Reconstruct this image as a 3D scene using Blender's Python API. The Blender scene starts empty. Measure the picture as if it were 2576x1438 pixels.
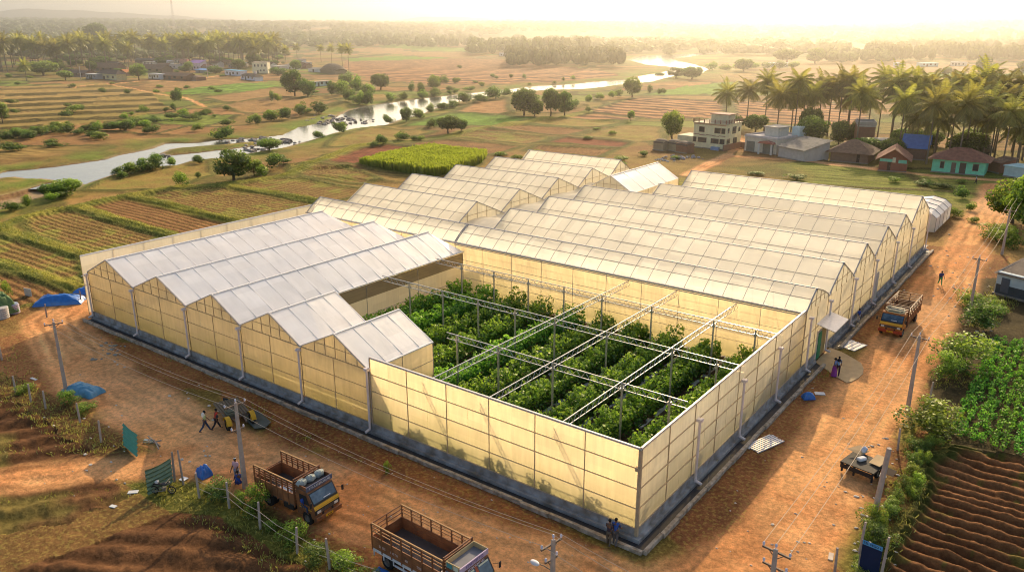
import bpy, bmesh, math, random
import numpy as np
from mathutils import Vector, Matrix
R = math.radians
PI = math.pi
scn = bpy.context.scene
col = scn.collection
rnd = random.Random(11)
nr = np.random.RandomState(5)

# ------------------------------------------------------------------ camera and ground unprojection
F, CX, CY, HC = 2035., 1288., 719., 32.
PITCH = math.atan((CY - 59.) / F)
TH = R(36.8)
cp_, sp_ = math.cos(PITCH), math.sin(PITCH)
FW = (-math.sin(TH), math.cos(TH)); RT = (math.cos(TH), math.sin(TH))
CAMX, CAMY = 20.543, -40.969

def ray(x, y):
    a = (x - CX) / F; b = (CY - y) / F
    f = cp_ + b * sp_; u = -sp_ + b * cp_
    return FW[0] * f + RT[0] * a, FW[1] * f + RT[1] * a, u

def at(x, y, z=0.0):
    """where a sight line through the surveyed point meets height z"""
    r = ray(x, y); t = (z - HC) / r[2]
    return CAMX + r[0] * t, CAMY + r[1] * t

cam = bpy.data.cameras.new('camera'); cam.lens = 36. * F / 2576.; cam.sensor_width = 36.
cam.clip_start = 0.5; cam.clip_end = 20000
camo = bpy.data.objects.new('camera', cam); col.objects.link(camo)
camo.location = (CAMX, CAMY, HC); camo.rotation_euler = (PI / 2 - PITCH, 0, TH)
scn.camera = camo

# ------------------------------------------------------------------ world, sun, haze
SUN_EL, SUN_AZ = R(24.5), R(17.2)       # azimuth measured from +Y towards -X
sdir = Vector((-math.sin(SUN_AZ) * math.cos(SUN_EL), math.cos(SUN_AZ) * math.cos(SUN_EL), math.sin(SUN_EL)))
w = bpy.data.worlds.new('World'); scn.world = w; w.use_nodes = True
nt = w.node_tree; bg = nt.nodes['Background']
sky = nt.nodes.new('ShaderNodeTexSky'); sky.sky_type = 'NISHITA'; sky.sun_disc = False
sky.sun_elevation = SUN_EL; sky.sun_rotation = -SUN_AZ; sky.dust_density = 3.0; sky.air_density = 1.0; sky.ozone_density = 1.0
mixc = nt.nodes.new('ShaderNodeMix'); mixc.data_type = 'RGBA'; mixc.blend_type = 'MULTIPLY'
mixc.inputs[0].default_value = 1.0; mixc.inputs[7].default_value = (1.46, 1.37, 1.26, 1)
nt.links.new(sky.outputs[0], mixc.inputs[6]); nt.links.new(mixc.outputs[2], bg.inputs[0])
bg.inputs[1].default_value = 0.15
sl = bpy.data.lights.new('sun', 'SUN'); sl.energy = 5.0; sl.angle = R(0.6); sl.color = (1.0, 0.77, 0.46)
so = bpy.data.objects.new('sun', sl); col.objects.link(so)
so.rotation_euler = sdir.to_track_quat('Z', 'Y').to_euler()
scn.view_settings.view_transform = 'Standard'; scn.view_settings.look = 'None'; scn.view_settings.exposure = 0
cy = scn.cycles
cy.max_bounces = 9; cy.diffuse_bounces = 5; cy.glossy_bounces = 3; cy.transmission_bounces = 5; cy.transparent_max_bounces = 16
cy.volume_bounces = 0; cy.use_denoising = True; cy.caustics_reflective = False; cy.caustics_refractive = False
cy.sample_clamp_indirect = 6.0
cy.pixel_filter_type = 'BLACKMAN_HARRIS'; cy.filter_width = 1.05
try: cy.use_adaptive_sampling = True; cy.adaptive_threshold = 0.01
except Exception: pass

# ------------------------------------------------------------------ materials
MATS = {}
def newmat(name):
    m = bpy.data.materials.new(name); m.use_nodes = True
    m.node_tree.nodes.clear(); MATS[name] = m
    o = m.node_tree.nodes.new('ShaderNodeOutputMaterial'); return m, m.node_tree, o

def nd(t, kind, **kw):
    n = t.nodes.new('ShaderNode' + kind)
    for k, v in kw.items():
        if k.startswith('i'):
            n.inputs[int(k[1:])].default_value = v
        else: setattr(n, k, v)
    return n

def paint(name, c, rough=0.7, var=0.18, scale=1.5, metal=0.0, bump=0.0, dirt=None, spec=0.3):
    """a weathered painted / plain surface: noise-mottled colour, optional dirt colour and bump"""
    m, t, o = newmat(name)
    p = nd(t, 'BsdfPrincipled'); p.inputs['Roughness'].default_value = rough; p.inputs['Metallic'].default_value = metal
    p.inputs['Specular IOR Level'].default_value = spec
    tc = nd(t, 'TexCoord'); n1 = nd(t, 'TexNoise'); n1.inputs['Scale'].default_value = scale; n1.inputs['Detail'].default_value = 6
    t.links.new(tc.outputs['Object'], n1.inputs['Vector'])
    r = nd(t, 'ValToRGB'); r.color_ramp.elements[0].position = 0.32; r.color_ramp.elements[1].position = 0.7
    d = dirt or tuple(x * (1 - 2.2 * var) for x in c)
    r.color_ramp.elements[0].color = (*d, 1) if not dirt else (*d, 1)
    r.color_ramp.elements[1].color = (*[min(1, x * (1 + var * .4)) for x in c], 1)
    if not dirt:
        r.color_ramp.elements[0].color = (*[x * (1 - var) for x in c], 1)
    t.links.new(n1.outputs['Fac'], r.inputs[0]); t.links.new(r.outputs[0], p.inputs['Base Color'])
    if bump:
        b = nd(t, 'Bump'); b.inputs['Strength'].default_value = bump; b.inputs['Distance'].default_value = 0.05
        n2 = nd(t, 'TexNoise'); n2.inputs['Scale'].default_value = scale * 8
        t.links.new(tc.outputs['Object'], n2.inputs['Vector'])
        t.links.new(n2.outputs['Fac'], b.inputs['Height']); t.links.new(b.outputs[0], p.inputs['Normal'])
    t.links.new(p.outputs[0], o.inputs[0]); return m

def film(name, c, tc_, clear=0.12, trans=0.5, gloss=0.08, rough=0.35, streak=2.0, axis=0, bend=None, moss_silhouette=None, var=0.10, panel=(2.03, 2.05, 1.45), pv=.09):
    """single-skin greenhouse sheet: part diffuse, part translucent, a little clear, a little gloss"""
    m, t, o = newmat(name)
    tc = nd(t, 'NewGeometry')
    mp = nd(t, 'Mapping'); mp.inputs['Scale'].default_value = [streak if i == axis else 0.35 for i in range(3)]
    t.links.new(tc.outputs['Position'], mp.inputs['Vector'])
    n1 = nd(t, 'TexNoise'); n1.inputs['Scale'].default_value = 1.2; n1.inputs['Detail'].default_value = 5
    t.links.new(mp.outputs[0], n1.inputs['Vector'])
    n2 = nd(t, 'TexNoise'); n2.inputs['Scale'].default_value = 0.16; n2.inputs['Detail'].default_value = 4
    t.links.new(tc.outputs['Position'], n2.inputs['Vector'])
    ad = nd(t, 'Math', operation='ADD'); t.links.new(n1.outputs['Fac'], ad.inputs[0]); t.links.new(n2.outputs['Fac'], ad.inputs[1])
    mr = nd(t, 'MapRange'); mr.inputs[1].default_value = 0.7; mr.inputs[2].default_value = 1.3
    mr.inputs[3].default_value = 1 - var; mr.inputs[4].default_value = 1 + var * .3
    t.links.new(ad.outputs[0], mr.inputs[0])
    sn = nd(t, 'VectorMath', operation='SNAP'); sn.inputs[1].default_value = panel; t.links.new(tc.outputs['Position'], sn.inputs[0])
    wn = nd(t, 'TexWhiteNoise'); t.links.new(sn.outputs[0], wn.inputs['Vector'])
    pm = nd(t, 'MapRange'); pm.inputs[3].default_value = 1 - pv; pm.inputs[4].default_value = 1 + pv * .25; t.links.new(wn.outputs['Value'], pm.inputs[0])
    mr_ = mr; mr = nd(t, 'Math', operation='MULTIPLY'); t.links.new(mr_.outputs[0], mr.inputs[0]); t.links.new(pm.outputs[0], mr.inputs[1])
    def colr(cc):
        mx = nd(t, 'VectorMath', operation='SCALE'); mx.inputs[0].default_value = cc
        t.links.new(mr.outputs[0], mx.inputs['Scale']); s = mx.outputs[0]
        if moss_silhouette:      # algae low on the sheet, its tint also painting plant silhouettes behind it
            sep = nd(t, 'SeparateXYZ'); t.links.new(tc.outputs['Position'], sep.inputs[0])
            a = nd(t, 'Math', operation='MULTIPLY_ADD'); a.inputs[1].default_value = 2.6; t.links.new(n2.outputs['Fac'], a.inputs[0])
            ng = nd(t, 'Math', operation='MULTIPLY'); ng.inputs[1].default_value = -0.55; t.links.new(sep.outputs[2], ng.inputs[0])
            t.links.new(ng.outputs[0], a.inputs[2])
            cl = nd(t, 'MapRange'); cl.inputs[1].default_value = -0.9; cl.inputs[2].default_value = 0.9; cl.inputs[4].default_value = moss_silhouette[3]
            t.links.new(a.outputs[0], cl.inputs[0])
            mm = nd(t, 'Mix', data_type='RGBA'); mm.inputs[7].default_value = (*moss_silhouette[:3], 1)
            t.links.new(cl.outputs[0], mm.inputs[0]); t.links.new(s, mm.inputs[6]); s = mm.outputs[2]
        return s
    bp = nd(t, 'Bump'); bp.inputs['Strength'].default_value = .12; bp.inputs['Distance'].default_value = .25
    t.links.new(n1.outputs['Fac'], bp.inputs['Height'])
    df = nd(t, 'BsdfDiffuse'); t.links.new(colr(c), df.inputs[0]); t.links.new(bp.outputs[0], df.inputs['Normal'])
    tr = nd(t, 'BsdfTranslucent'); t.links.new(colr(tc_), tr.inputs[0])
    if bend is not None:      # ribbed sheet scatters transmitted light forward: transmit as if steeper than it lies
        vm = nd(t, 'VectorMath', operation='MULTIPLY'); vm.inputs[1].default_value = (1, 1, bend); vn = nd(t, 'VectorMath', operation='NORMALIZE')
        t.links.new(tc.outputs['Normal'], vm.inputs[0]); t.links.new(vm.outputs[0], vn.inputs[0]); t.links.new(vn.outputs[0], tr.inputs['Normal'])
    m1 = nd(t, 'MixShader', i0=trans); t.links.new(df.outputs[0], m1.inputs[1]); t.links.new(tr.outputs[0], m1.inputs[2])
    cl = nd(t, 'BsdfTransparent'); cl.inputs[0].default_value = (*tc_, 1)
    m2 = nd(t, 'MixShader', i0=clear); t.links.new(m1.outputs[0], m2.inputs[1]); t.links.new(cl.outputs[0], m2.inputs[2])
    gl = nd(t, 'BsdfGlossy'); gl.inputs['Roughness'].default_value = rough; gl.inputs[0].default_value = (1, 1, 1, 1); t.links.new(bp.outputs[0], gl.inputs['Normal'])
    m3 = nd(t, 'MixShader', i0=gloss); t.links.new(m2.outputs[0], m3.inputs[1]); t.links.new(gl.outputs[0], m3.inputs[2])
    t.links.new(m3.outputs[0], o.inputs[0]); return m

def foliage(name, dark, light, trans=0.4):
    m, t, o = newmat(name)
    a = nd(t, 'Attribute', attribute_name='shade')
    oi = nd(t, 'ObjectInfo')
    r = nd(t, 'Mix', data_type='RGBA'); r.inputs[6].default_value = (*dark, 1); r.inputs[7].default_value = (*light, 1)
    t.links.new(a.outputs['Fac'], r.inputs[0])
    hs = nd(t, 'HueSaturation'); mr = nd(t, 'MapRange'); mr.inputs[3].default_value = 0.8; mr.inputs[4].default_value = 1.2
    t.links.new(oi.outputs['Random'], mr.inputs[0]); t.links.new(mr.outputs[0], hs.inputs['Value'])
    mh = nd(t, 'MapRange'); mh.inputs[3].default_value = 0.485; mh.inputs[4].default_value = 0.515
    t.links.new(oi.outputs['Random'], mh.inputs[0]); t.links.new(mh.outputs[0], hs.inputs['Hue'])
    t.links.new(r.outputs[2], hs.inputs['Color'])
    df = nd(t, 'BsdfDiffuse'); tr = nd(t, 'BsdfTranslucent')
    t.links.new(hs.outputs[0], df.inputs[0]); t.links.new(hs.outputs[0], tr.inputs[0])
    g = nd(t, 'BsdfGlossy'); g.inputs['Roughness'].default_value = 0.45; g.inputs[0].default_value = (.9, .9, .8, 1)
    mx = nd(t, 'MixShader', i0=trans); t.links.new(df.outputs[0], mx.inputs[1]); t.links.new(tr.outputs[0], mx.inputs[2])
    m2 = nd(t, 'MixShader', i0=0.05); t.links.new(mx.outputs[0], m2.inputs[1]); t.links.new(g.outputs[0], m2.inputs[2])
    t.links.new(m2.outputs[0], o.inputs[0]); return m

# ------------------------------------------------------------------ mesh helpers
class MB:
    def __init__(s): s.v = []; s.f = []
    def quad(s, *p):
        b = len(s.v); s.v += [tuple(q) for q in p]; s.f.append(tuple(range(b, b + len(p)))); return s
    def box(s, x0, y0, z0, x1, y1, z1):
        b = len(s.v)
        s.v += [(x0,y0,z0),(x1,y0,z0),(x1,y1,z0),(x0,y1,z0),(x0,y0,z1),(x1,y0,z1),(x1,y1,z1),(x0,y1,z1)]
        s.f += [tuple(b + i for i in q) for q in ((0,3,2,1),(4,5,6,7),(0,1,5,4),(1,2,6,5),(2,3,7,6),(3,0,4,7))]; return s
    def beam(s, p, q, w=0.08, h=None, up=(0, 0, 1)):
        h = h or w; p, q = Vector(p), Vector(q); d = (q - p)
        if d.length < 1e-6: return s
        d.normalize(); u = Vector(up)
        if abs(d.dot(u)) > .98: u = Vector((1, 0, 0))
        a = d.cross(u).normalized() * w / 2; c = a.cross(d).normalized() * h / 2
        b = len(s.v)
        for o in (p, q):
            for k in ((-1,-1),(1,-1),(1,1),(-1,1)): s.v.append(tuple(o + a * k[0] + c * k[1]))
        s.f += [tuple(b + i for i in k) for k in ((0,1,2,3),(7,6,5,4),(0,4,5,1),(1,5,6,2),(2,6,7,3),(3,7,4,0))]; return s
    def tube(s, p, q, r=0.05, r2=None, n=8, cap=True):
        r2 = r if r2 is None else r2; p, q = Vector(p), Vector(q); d = (q - p).normalized()
        u = Vector((0,0,1)) if abs(d.z) < .95 else Vector((1,0,0))
        a = d.cross(u).normalized(); c = a.cross(d)
        b = len(s.v)
        for o, rr in ((p, r), (q, r2)):
            for k in range(n):
                t = 2 * PI * k / n; s.v.append(tuple(o + (a * math.cos(t) + c * math.sin(t)) * rr))
        for k in range(n): s.f.append((b + k, b + (k + 1) % n, b + n + (k + 1) % n, b + n + k))
        if cap: s.f.append(tuple(b + k for k in range(n))[::-1]); s.f.append(tuple(b + n + k for k in range(n)))
        return s
    def lathe(s, prof, axis='z', c=(0,0,0), n=20):
        b = len(s.v)
        for (r, h) in prof:
            for k in range(n):
                t = 2 * PI * k / n; x, y = r * math.cos(t), r * math.sin(t)
                s.v.append({'z': (c[0]+x, c[1]+y, c[2]+h), 'y': (c[0]+x, c[1]+h, c[2]+y), 'x': (c[0]+h, c[1]+x, c[2]+y)}[axis])
        for i in range(len(prof) - 1):
            for k in range(n): s.f.append((b+i*n+k, b+i*n+(k+1)%n, b+(i+1)*n+(k+1)%n, b+(i+1)*n+k))
        return s
    def prism(s, prof, y0, y1, axis='y'):
        """extrude a polygon: axis y takes (x,z) profiles, axis x takes (y,z), axis z takes (x,y)"""
        n = len(prof); b = len(s.v)
        for y in (y0, y1):
            for (a, c) in prof: s.v.append({'y': (a, y, c), 'x': (y, a, c), 'z': (a, c, y)}[axis])
        s.f.append(tuple(b + k for k in range(n))); s.f.append(tuple(b + n + k for k in range(n))[::-1])
        for k in range(n): s.f.append((b + k, b + n + k, b + n + (k + 1) % n, b + (k + 1) % n))
        return s
    def blob(s, c, r, seg=8, ring=6, jit=0.15, rg=None):
        g = rg or rnd; b = len(s.v)
        r = (r, r, r) if not hasattr(r, '__len__') else r
        for i in range(ring + 1):
            ph = PI * i / ring
            for k in range(seg):
                t = 2 * PI * k / seg; j = 1 + g.uniform(-jit, jit)
                if i in (0, ring): j = 1
                s.v.append((c[0]+r[0]*j*math.sin(ph)*math.cos(t), c[1]+r[1]*j*math.sin(ph)*math.sin(t), c[2]+r[2]*j*math.cos(ph)))
        for i in range(ring):
            for k in range(seg): s.f.append((b+i*seg+k, b+(i+1)*seg+k, b+(i+1)*seg+(k+1)%seg, b+i*seg+(k+1)%seg))
        return s
    def mesh(s, name):
        me = bpy.data.meshes.new(name); me.from_pydata(s.v, [], s.f); me.validate(); me.update()
        bm = bmesh.new(); bm.from_mesh(me); bmesh.ops.recalc_face_normals(bm, faces=bm.faces); bm.to_mesh(me); bm.free()
        return me
    def build(s, name, mat, parent=None, bevel=0, smooth=False):
        me = s.mesh(name); me.materials.append(mat)
        if smooth:
            for p in me.polygons: p.use_smooth = True
        o = bpy.data.objects.new(name, me); col.objects.link(o)
        if parent: o.parent = parent
        if bevel:
            b = o.modifiers.new('edge', 'BEVEL'); b.width = bevel; b.segments = 2; b.limit_method = 'ANGLE'
        return o

def tag(o, label=None, cat=None, group=None, kind=None):
    if label: o['label'] = label
    if cat: o['category'] = cat
    if group: o['group'] = group
    if kind: o['kind'] = kind
    return o

def empty(name, loc=(0,0,0), rz=0, label=None, cat=None, group=None, kind=None):
    o = bpy.data.objects.new(name, None); o.empty_display_size = .3; col.objects.link(o)
    o.location = loc; o.rotation_euler = (0, 0, rz); return tag(o, label, cat, group, kind)

KIDS = {}
def kids(o):
    return [c for c in o.children]
def copy_tree(o, parent=None):
    c = o.copy(); col.objects.link(c); c.parent = parent
    for ch in kids(o): copy_tree(ch, c)
    return c

def npmesh(name, verts, quads, mat, parent=None, shade=None, attr=None, link=True, smooth=False, extra=None):
    """numpy verts (N,3) and quads (M,4) to one mesh object"""
    me = bpy.data.meshes.new(name)
    me.vertices.add(len(verts)); me.vertices.foreach_set('co', np.ascontiguousarray(verts, dtype=np.float32).ravel())
    nq, k = quads.shape
    me.loops.add(nq * k); me.loops.foreach_set('vertex_index', np.ascontiguousarray(quads, dtype=np.int32).ravel())
    me.polygons.add(nq); me.polygons.foreach_set('loop_start', np.arange(0, nq * k, k, dtype=np.int32))
    try: me.polygons.foreach_set('loop_total', np.full(nq, k, dtype=np.int32))
    except Exception: pass
    if smooth: me.polygons.foreach_set('use_smooth', np.ones(nq, dtype=bool))
    me.update(calc_edges=True)
    if shade is not None:
        a = me.attributes.new('shade', 'FLOAT', 'POINT'); a.data.foreach_set('value', shade.astype(np.float32))
    if attr is not None:
        a = me.attributes.new('Col', 'FLOAT_COLOR', 'POINT'); a.data.foreach_set('color', attr.astype(np.float32).ravel())
    for k_, v_ in (extra or {}).items():
        a = me.attributes.new(k_, 'FLOAT', 'POINT'); a.data.foreach_set('value', np.ascontiguousarray(v_, dtype=np.float32))
    me.materials.append(mat)
    if not link: return me
    o = bpy.data.objects.new(name, me); col.objects.link(o)
    if parent: o.parent = parent
    return o

# ------------------------------------------------------------------ numpy noise and polygons
def vnoise(x, y, scale, seed=0):
    x = x / scale + seed * 17.13; y = y / scale + seed * 7.77
    xi = np.floor(x).astype(np.int64); yi = np.floor(y).astype(np.int64); fx = x - xi; fy = y - yi
    fx = fx * fx * (3 - 2 * fx); fy = fy * fy * (3 - 2 * fy)
    def hsh(a, b):
        n = (a * 374761393 + b * 668265263 + seed * 1442695) & 0x7fffffff
        n = ((n ^ (n >> 13)) * 1274126177) & 0x7fffffff
        return ((n ^ (n >> 16)) & 0xffff) / 65535.
    return ((hsh(xi, yi) * (1 - fx) + hsh(xi + 1, yi) * fx) * (1 - fy) + (hsh(xi, yi + 1) * (1 - fx) + hsh(xi + 1, yi + 1) * fx) * fy)
def fbm(x, y, scale, seed=0, o=4):
    s = 0; a = .5; t = 0
    for k in range(o): s = s + a * vnoise(x, y, scale / 2 ** k, seed + k * 3); t += a; a *= .55
    return s / t
def inpoly(X, Y, P):
    r = np.zeros(X.shape, bool); n = len(P)
    xs = [p[0] for p in P]; ys = [p[1] for p in P]
    m = (X >= min(xs)) & (X <= max(xs)) & (Y >= min(ys)) & (Y <= max(ys))
    if not m.any(): return r
    x = X[m]; y = Y[m]; c = np.zeros(x.shape, bool)
    for i in range(n):
        x0, y0 = P[i]; x1, y1 = P[(i + 1) % n]
        if y0 == y1: continue
        c ^= ((y0 > y) != (y1 > y)) & (x < (x1 - x0) * (y - y0) / (y1 - y0) + x0)
    r[m] = c; return r
def segdist(X, Y, P, closed=False, reach=30):
    d = np.full(X.shape, 1e9)
    n = len(P)
    for i in range(n if closed else n - 1):
        x0, y0 = P[i]; x1, y1 = P[(i + 1) % n]
        m = (X > min(x0, x1) - reach) & (X < max(x0, x1) + reach) & (Y > min(y0, y1) - reach) & (Y < max(y0, y1) + reach)
        if not m.any(): continue
        x = X[m]; y = Y[m]; L = (x1 - x0) ** 2 + (y1 - y0) ** 2 + 1e-9
        t = np.clip(((x - x0) * (x1 - x0) + (y - y0) * (y1 - y0)) / L, 0, 1)
        dd = np.hypot(x - x0 - t * (x1 - x0), y - y0 - t * (y1 - y0))
        d[m] = np.minimum(d[m], dd)
    return d
def sm(x, a, b):
    t = np.clip((x - a) / (b - a), 0, 1); return t * t * (3 - 2 * t)
# ------------------------------------------------------------------ terrain
def P2(pts, z=0.0): return [at(x, y, z) for x, y in pts]
WZ = -0.55
river_px = [
 [(-400,520),(-60,470),(0,437),(20,432),(80,427),(150,419),(267,402),(301,391),(340,384),(384,375),(418,362),(468,361),(508,359),(560,352),(652,348),(712,340),(752,321),(819,308),(881,278),(928,267),(1048,251),(1152,239),(1229,231),(1296,224),(1356,217),(1429,214),(1496,207),(1543,204),(1606,200),(1606,193),(1647,186),(1700,176),(1690,168),(1630,163),(1585,151),(1613,141),(1670,139),(1760,135),(1830,131),
  (1835,134),(1760,139),(1690,148),(1705,155),(1745,163),(1780,174),(1765,184),(1700,190),(1667,197),(1640,205),(1546,214),(1513,219),(1463,224),(1362,227),(1262,235),(1195,247),(1145,257),(1081,277),(1061,287),(1005,301),(971,314),(894,322),(842,334),(786,351),(715,371),(645,382),(555,398),(478,405),(435,419),(334,425),(277,441),(214,463),(160,456),(110,449),(67,449),(40,444),(0,447),(-100,480),(-400,560)],
 [(-200,560),(0,495),(60,481),(115,463),(185,462),(200,468),(170,482),(120,491),(60,506),(20,518),(0,524),(-200,600)],
 [(2330,119),(2420,116),(2510,120),(2440,125)][:0] or [(2105,121),(2180,120),(2185,124),(2110,125)],
]
river = [P2(p, WZ) for p in river_px]
island = P2([(394,389),(430,374),(500,368),(568,363),(640,355),(680,362),(640,368),(568,377),(500,385),(430,392)], WZ)

# fields: (kind, pixel polygon, row direction in degrees (world), row spacing)
def pxf(kind, pts, ang=None, sp=1.2, berm=1): return dict(kind=kind, P=P2(pts), ang=ang, sp=sp, berm=berm)
fields = [
 pxf('sparse', [(45,552),(135,535),(185,531),(300,562),(440,599),(310,628),(228,646),(90,596)], 0),
 pxf('plough', [(200,520),(298,499),(330,500),(420,522),(590,562),(450,596),(300,555)], 0),
 pxf('sparse', [(340,494),(460,478),(560,470),(700,492),(815,517),(600,560),(430,520)], 0),
 pxf('sparse', [(595,464),(680,452),(760,450),(930,478),(935,490),(820,514),(700,488)], 0),
 pxf('sparse', [(0,590),(95,612),(215,657),(226,735),(180,718),(90,690),(-60,650),(-200,640)], 0),
 pxf('plough', [(-80,668),(90,704),(170,728),(225,742),(100,764),(0,792),(-200,800)], 0),
 pxf('sparse', [(725,421),(800,416),(905,432),(960,450),(900,462),(760,446)], 0),
 pxf('red', [(780,402),(870,376),(980,362),(1075,374),(1000,392),(910,418),(880,422)], 0),
 pxf('plough', [(1021,362),(1122,347),(1319,369),(1260,386),(1212,392),(1120,378)], 0),
 pxf('sparse', [(1132,343),(1192,327),(1399,347),(1329,364)], 0),
 pxf('plough', [(1222,322),(1296,311),(1486,327),(1413,343)], 0),
 pxf('olive', [(1322,310),(1409,298),(1563,310),(1496,323)], 0),
 pxf('red', [(1370,359),(1429,345),(1596,360),(1563,372)], 0),
 pxf('plough', [(1345,366),(1560,374),(1510,396),(1330,380)], 0),
 pxf('rough', [(1446,341),(1570,315),(1663,319),(1673,354),(1596,357)], None),
 pxf('stripe', [(1412,296),(1512,284),(1620,296),(1560,307)], 0, 9),
 pxf('stripe', [(1465,283),(1530,265),(1600,245),(1830,255),(1820,300),(1640,300)], 0, 9),
 pxf('stripe', [(1840,255),(2190,262),(2200,330),(1850,305)], 0, 9),
 pxf('bright', [(1613,240),(1663,228),(1722,218),(1795,210),(1845,207),(1800,238)], 0),
 pxf('bright', [(1068,301),(1128,284),(1195,284),(1262,291),(1346,294),(1346,301),(1262,314),(1195,314),(1095,318),(1011,318)], 0),
 pxf('tan', [(1138,281),(1195,257),(1279,248),(1284,288)], None),
 pxf('olive', [(861,338),(928,322),(1088,329),(1070,336),(995,354),(894,364),(810,370)], None),
 pxf('olive', [(214,480),(277,446),(470,410),(536,402),(545,440),(430,478)], None),
 pxf('bright', [(411,234),(501,220),(635,208),(705,216),(640,228),(485,240)], 20, 8),
 pxf('dry', [(351,216),(420,204),(510,197),(690,206),(560,212),(410,232)], 20, 6),
 pxf('dry', [(500,246),(700,222),(800,240),(640,262),(560,258)], None),
 pxf('dry', [(530,268),(690,244),(860,256),(800,272),(640,286)], None),
 pxf('stripe', [(870,150),(1110,146),(1250,150),(1500,176),(1560,190),(1400,206),(1100,216),(920,196),(860,172)], 12, 14),
 pxf('bright', [(870,147),(1000,142),(1110,144),(1130,147),(980,152),(880,154)], None),
 pxf('bright', [(950,118),(1000,112),(1178,122),(1178,129),(1060,128)], None),
 pxf('dry', [(870,128),(940,120),(1040,130),(1170,132),(1250,142),(1100,143)], None),
 pxf('bright', [(2480,186),(2576,180),(2660,190),(2650,200),(2520,197)], None),
 pxf('dry', [(1980,150),(2200,146),(2560,178),(2450,210),(2000,205)], None),
 pxf('bright', [(2300,184),(2420,182),(2520,198),(2380,196)], None),
 pxf('tilled', [(2400,1135),(2480,1143),(2800,1180),(2900,1700),(2190,1700),(2240,1400),(2310,1240)], 0, 1.15),
 pxf('garden', [(2440,700),(2900,700),(3000,1210),(2576,1168),(2400,1128),(2330,1090),(2330,900)], 90, 1.3, 0),
 pxf('dark', [(-50,960),(60,1010),(200,1110),(260,1180),(330,1235),(150,1320),(0,1350),(-300,1400),(-300,950)], 60, 2.2, 0),
 pxf('dark', [(-300,1700),(-100,1500),(60,1425),(220,1355),(330,1318),(440,1285),(560,1290),(700,1380),(850,1450),(900,1800),(0,1800)], 28, 2.0, 0),
 pxf('tallcrop', [(905,420),(1000,396),(1080,383),(1222,398),(1210,412),(1130,442),(1095,446),(985,432)], 0),
]
roads = [
 dict(P=[(-77,6),(-76.5,1),(-73,-3),(-64,-5.8),(-52,-8.5),(-40,-9),(-28,-9),(-10,-7.5),(4,-5),(8,4),(7.2,20),(6.6,45),(6,70),(5,100),(4,125),(3,140),(2,152)], w=4.0),
 dict(P=[(-26,-8),(-33,-12.5),(-37,-17),(-41,-21.5),(-49,-30)], w=2.4),
 dict(P=[at(2700,470),at(2500,452),at(2350,442),at(2200,425),at(2050,408),at(1900,396),at(1830,392),at(1770,420),at(1730,440)], w=2.2),
 dict(P=[at(1830,392),at(1850,372),at(1870,350)], w=1.6),
 dict(P=[at(180,222),at(267,212),at(334,224),at(401,237),at(468,247),at(515,268)], w=1.4),
 dict(P=[at(267,212),at(360,204),at(450,205),at(560,190)], w=2.2),
]
berm_lines = [P2(l) for l in [
 [(0,572),(40,592),(100,612),(160,632),(240,650)], [(0,660),(60,683),(120,706),(185,722)],
 [(190,527),(240,535),(300,557),(370,576),(440,597)], [(330,497),(420,520),(500,540),(590,560)],
 [(560,468),(640,481),(740,500),(830,516)], [(0,575),(60,548),(130,532),(190,527),(330,493),(450,474),(560,466),(680,449),(720,444)],
 [(720,444),(790,414),(900,365),(1010,357)], [(1010,357),(1120,343),(1200,322),(1330,308),(1420,294),(1480,282)]]]

def terraces(X, Y):
    """sawtooth height for the terraced land between village and river"""
    A = at(0, 331); B = at(435, 276); C = at(384, 234); D = at(250, 208); E_ = at(-300, 215); G = at(-400, 360)
    m = inpoly(X, Y, [G, A, at(144, 320), at(301, 303), B, at(401, 258), C, D, at(0, 222), E_])
    # distance along the outward direction
    dx, dy = -0.93, 0.37
    wob = (fbm(X, Y, 70, 31) - .5) * 16
    s = (X - A[0]) * dx + (Y - A[1]) * dy + wob
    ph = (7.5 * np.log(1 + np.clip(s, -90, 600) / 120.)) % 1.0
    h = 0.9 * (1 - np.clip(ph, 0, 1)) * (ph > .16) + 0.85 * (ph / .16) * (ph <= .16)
    return m, h, ph

az = np.concatenate([np.linspace(-95, -43, 50), np.arange(-42.4, 42.4, 0.085), np.linspace(43, 95, 50)])
dep = np.concatenate([np.linspace(80, 43, 30), np.arange(42, 14, -0.07), np.arange(14, 2.5, -0.045), np.arange(2.5, 0.36, -0.05), np.array([.33,.30,.27,.24,.21])])
rr = HC / np.tan(np.radians(dep))
rr = np.concatenate([rr[rr < 400], np.array([])]) if False else rr
AZ, RR = np.meshgrid(np.radians(az), rr)
fx = FW[0] * np.cos(AZ) + RT[0] * np.sin(AZ); fy = FW[1] * np.cos(AZ) + RT[1] * np.sin(AZ)
X = CAMX + fx * RR; Y = CAMY + fy * RR
Zt = np.zeros_like(X)
far = sm(RR, 500, 900)
Zt += far * (fbm(X, Y, 420, 3) - .5) * 14
mid = sm(RR, 110, 200) * (1 - far)
azd = np.degrees(AZ)
ridge = sm(RR, 1150, 2500) * (30 + 16 * vnoise(X, Y, 900, 9))
lft = sm(-azd, -6, 24)
Zt += ridge * (.72 + .12 * lft)
# near and mid relief, away from built things
rough = fbm(X, Y, 14, 12, 3) - .5
inner = (X > -80) & (X < 22) & (Y > -30) & (Y < 140)
Zt += rough * mid * .9 * (~inner)
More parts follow.
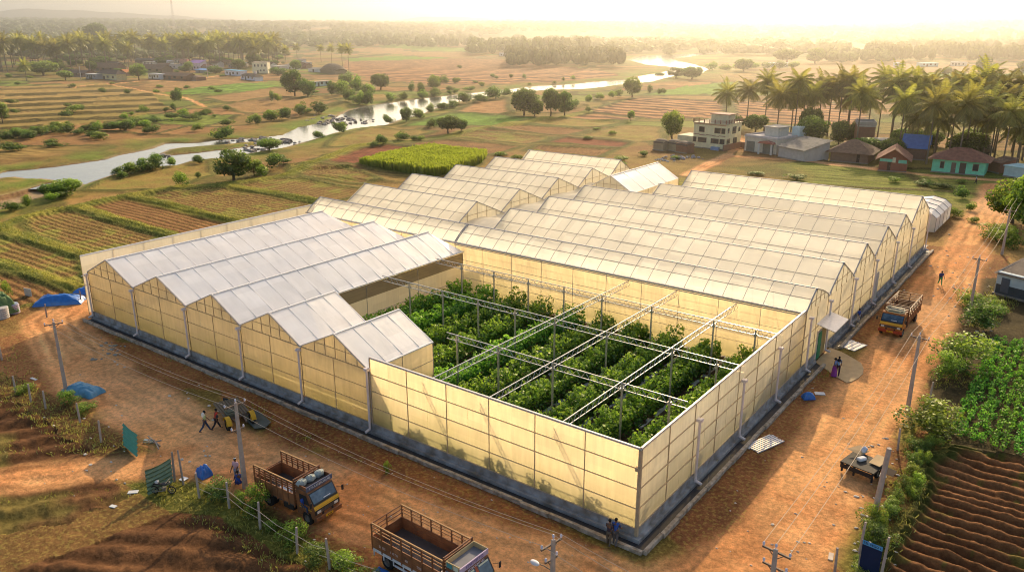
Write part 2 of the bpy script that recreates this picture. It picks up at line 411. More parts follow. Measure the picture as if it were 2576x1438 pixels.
# river channel
dw = np.full(X.shape, 1e9); wet = np.zeros(X.shape, bool)
for P in river:
    i_ = inpoly(X, Y, P); wet |= i_
    dw = np.minimum(dw, segdist(X, Y, P, True, 40))
isl = inpoly(X, Y, island)
dw = np.minimum(dw, segdist(X, Y, island, True, 20))
sgn = np.where(wet & ~isl, -dw, dw)
near_r = np.clip(RR / 200., .6, 3)
bank = sm(sgn, -2.5 * near_r, 3.5 * near_r)
Zt = np.where(np.abs(sgn) < 60, (Zt * sm(sgn, 0, 30 * near_r)) * 1.0 + (bank - 1) * (1.5) + (bank * 0.0), Zt)
Zt = np.where(sgn < 0, np.minimum(Zt, WZ - .02 - .02 * np.minimum(-sgn, 10)), np.maximum(Zt, WZ + .03 + .05 * np.minimum(sgn, 8)))
tm, th_, tph = terraces(X, Y)
Zt = np.where(tm, th_ + rough * .15, Zt)
# eroded far bank
erode = (sgn > 3) & (sgn < 80) & (RR > 190) & ~tm & (azd < 12)
Zt += np.where(erode, (np.abs(fbm(X * 1.0, Y * 1.0, 26, 40) - .5) * 3.6 - .35) * sm(sgn, 3, 14) * (1 - sm(sgn, 45, 80)), 0)

# ------- colour
def C(*c): return np.array(c)
ZN = np.zeros(X.shape, np.int16)
n1 = fbm(X, Y, 60, 1); n2 = fbm(X, Y, 9, 2); n3 = fbm(X, Y, 2.2, 4, 3)
def mixc_(a, b, t): return a + (b - a) * t[..., None]
tan, olive, grn, brn = C(.33,.215,.085), C(.25,.185,.065), C(.12,.14,.032), C(.22,.125,.06)
col_ = mixc_(np.broadcast_to(olive, X.shape + (3,)), tan, sm(n1 * .6 + n2 * .4, .42, .62))
col_ = mixc_(col_, brn, sm(fbm(X, Y, 33, 7), .50, .60) * .9)
col_ = mixc_(col_, C(.07,.085,.025), sm(fbm(X, Y, 13, 17), .60, .68) * .8 * sm(RR, 100, 140))
col_ = mixc_(col_, C(.13,.08,.04), sm(1 - np.abs(fbm(X, Y, 45, 18) - .5) * 14, .3, .9) * .55 * sm(RR, 100, 140))
col_ = mixc_(col_, grn, sm(fbm(X, Y, 22, 8), .55, .68) * .45 * sm(RR, 90, 130))
near_ = 1 - sm(RR, 80, 110)
col_ = mixc_(col_, mixc_(np.broadcast_to(C(.20,.115,.05), X.shape + (3,)), C(.19,.135,.052), sm(n2 * .5 + n1 * .5, .45, .6)), near_ * .8)
col_ = mixc_(col_, C(.12,.20,.03), (1 - sm(sgn, 2, 13 * near_r)) * (.35 + .65 * sm(n2, .4, .6)))
col_ = mixc_(col_, C(.33, .27, .2), (1 - sm(sgn, 0, 2.0 * near_r)) * sm(n1, .35, .6))
slope = np.abs(np.gradient(Zt, axis=0)) / (np.abs(np.gradient(RR, axis=0)) + 1e-6)
col_ = mixc_(col_, C(.16,.085,.045), sm(slope, .1, .3) * (RR < 700) * .8)
forest = sm(RR, 850, 1500)
col_ = mixc_(col_, C(.055,.07,.025), forest * sm(fbm(X, Y, 260, 21), .40, .50) )
col_ = mixc_(col_, C(.22,.10,.05), forest * sm(fbm(X, Y, 340, 25), .62, .68) * .9)
# patchwork of small plots over the valley floor
ca_, sa_ = math.cos(R(24)), math.sin(R(24)); wu = (fbm(X, Y, 120, 201) - .5) * 60; wv_ = (fbm(X, Y, 120, 202) - .5) * 60
U = (X + wu) * ca_ + (Y + wv_) * sa_; Vv = -(X + wu) * sa_ + (Y + wv_) * ca_
jv = np.floor(Vv / 27.); off_ = (vnoise(jv * 5.3, jv * 0, 1.0, 203)) * 60
iu = np.floor((U + off_) / 62.)
def hcell(a, b, k): return vnoise(a * 3.7 + .5, b * 2.9 + .5, 1.0, k)
h1 = hcell(iu, jv, 210); h2 = hcell(iu, jv, 211)
pal = np.array([[.33,.21,.085],[.21,.115,.055],[.26,.19,.07],[.19,.18,.045],[.30,.17,.08],[.14,.21,.035],[.24,.15,.07],[.19,.16,.05]])
pc = pal[np.clip((h1 * 8.5).astype(int), 0, 7)] * (.75 + .5 * h2)[..., None]
fu = ((U + off_) / 62.) % 1; fv = (Vv / 27.) % 1
ed = np.minimum(np.minimum(fu, 1 - fu) * 62, np.minimum(fv, 1 - fv) * 27)
bw = np.clip(RR / 260., .9, 3.2)
pc = mixc_(pc, C(.055,.07,.02), (1 - sm(ed, bw * .8, bw * 1.7)))  # plot borders: dark green growth, deepened in colour to draw bank shadows
pw = sm(RR, 150, 185) * (1 - sm(RR, 1100, 1500)) * sm(sgn, 8, 22) * np.where(azd < -4, 1, .8) * (sm(fbm(X, Y, 150, 205), .34, .42))
col_ = mixc_(col_, pc, pw)
RP = Vv / 3.0; RA = .30 * pw * (h2 > .35)
Zt += pw * (1 - sm(RR, 420, 600)) * (1 - sm(ed, .6, 2.2)) * .35
# terraces
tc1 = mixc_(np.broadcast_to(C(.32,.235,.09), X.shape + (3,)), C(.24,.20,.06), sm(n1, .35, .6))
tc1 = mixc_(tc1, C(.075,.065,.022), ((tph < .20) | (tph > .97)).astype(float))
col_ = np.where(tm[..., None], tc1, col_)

ZK = {}
XW = X + (fbm(X, Y, 7, 140) - .5) * 3.0; YW = Y + (fbm(X, Y, 7, 141) - .5) * 3.0
zcount = 1
furrow = np.zeros_like(X)
for fd in fields:
    m = inpoly(XW, YW, fd['P'])
    if not m.any(): continue
    d = segdist(XW, YW, fd['P'], True, 6)
    k = fd['kind']
    c = {'sparse': C(.185,.115,.048), 'plough': C(.20,.11,.05), 'red': C(.20,.075,.038), 'olive': C(.25,.18,.06), 'rough': C(.25,.18,.065),
         'stripe': C(.25,.14,.068), 'bright': C(.13,.26,.03), 'tan': C(.36,.22,.10), 'dry': C(.29,.185,.085), 'tilled': C(.20,.105,.05),
         'garden': C(.07,.06,.03), 'dark': C(.15,.082,.042), 'tallcrop': C(.12,.14,.03)}[k]
    cc = np.broadcast_to(c, X.shape + (3,)) * (.75 + .5 * n2)[..., None]
    if k in ('sparse', 'rough', 'olive'):
        cc = mixc_(cc, C(.17,.21,.04), sm(n3 * .45 + n2 * .3 + fbm(X, Y, 18, 44) * .25, .49, .58) * (.75 if k == 'sparse' else .5))
    if fd['ang'] is None: RA = np.where(m, 0, RA)
    if fd['ang'] is not None:
        a = R(fd['ang']); u = -math.sin(a) * X + math.cos(a) * Y
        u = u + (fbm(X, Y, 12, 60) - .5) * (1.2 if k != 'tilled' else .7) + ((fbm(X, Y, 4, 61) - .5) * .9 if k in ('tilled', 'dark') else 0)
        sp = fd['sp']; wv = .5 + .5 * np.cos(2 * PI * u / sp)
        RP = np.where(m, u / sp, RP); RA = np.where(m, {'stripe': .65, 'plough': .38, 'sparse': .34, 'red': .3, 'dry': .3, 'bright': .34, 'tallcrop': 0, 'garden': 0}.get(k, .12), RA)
        if k == 'stripe': pass
        elif k == 'tilled':
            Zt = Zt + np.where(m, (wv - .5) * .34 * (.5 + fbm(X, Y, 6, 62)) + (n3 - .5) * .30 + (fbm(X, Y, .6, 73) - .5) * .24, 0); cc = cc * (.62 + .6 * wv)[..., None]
            cc = mixc_(cc, C(.12,.16,.03), sm(fbm(X, Y, 1.2, 77), .66, .74) * .5)
        elif k == 'dark':
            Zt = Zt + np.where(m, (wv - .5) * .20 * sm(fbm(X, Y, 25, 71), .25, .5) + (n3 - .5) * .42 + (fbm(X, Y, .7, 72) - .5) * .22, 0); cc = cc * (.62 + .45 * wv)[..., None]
        elif k in ('sparse', 'plough', 'red', 'dry', 'bright'):
             Zt = Zt + np.where(m & (RR < 220), (wv - .5) * .10 + (n3 - .5) * .10, 0)
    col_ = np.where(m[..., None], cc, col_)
    if k == 'dark' and fd['ang'] == 60:
        col_ = np.where((m & (n2 > .5))[..., None], mixc_(col_, np.broadcast_to(C(.17,.16,.05), col_.shape), sm(n2, .5, .62) * .8), col_)
    ZN[m] = zcount; ZK[zcount] = {'sparse': 'sown_field', 'plough': 'ploughed_field', 'red': 'red_soil_field', 'olive': 'grass_field', 'rough': 'weedy_field', 'stripe': 'stubble_field',
        'bright': 'green_field', 'tan': 'bare_field', 'dry': 'dry_field', 'tilled': 'furrowed_field', 'garden': 'garden_ground', 'dark': 'dark_ploughed_field', 'tallcrop': 'crop_ground'}[k]; zcount += 1
    if fd['berm']:
        wd = np.clip(RR / 105., 1.0, 3.4) if k != 'tilled' else .8
        edge = 1 - sm(d, .3, wd); edge = edge * (RR < 420)
        col_ = mixc_(col_, C(.065,.09,.02), edge * (.75 + .25 * n2)); Zt += edge * .26  # berm grass painted darker still, its shadow put into the colour
for L in berm_lines:
    d = segdist(X, Y, L, False, 8); e = 1 - sm((d + (n2 - .5) * .8) / np.clip(RR / 110., 1, 2.4), .5, 1.7)
    col_ = mixc_(col_, mixc_(np.broadcast_to(C(.12,.16,.03), col_.shape), C(.24,.25,.045), sm(n2, .4, .6)), e); Zt += e * (.28 + .2 * (n2 - .5))

# right-hand dirt apron, the yard round the greenhouse
dg = np.maximum(np.maximum(-72 - X, X - 10.8), np.maximum(-13.6 - Y, Y - 92))
yard = dg < 0 + (n2 - .5) * 2.0
soil = mixc_(np.broadcast_to(C(.28,.14,.068), X.shape + (3,)), C(.20,.098,.05), sm(n2, .35, .65))
soil = mixc_(soil, C(.15,.15,.04), sm(fbm(X, Y, 7, 91), .66, .74) * .7)
yardm = yard & (ZN == 0)
col_ = np.where(yardm[..., None], soil, col_)
strip = (X > 9.6 + n2) & (X < 12.8) & (Y > -20) & (Y < 62) & (ZN == 0)
col_ = np.where(strip[..., None], mixc_(np.broadcast_to(C(.19,.095,.045), col_.shape), C(.16,.17,.04), sm(fbm(X, Y, 4, 95), .45, .6)), col_)
Zt += np.where(strip, (fbm(X, Y, 3, 96) - .4) * .5, 0)
fence_strip = (X < -12) & (X > -60) & (Y < -12.6) & (Y > -16.5) & (ZN == 0)
col_ = np.where(fence_strip[..., None], mixc_(np.broadcast_to(C(.14,.085,.04), col_.shape), C(.13,.15,.035), sm(n2, .4, .6)), col_)
for ri, rd in enumerate(roads):
    d = segdist(X, Y, rd['P'], False, 14) + (fbm(X, Y, 5, 50) - .5) * 1.6
    e = 1 - sm(d, rd['w'] * .55, rd['w'] * 1.05)
    track = .5 + .5 * np.cos(np.clip(d, 0, 9) * 2.1)
    # dusty surface streaked along the road, with wheel tracks
    rc = mixc_(np.broadcast_to(C(.86,.51,.25), X.shape + (3,)), C(.62,.32,.145), sm(n2 * .5 + n3 * .5, .35, .65))
    rc = rc * (.80 + .16 * track + .22 * np.cos(d * 5.2 + 4 * n1) * sm(fbm(X, Y, 9, 63), .35, .6))[..., None]
    rc = mixc_(rc, C(.70,.46,.26), sm(fbm(X, Y, 11, 58), .5, .7) * .6)
    col_ = mixc_(col_, rc, e); RA = RA * (1 - e)
    m = (e > .5) & (ZN == 0) | ((e > .5) & (ZN > 0) & (ri == 1)); ZN[m] = 900 + (ri if ri in (0,) else 1)
    Zt += e * (n3 - .5) * .05
    near_road = (d < rd['w'] * 1.2)
    Zt = np.where(near_road & ~(sgn < 6), Zt * .4, Zt)
ZK[900] = 'dirt_road'; ZK[901] = 'dirt_path'
# inside the greenhouse: flat soil, pale mulch film between the open bay's rows
ins = (X > -70) & (X < 0) & (Y > 0) & (Y < 92)
Zt = np.where((X > -72) & (X < 1.6) & (Y > -1.6) & (Y < 93), 0, Zt)
mul = (np.abs(((X + 7.2) % 4.0)) < .22) | (np.abs(((X + 7.2) % 4.0) - 4) < .22)
insc = mixc_(np.broadcast_to(C(.10,.07,.04), col_.shape), C(.6,.6,.58), (mul & (vnoise(X, Y, .7, 88) > .42)).astype(float))
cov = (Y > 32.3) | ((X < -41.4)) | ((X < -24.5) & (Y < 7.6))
insc = np.where(cov[..., None], C(.95,.86,.70) * (.85 + .25 * n2)[..., None], insc)  # covered floor whitened as an added reflector, bouncing light up into the roofs
col_ = np.where(ins[..., None], insc, col_); ZN[ins] = 950; ZK[950] = 'greenhouse_ground'
ZK[0] = 'ground'
col_ = col_ * (.82 + .36 * n3)[..., None]
# clods and litter scale relief close by
Zt += np.where((RR < 120) & ~ins & (ZN < 900) & ~wet & ~((X > -72) & (X < 1.8) & (Y > -1.8) & (Y < 93)), (fbm(X, Y, .9, 101, 2) - .5) * .14, 0)

def soil_material(name_, speck=0):
    m, t, o = newmat(name_)
    p = nd(t, 'BsdfPrincipled'); p.inputs['Roughness'].default_value = .95; p.inputs['Specular IOR Level'].default_value = .1
    a = nd(t, 'Attribute', attribute_name='Col'); g = nd(t, 'NewGeometry')
    a1 = nd(t, 'TexNoise'); a1.inputs['Scale'].default_value = 2.2; a1.inputs['Detail'].default_value = 9; a1.inputs['Roughness'].default_value = .8
    a2 = nd(t, 'TexNoise'); a2.inputs['Scale'].default_value = .22; a2.inputs['Detail'].default_value = 6
    t.links.new(g.outputs['Position'], a1.inputs['Vector']); t.links.new(g.outputs['Position'], a2.inputs['Vector'])
    r1 = nd(t, 'MapRange'); r1.inputs[1].default_value = .3; r1.inputs[2].default_value = .7; r1.inputs[3].default_value = .45; r1.inputs[4].default_value = 1.5
    t.links.new(a1.outputs[0], r1.inputs[0])
    r2 = nd(t, 'MapRange'); r2.inputs[1].default_value = .3; r2.inputs[2].default_value = .7; r2.inputs[3].default_value = .82; r2.inputs[4].default_value = 1.18
    t.links.new(a2.outputs[0], r2.inputs[0])
    mu = nd(t, 'Math', operation='MULTIPLY'); t.links.new(r1.outputs[0], mu.inputs[0]); t.links.new(r2.outputs[0], mu.inputs[1])
    ph_ = nd(t, 'Attribute', attribute_name='rowphase'); am_ = nd(t, 'Attribute', attribute_name='rowamp')
    jt = nd(t, 'MapRange'); jt.inputs[1].default_value = .3; jt.inputs[2].default_value = .7; jt.inputs[3].default_value = -.9; jt.inputs[4].default_value = .9; t.links.new(a2.outputs[0], jt.inputs[0])
    pm_ = nd(t, 'Math', operation='MULTIPLY_ADD'); pm_.inputs[1].default_value = 2 * PI; t.links.new(ph_.outputs['Fac'], pm_.inputs[0]); t.links.new(jt.outputs[0], pm_.inputs[2])
    sn_ = nd(t, 'Math', operation='SINE'); t.links.new(pm_.outputs[0], sn_.inputs[0])
    s2_ = nd(t, 'Math', operation='MULTIPLY'); t.links.new(sn_.outputs[0], s2_.inputs[0]); t.links.new(am_.outputs['Fac'], s2_.inputs[1])
    s3_ = nd(t, 'Math', operation='ADD'); s3_.inputs[1].default_value = 1; t.links.new(s2_.outputs[0], s3_.inputs[0])
    mu2 = nd(t, 'Math', operation='MULTIPLY'); t.links.new(mu.outputs[0], mu2.inputs[0]); t.links.new(s3_.outputs[0], mu2.inputs[1]); mu = mu2
    sc = nd(t, 'VectorMath', operation='SCALE'); t.links.new(a.outputs['Color'], sc.inputs[0]); t.links.new(mu.outputs[0], sc.inputs['Scale'])
    if speck:      # sparse young plants and dry stubble between the rows
        a3 = nd(t, 'TexNoise'); a3.inputs['Scale'].default_value = 3.4; a3.inputs['Detail'].default_value = 3; t.links.new(g.outputs['Position'], a3.inputs['Vector'])
        r3 = nd(t, 'MapRange'); r3.inputs[1].default_value = .52; r3.inputs[2].default_value = .60; r3.inputs[4].default_value = speck; t.links.new(a3.outputs[0], r3.inputs[0])
        mx3 = nd(t, 'Mix', data_type='RGBA'); mx3.inputs[7].default_value = (.52, .42, .10, 1); t.links.new(r3.outputs[0], mx3.inputs[0]); t.links.new(sc.outputs[0], mx3.inputs[6]); t.links.new(mx3.outputs[2], p.inputs['Base Color'])
    else: t.links.new(sc.outputs[0], p.inputs['Base Color'])
    b = nd(t, 'Bump'); b.inputs['Strength'].default_value = .9; b.inputs['Distance'].default_value = .22
    t.links.new(a1.outputs[0], b.inputs['Height']); t.links.new(b.outputs[0], p.inputs['Normal']); t.links.new(p.outputs[0], o.inputs[0])
    return m
soilmat = soil_material('soil'); cropmat = soil_material('sown_soil', .6); drymat = soil_material('dry_soil', .3)
nrow, ncol = X.shape
RA = np.where(ins, 0, RA); RPf, RAf = RP.reshape(-1), RA.reshape(-1)
V = np.stack([X, Y, Zt], -1).reshape(-1, 3); col_ = col_ * np.where(ins, 1.0, 1.0)[..., None] * np.where(ins[..., None], 1.0, np.array([1.16, 1.0, .84]))
V_dummy = 0; CV = np.concatenate([np.clip(col_, 0, .9), np.ones(X.shape + (1,))], -1).reshape(-1, 4)
I = np.arange(nrow * ncol).reshape(nrow, ncol)
Q = np.stack([I[:-1, :-1], I[:-1, 1:], I[1:, 1:], I[1:, :-1]], -1).reshape(-1, 4)
zq = ZN[:-1, :-1].reshape(-1)
for z in sorted(ZK):
    q = Q[zq == z]
    if len(q) < 4: continue
    u, inv = np.unique(q, return_inverse=True)
    o = npmesh(ZK[z], V[u], inv.reshape(-1, 4), cropmat if ZK[z] in ('sown_field', 'weedy_field', 'grass_field') else (drymat if ZK[z] in ('ploughed_field', 'dry_field', 'ground') else soilmat), attr=CV[u], smooth=True, extra={'rowphase': RPf[u], 'rowamp': RAf[u]}); tag(o, kind='structure')
Zgrid = Zt
def hz(x, y):
    """ground height under a point"""
    dx, dy = x - CAMX, y - CAMY
    f = dx * FW[0] + dy * FW[1]; s = dx * RT[0] + dy * RT[1]
    r = math.hypot(f, s); a_ = math.degrees(math.atan2(s, f))
    j = int(np.clip(np.searchsorted(az, a_), 1, ncol - 1)); i = int(np.clip(np.searchsorted(rr, r), 1, nrow - 1))
    return float((Zgrid[i, j] + Zgrid[i - 1, j] + Zgrid[i, j - 1] + Zgrid[i - 1, j - 1]) / 4)
def isdry(x, y):
    for P in river:
        c = False; n = len(P)
        for i in range(n):
            x0, y0 = P[i]; x1, y1 = P[(i + 1) % n]
            if (y0 > y) != (y1 > y) and x < (x1 - x0) * (y - y0) / (y1 - y0) + x0: c = not c
        if c: return False
    return True

# river water
m, t, o = newmat('water')
p = nd(t, 'BsdfPrincipled'); p.inputs['Base Color'].default_value = (.10, .105, .09, 1); p.inputs['Roughness'].default_value = .12; p.inputs['IOR'].default_value = 1.33
p.inputs['Specular IOR Level'].default_value = 1.0
g = nd(t, 'NewGeometry'); a1 = nd(t, 'TexNoise'); a1.inputs['Scale'].default_value = .35; a1.inputs['Detail'].default_value = 5
t.links.new(g.outputs['Position'], a1.inputs['Vector']); b = nd(t, 'Bump'); b.inputs['Strength'].default_value = .22; b.inputs['Distance'].default_value = .12
t.links.new(a1.outputs[0], b.inputs['Height']); t.links.new(b.outputs[0], p.inputs['Normal']); t.links.new(p.outputs[0], o.inputs[0])
wb = MB(); wb.quad((-1400, -200, WZ), (-95, -200, WZ), (-95, 1200, WZ), (-1400, 1200, WZ))
# keep the sheet only in the river corridor
wb = MB()
cor = [(-600,-40),(-165,20),(-140,60),(-150,110),(-160,160),(-175,250),(-190,340),(-180,480),(-240,800),(-330,900)]
cor2 = [(-900,120),(-330,100),(-260,130),(-250,180),(-270,260),(-290,340),(-320,430),(-380,560),(-520,860),(-640,1000)]
for i in range(len(cor) - 1):
    wb.quad((*cor[i], WZ), (*cor[i+1], WZ), (*cor2[i+1], WZ), (*cor2[i], WZ))
wo = wb.build('river', MATS['water']); tag(wo, kind='structure')

# haze over the valley: one shallow body of air with dust in it
m, t, o = newmat('haze'); vs = nd(t, 'VolumeScatter')
vs.inputs['Color'].default_value = (1.0, .93, .82, 1); vs.inputs['Density'].default_value = 1 / 2000.; vs.inputs['Anisotropy'].default_value = .82
t.links.new(vs.outputs[0], o.inputs['Volume'])
hb = MB(); hb.box(-4600, 135, -30, 4600, 4400, 120)
hzb = hb.build('haze', m); tag(hzb, kind='structure'); hzb.rotation_euler = (0, 0, TH); hzb.location = (CAMX, CAMY, 0)
# distant hills
m, t, o = newmat('hill'); df = nd(t, 'BsdfDiffuse'); nn = nd(t, 'TexNoise'); nn.inputs['Scale'].default_value = .004; nn.inputs['Detail'].default_value = 8
rr_ = nd(t, 'ValToRGB'); rr_.color_ramp.elements[0].color = (.05,.06,.03,1); rr_.color_ramp.elements[1].color = (.16,.12,.06,1)
g = nd(t, 'NewGeometry'); t.links.new(g.outputs['Position'], nn.inputs['Vector']); t.links.new(nn.outputs[0], rr_.inputs[0]); t.links.new(rr_.outputs[0], df.inputs[0]); t.links.new(df.outputs[0], o.inputs[0])
def hills(name, dist, prof, base=-20, seed=0):
    """prof: (azimuth deg, height m); a ridge with a back slope"""
    azs = np.linspace(prof[0][0], prof[-1][0], 220); hs = np.interp(azs, [p_[0] for p_ in prof], [p_[1] for p_ in prof])
    hs = hs + (vnoise(azs, azs * 0, 1.4, seed) - .5) * 9 + (vnoise(azs, azs * 0, .3, seed + 1) - .5) * 3
    rows = [(-260, 0), (-120, .5), (0, 1), (260, 0)]
    vv = []
    for (dr, k) in rows:
        a_ = np.radians(azs); dd = dist + dr
        vv.append(np.stack([CAMX + (FW[0]*np.cos(a_)+RT[0]*np.sin(a_))*dd, CAMY + (FW[1]*np.cos(a_)+RT[1]*np.sin(a_))*dd, base + (hs - base) * k], -1))
    vv = np.concatenate(vv); n = len(azs); I = np.arange(4 * n).reshape(4, n)
    q = np.stack([I[:-1,:-1], I[:-1,1:], I[1:,1:], I[1:,:-1]], -1).reshape(-1, 4)
    tag(npmesh(name, vv, q, m, smooth=True), kind='structure')
def azp(x): return math.degrees(math.atan((x - CX) / (F * cp_ + 660 * sp_)))
def hp(d, y): return 32 + d * (59 - y) / 2035. * .95
hills('hills', 4000, [(azp(x), hp(4000, y)) for x, y in [(-500,50),(-200,40),(0,33),(60,30),(110,29),(170,33),(240,34),(330,37),(420,42),(560,50),(700,56),(900,60)]], seed=2)
hills('hills', 4150, [(azp(x), hp(4150, y)) for x, y in [(880,58),(1000,50),(1060,43),(1150,45),(1250,50),(1350,49),(1420,44),(1480,50),(1560,46),(1620,38),(1680,44),(1760,47),(1900,50),(2050,54),(2160,52),(2300,55),(2600,58),(3000,60)]], seed=5)
# ------------------------------------------------------------------ greenhouse
ALU = paint('aluminium_frame', (.42,.40,.40), .45, .12, 3, .55)
RIDGE = paint('ridge_metal', (.30,.31,.36), .6, .12, 3)
ALU_L = paint('pale_gutter', (.62,.58,.56), .5, .12, 3, .2)
RUST = paint('brown_frame', (.48,.37,.24), .6, .2, 4)
WHITE_T = paint('white_trim', (.80,.77,.75), .45, .08, 2)
PIPE = paint('drainpipe_plastic', (.70,.62,.62), .45, .1, 2)
PLINTH = paint('plinth_render', (.37,.37,.38), .85, .22, 1.2, dirt=(.19,.165,.14), bump=.3)
KERB = paint('kerb_concrete', (.46,.40,.33), .9, .2, 2.5, dirt=(.22,.17,.12), bump=.4)
DRAIN = paint('drain_bed', (.045,.045,.05), .6, .3, 3)
F_COOL = film('cool_white_sheet', (.97,.97,.99), (.96,.94,.92), clear=.14, trans=.24, gloss=.12, rough=.28, axis=1, streak=.8, var=.14)
F_FARS = film('clear_roof_sheet', (.92,.90,.86), (1.0,.98,.94), clear=.88, trans=.6, bend=.1, gloss=.05)  # mostly unseen far slopes, made clear so the sun backlights the near sheets
F_WARM = film('warm_roof_sheet', (.96,.94,.91), (1.0,1.0,.97), clear=.10, trans=.90, bend=.03, gloss=.05, rough=.3, axis=0, streak=.7, var=.06)
F_WALL = film('yellow_wall_sheet', (.84,.74,.54), (1.0,.82,.50), clear=.20, trans=.72, gloss=.06, rough=.25, axis=0, streak=2.4, moss_silhouette=(.34,.32,.12,.75), var=.20)
F_WALL2 = film('side_wall_sheet', (.86,.78,.62), (1.0,.88,.64), clear=.14, trans=.68, gloss=.06, rough=.25, axis=1, streak=2.4, moss_silhouette=(.38,.34,.18,.65), var=.20)
F_GAB = film('gable_sheet', (.82,.74,.58), (.99,.90,.68), clear=.10, trans=.7, gloss=.06, rough=.25, axis=1, streak=4, var=.08)
F_WHITE = film('bright_white_sheet', (.92,.92,.92), (.95,.93,.9), clear=.02, trans=.45, gloss=.1, rough=.25, axis=1, streak=.6, var=.05)
F_CLOTH = film('white_cloth', (.84,.80,.72), (.9,.84,.72), clear=.02, trans=.5, gloss=.02, rough=.5, axis=0, streak=1.5, var=.15)

def gable_x(root, y0, y1, x0, x1, ze, zr, yr=None, step=2.07, mat=None, n_end=True, s_end=True, arch=.02, lean0=0, hip=False):
    """roof span with its ridge along x: sheet, ridge cap, rafters, mid purlin, gable ends"""
    yr = (y0 + y1) / 2 if yr is None else yr; mat = mat or F_WARM
    nseg = 4
    def sl(t, side):  # curve of one slope, t 0 eave..1 ridge
        y = (y0 if side < 0 else y1) * (1 - t) + yr * t
        return y, ze + (zr - ze) * t + arch * math.sin(PI * t)
    xs = list(np.arange(x1, x0 - .01, -step)); xs = xs if xs[-1] - x0 < .6 else xs + [x0]
    V_, Q_ = [], []
    for side in (-1, 1):
        for i in range(len(xs)):
            for k in range(nseg + 1):
                y, z = sl(k / nseg, side)
                V_.append((xs[i], y, z + rnd.uniform(-.012, .012)))
        b = 0 if side < 0 else len(xs) * (nseg + 1)
        for i in range(len(xs) - 1):
            for k in range(nseg):
                Q_.append((b+i*(nseg+1)+k, b+(i+1)*(nseg+1)+k, b+(i+1)*(nseg+1)+k+1, b+i*(nseg+1)+k+1))
    me = bpy.data.meshes.new('roof'); me.from_pydata(V_, [], Q_); me.update(); me.materials.append(mat); me.materials.append(F_FARS)
    for k, pl in enumerate(me.polygons): pl.material_index = 1 if k >= len(Q_) // 2 else 0
    ro = bpy.data.objects.new('roof', me); col.objects.link(ro); ro.parent = root
    fr = MB()
    for x in xs:
        for side in (-1, 1):
            p = [(x, sl(k / nseg, side)[0], sl(k / nseg, side)[1] + .03) for k in range(nseg + 1)]
            big = x in (xs[0], xs[-1])
            for k in range(nseg): fr.beam(p[k], p[k+1], .11 if big else .04, .07 if big else .04)
    for side in (-1, 1):
        y, z = sl(.5, side); fr.beam((x0, y, z + .03), (x1, y, z + .03), .06, .05)
    fr.build('rafters', ALU, ro)
    rc = MB(); rc.beam((x0, yr, zr + .07), (x1 + .1, yr, zr + .07), .16, .08); rc.build('ridge_cap', RIDGE, ro)
    ends = ([x1] if n_end else []) + ([x0] if s_end else [])
    for x in ends:
        gb = MB(); pts = [(x, *sl(k / nseg, -1)) for k in range(nseg + 1)] + [(x, *sl(k / nseg, 1)) for k in range(nseg - 1, -1, -1)]
        gb.quad(*pts); g = gb.build('gable', F_GAB, root)
        gm = MB(); s_ = .05 if x == x1 else -.05
        for f in (-.5, -.25, 0, .25, .5):
            y = yr + f * (y1 - y0) * .8; tt = 1 - abs((y - yr) / ((y1 if y > yr else y0) - yr)); z = ze + (zr - ze) * tt
            if z - ze > .3: gm.beam((x + s_, y, ze), (x + s_, y, z), .07, .05)
        zz = ze + (zr - ze) * .38; w_ = (1 - .38)
        gm.beam((x + s_, yr + (y0 - yr) * w_, zz), (x + s_, yr + (y1 - yr) * w_, zz), .05)
        gm.build('gable_bars', RUST if x == x1 else ALU, g)
    return ro

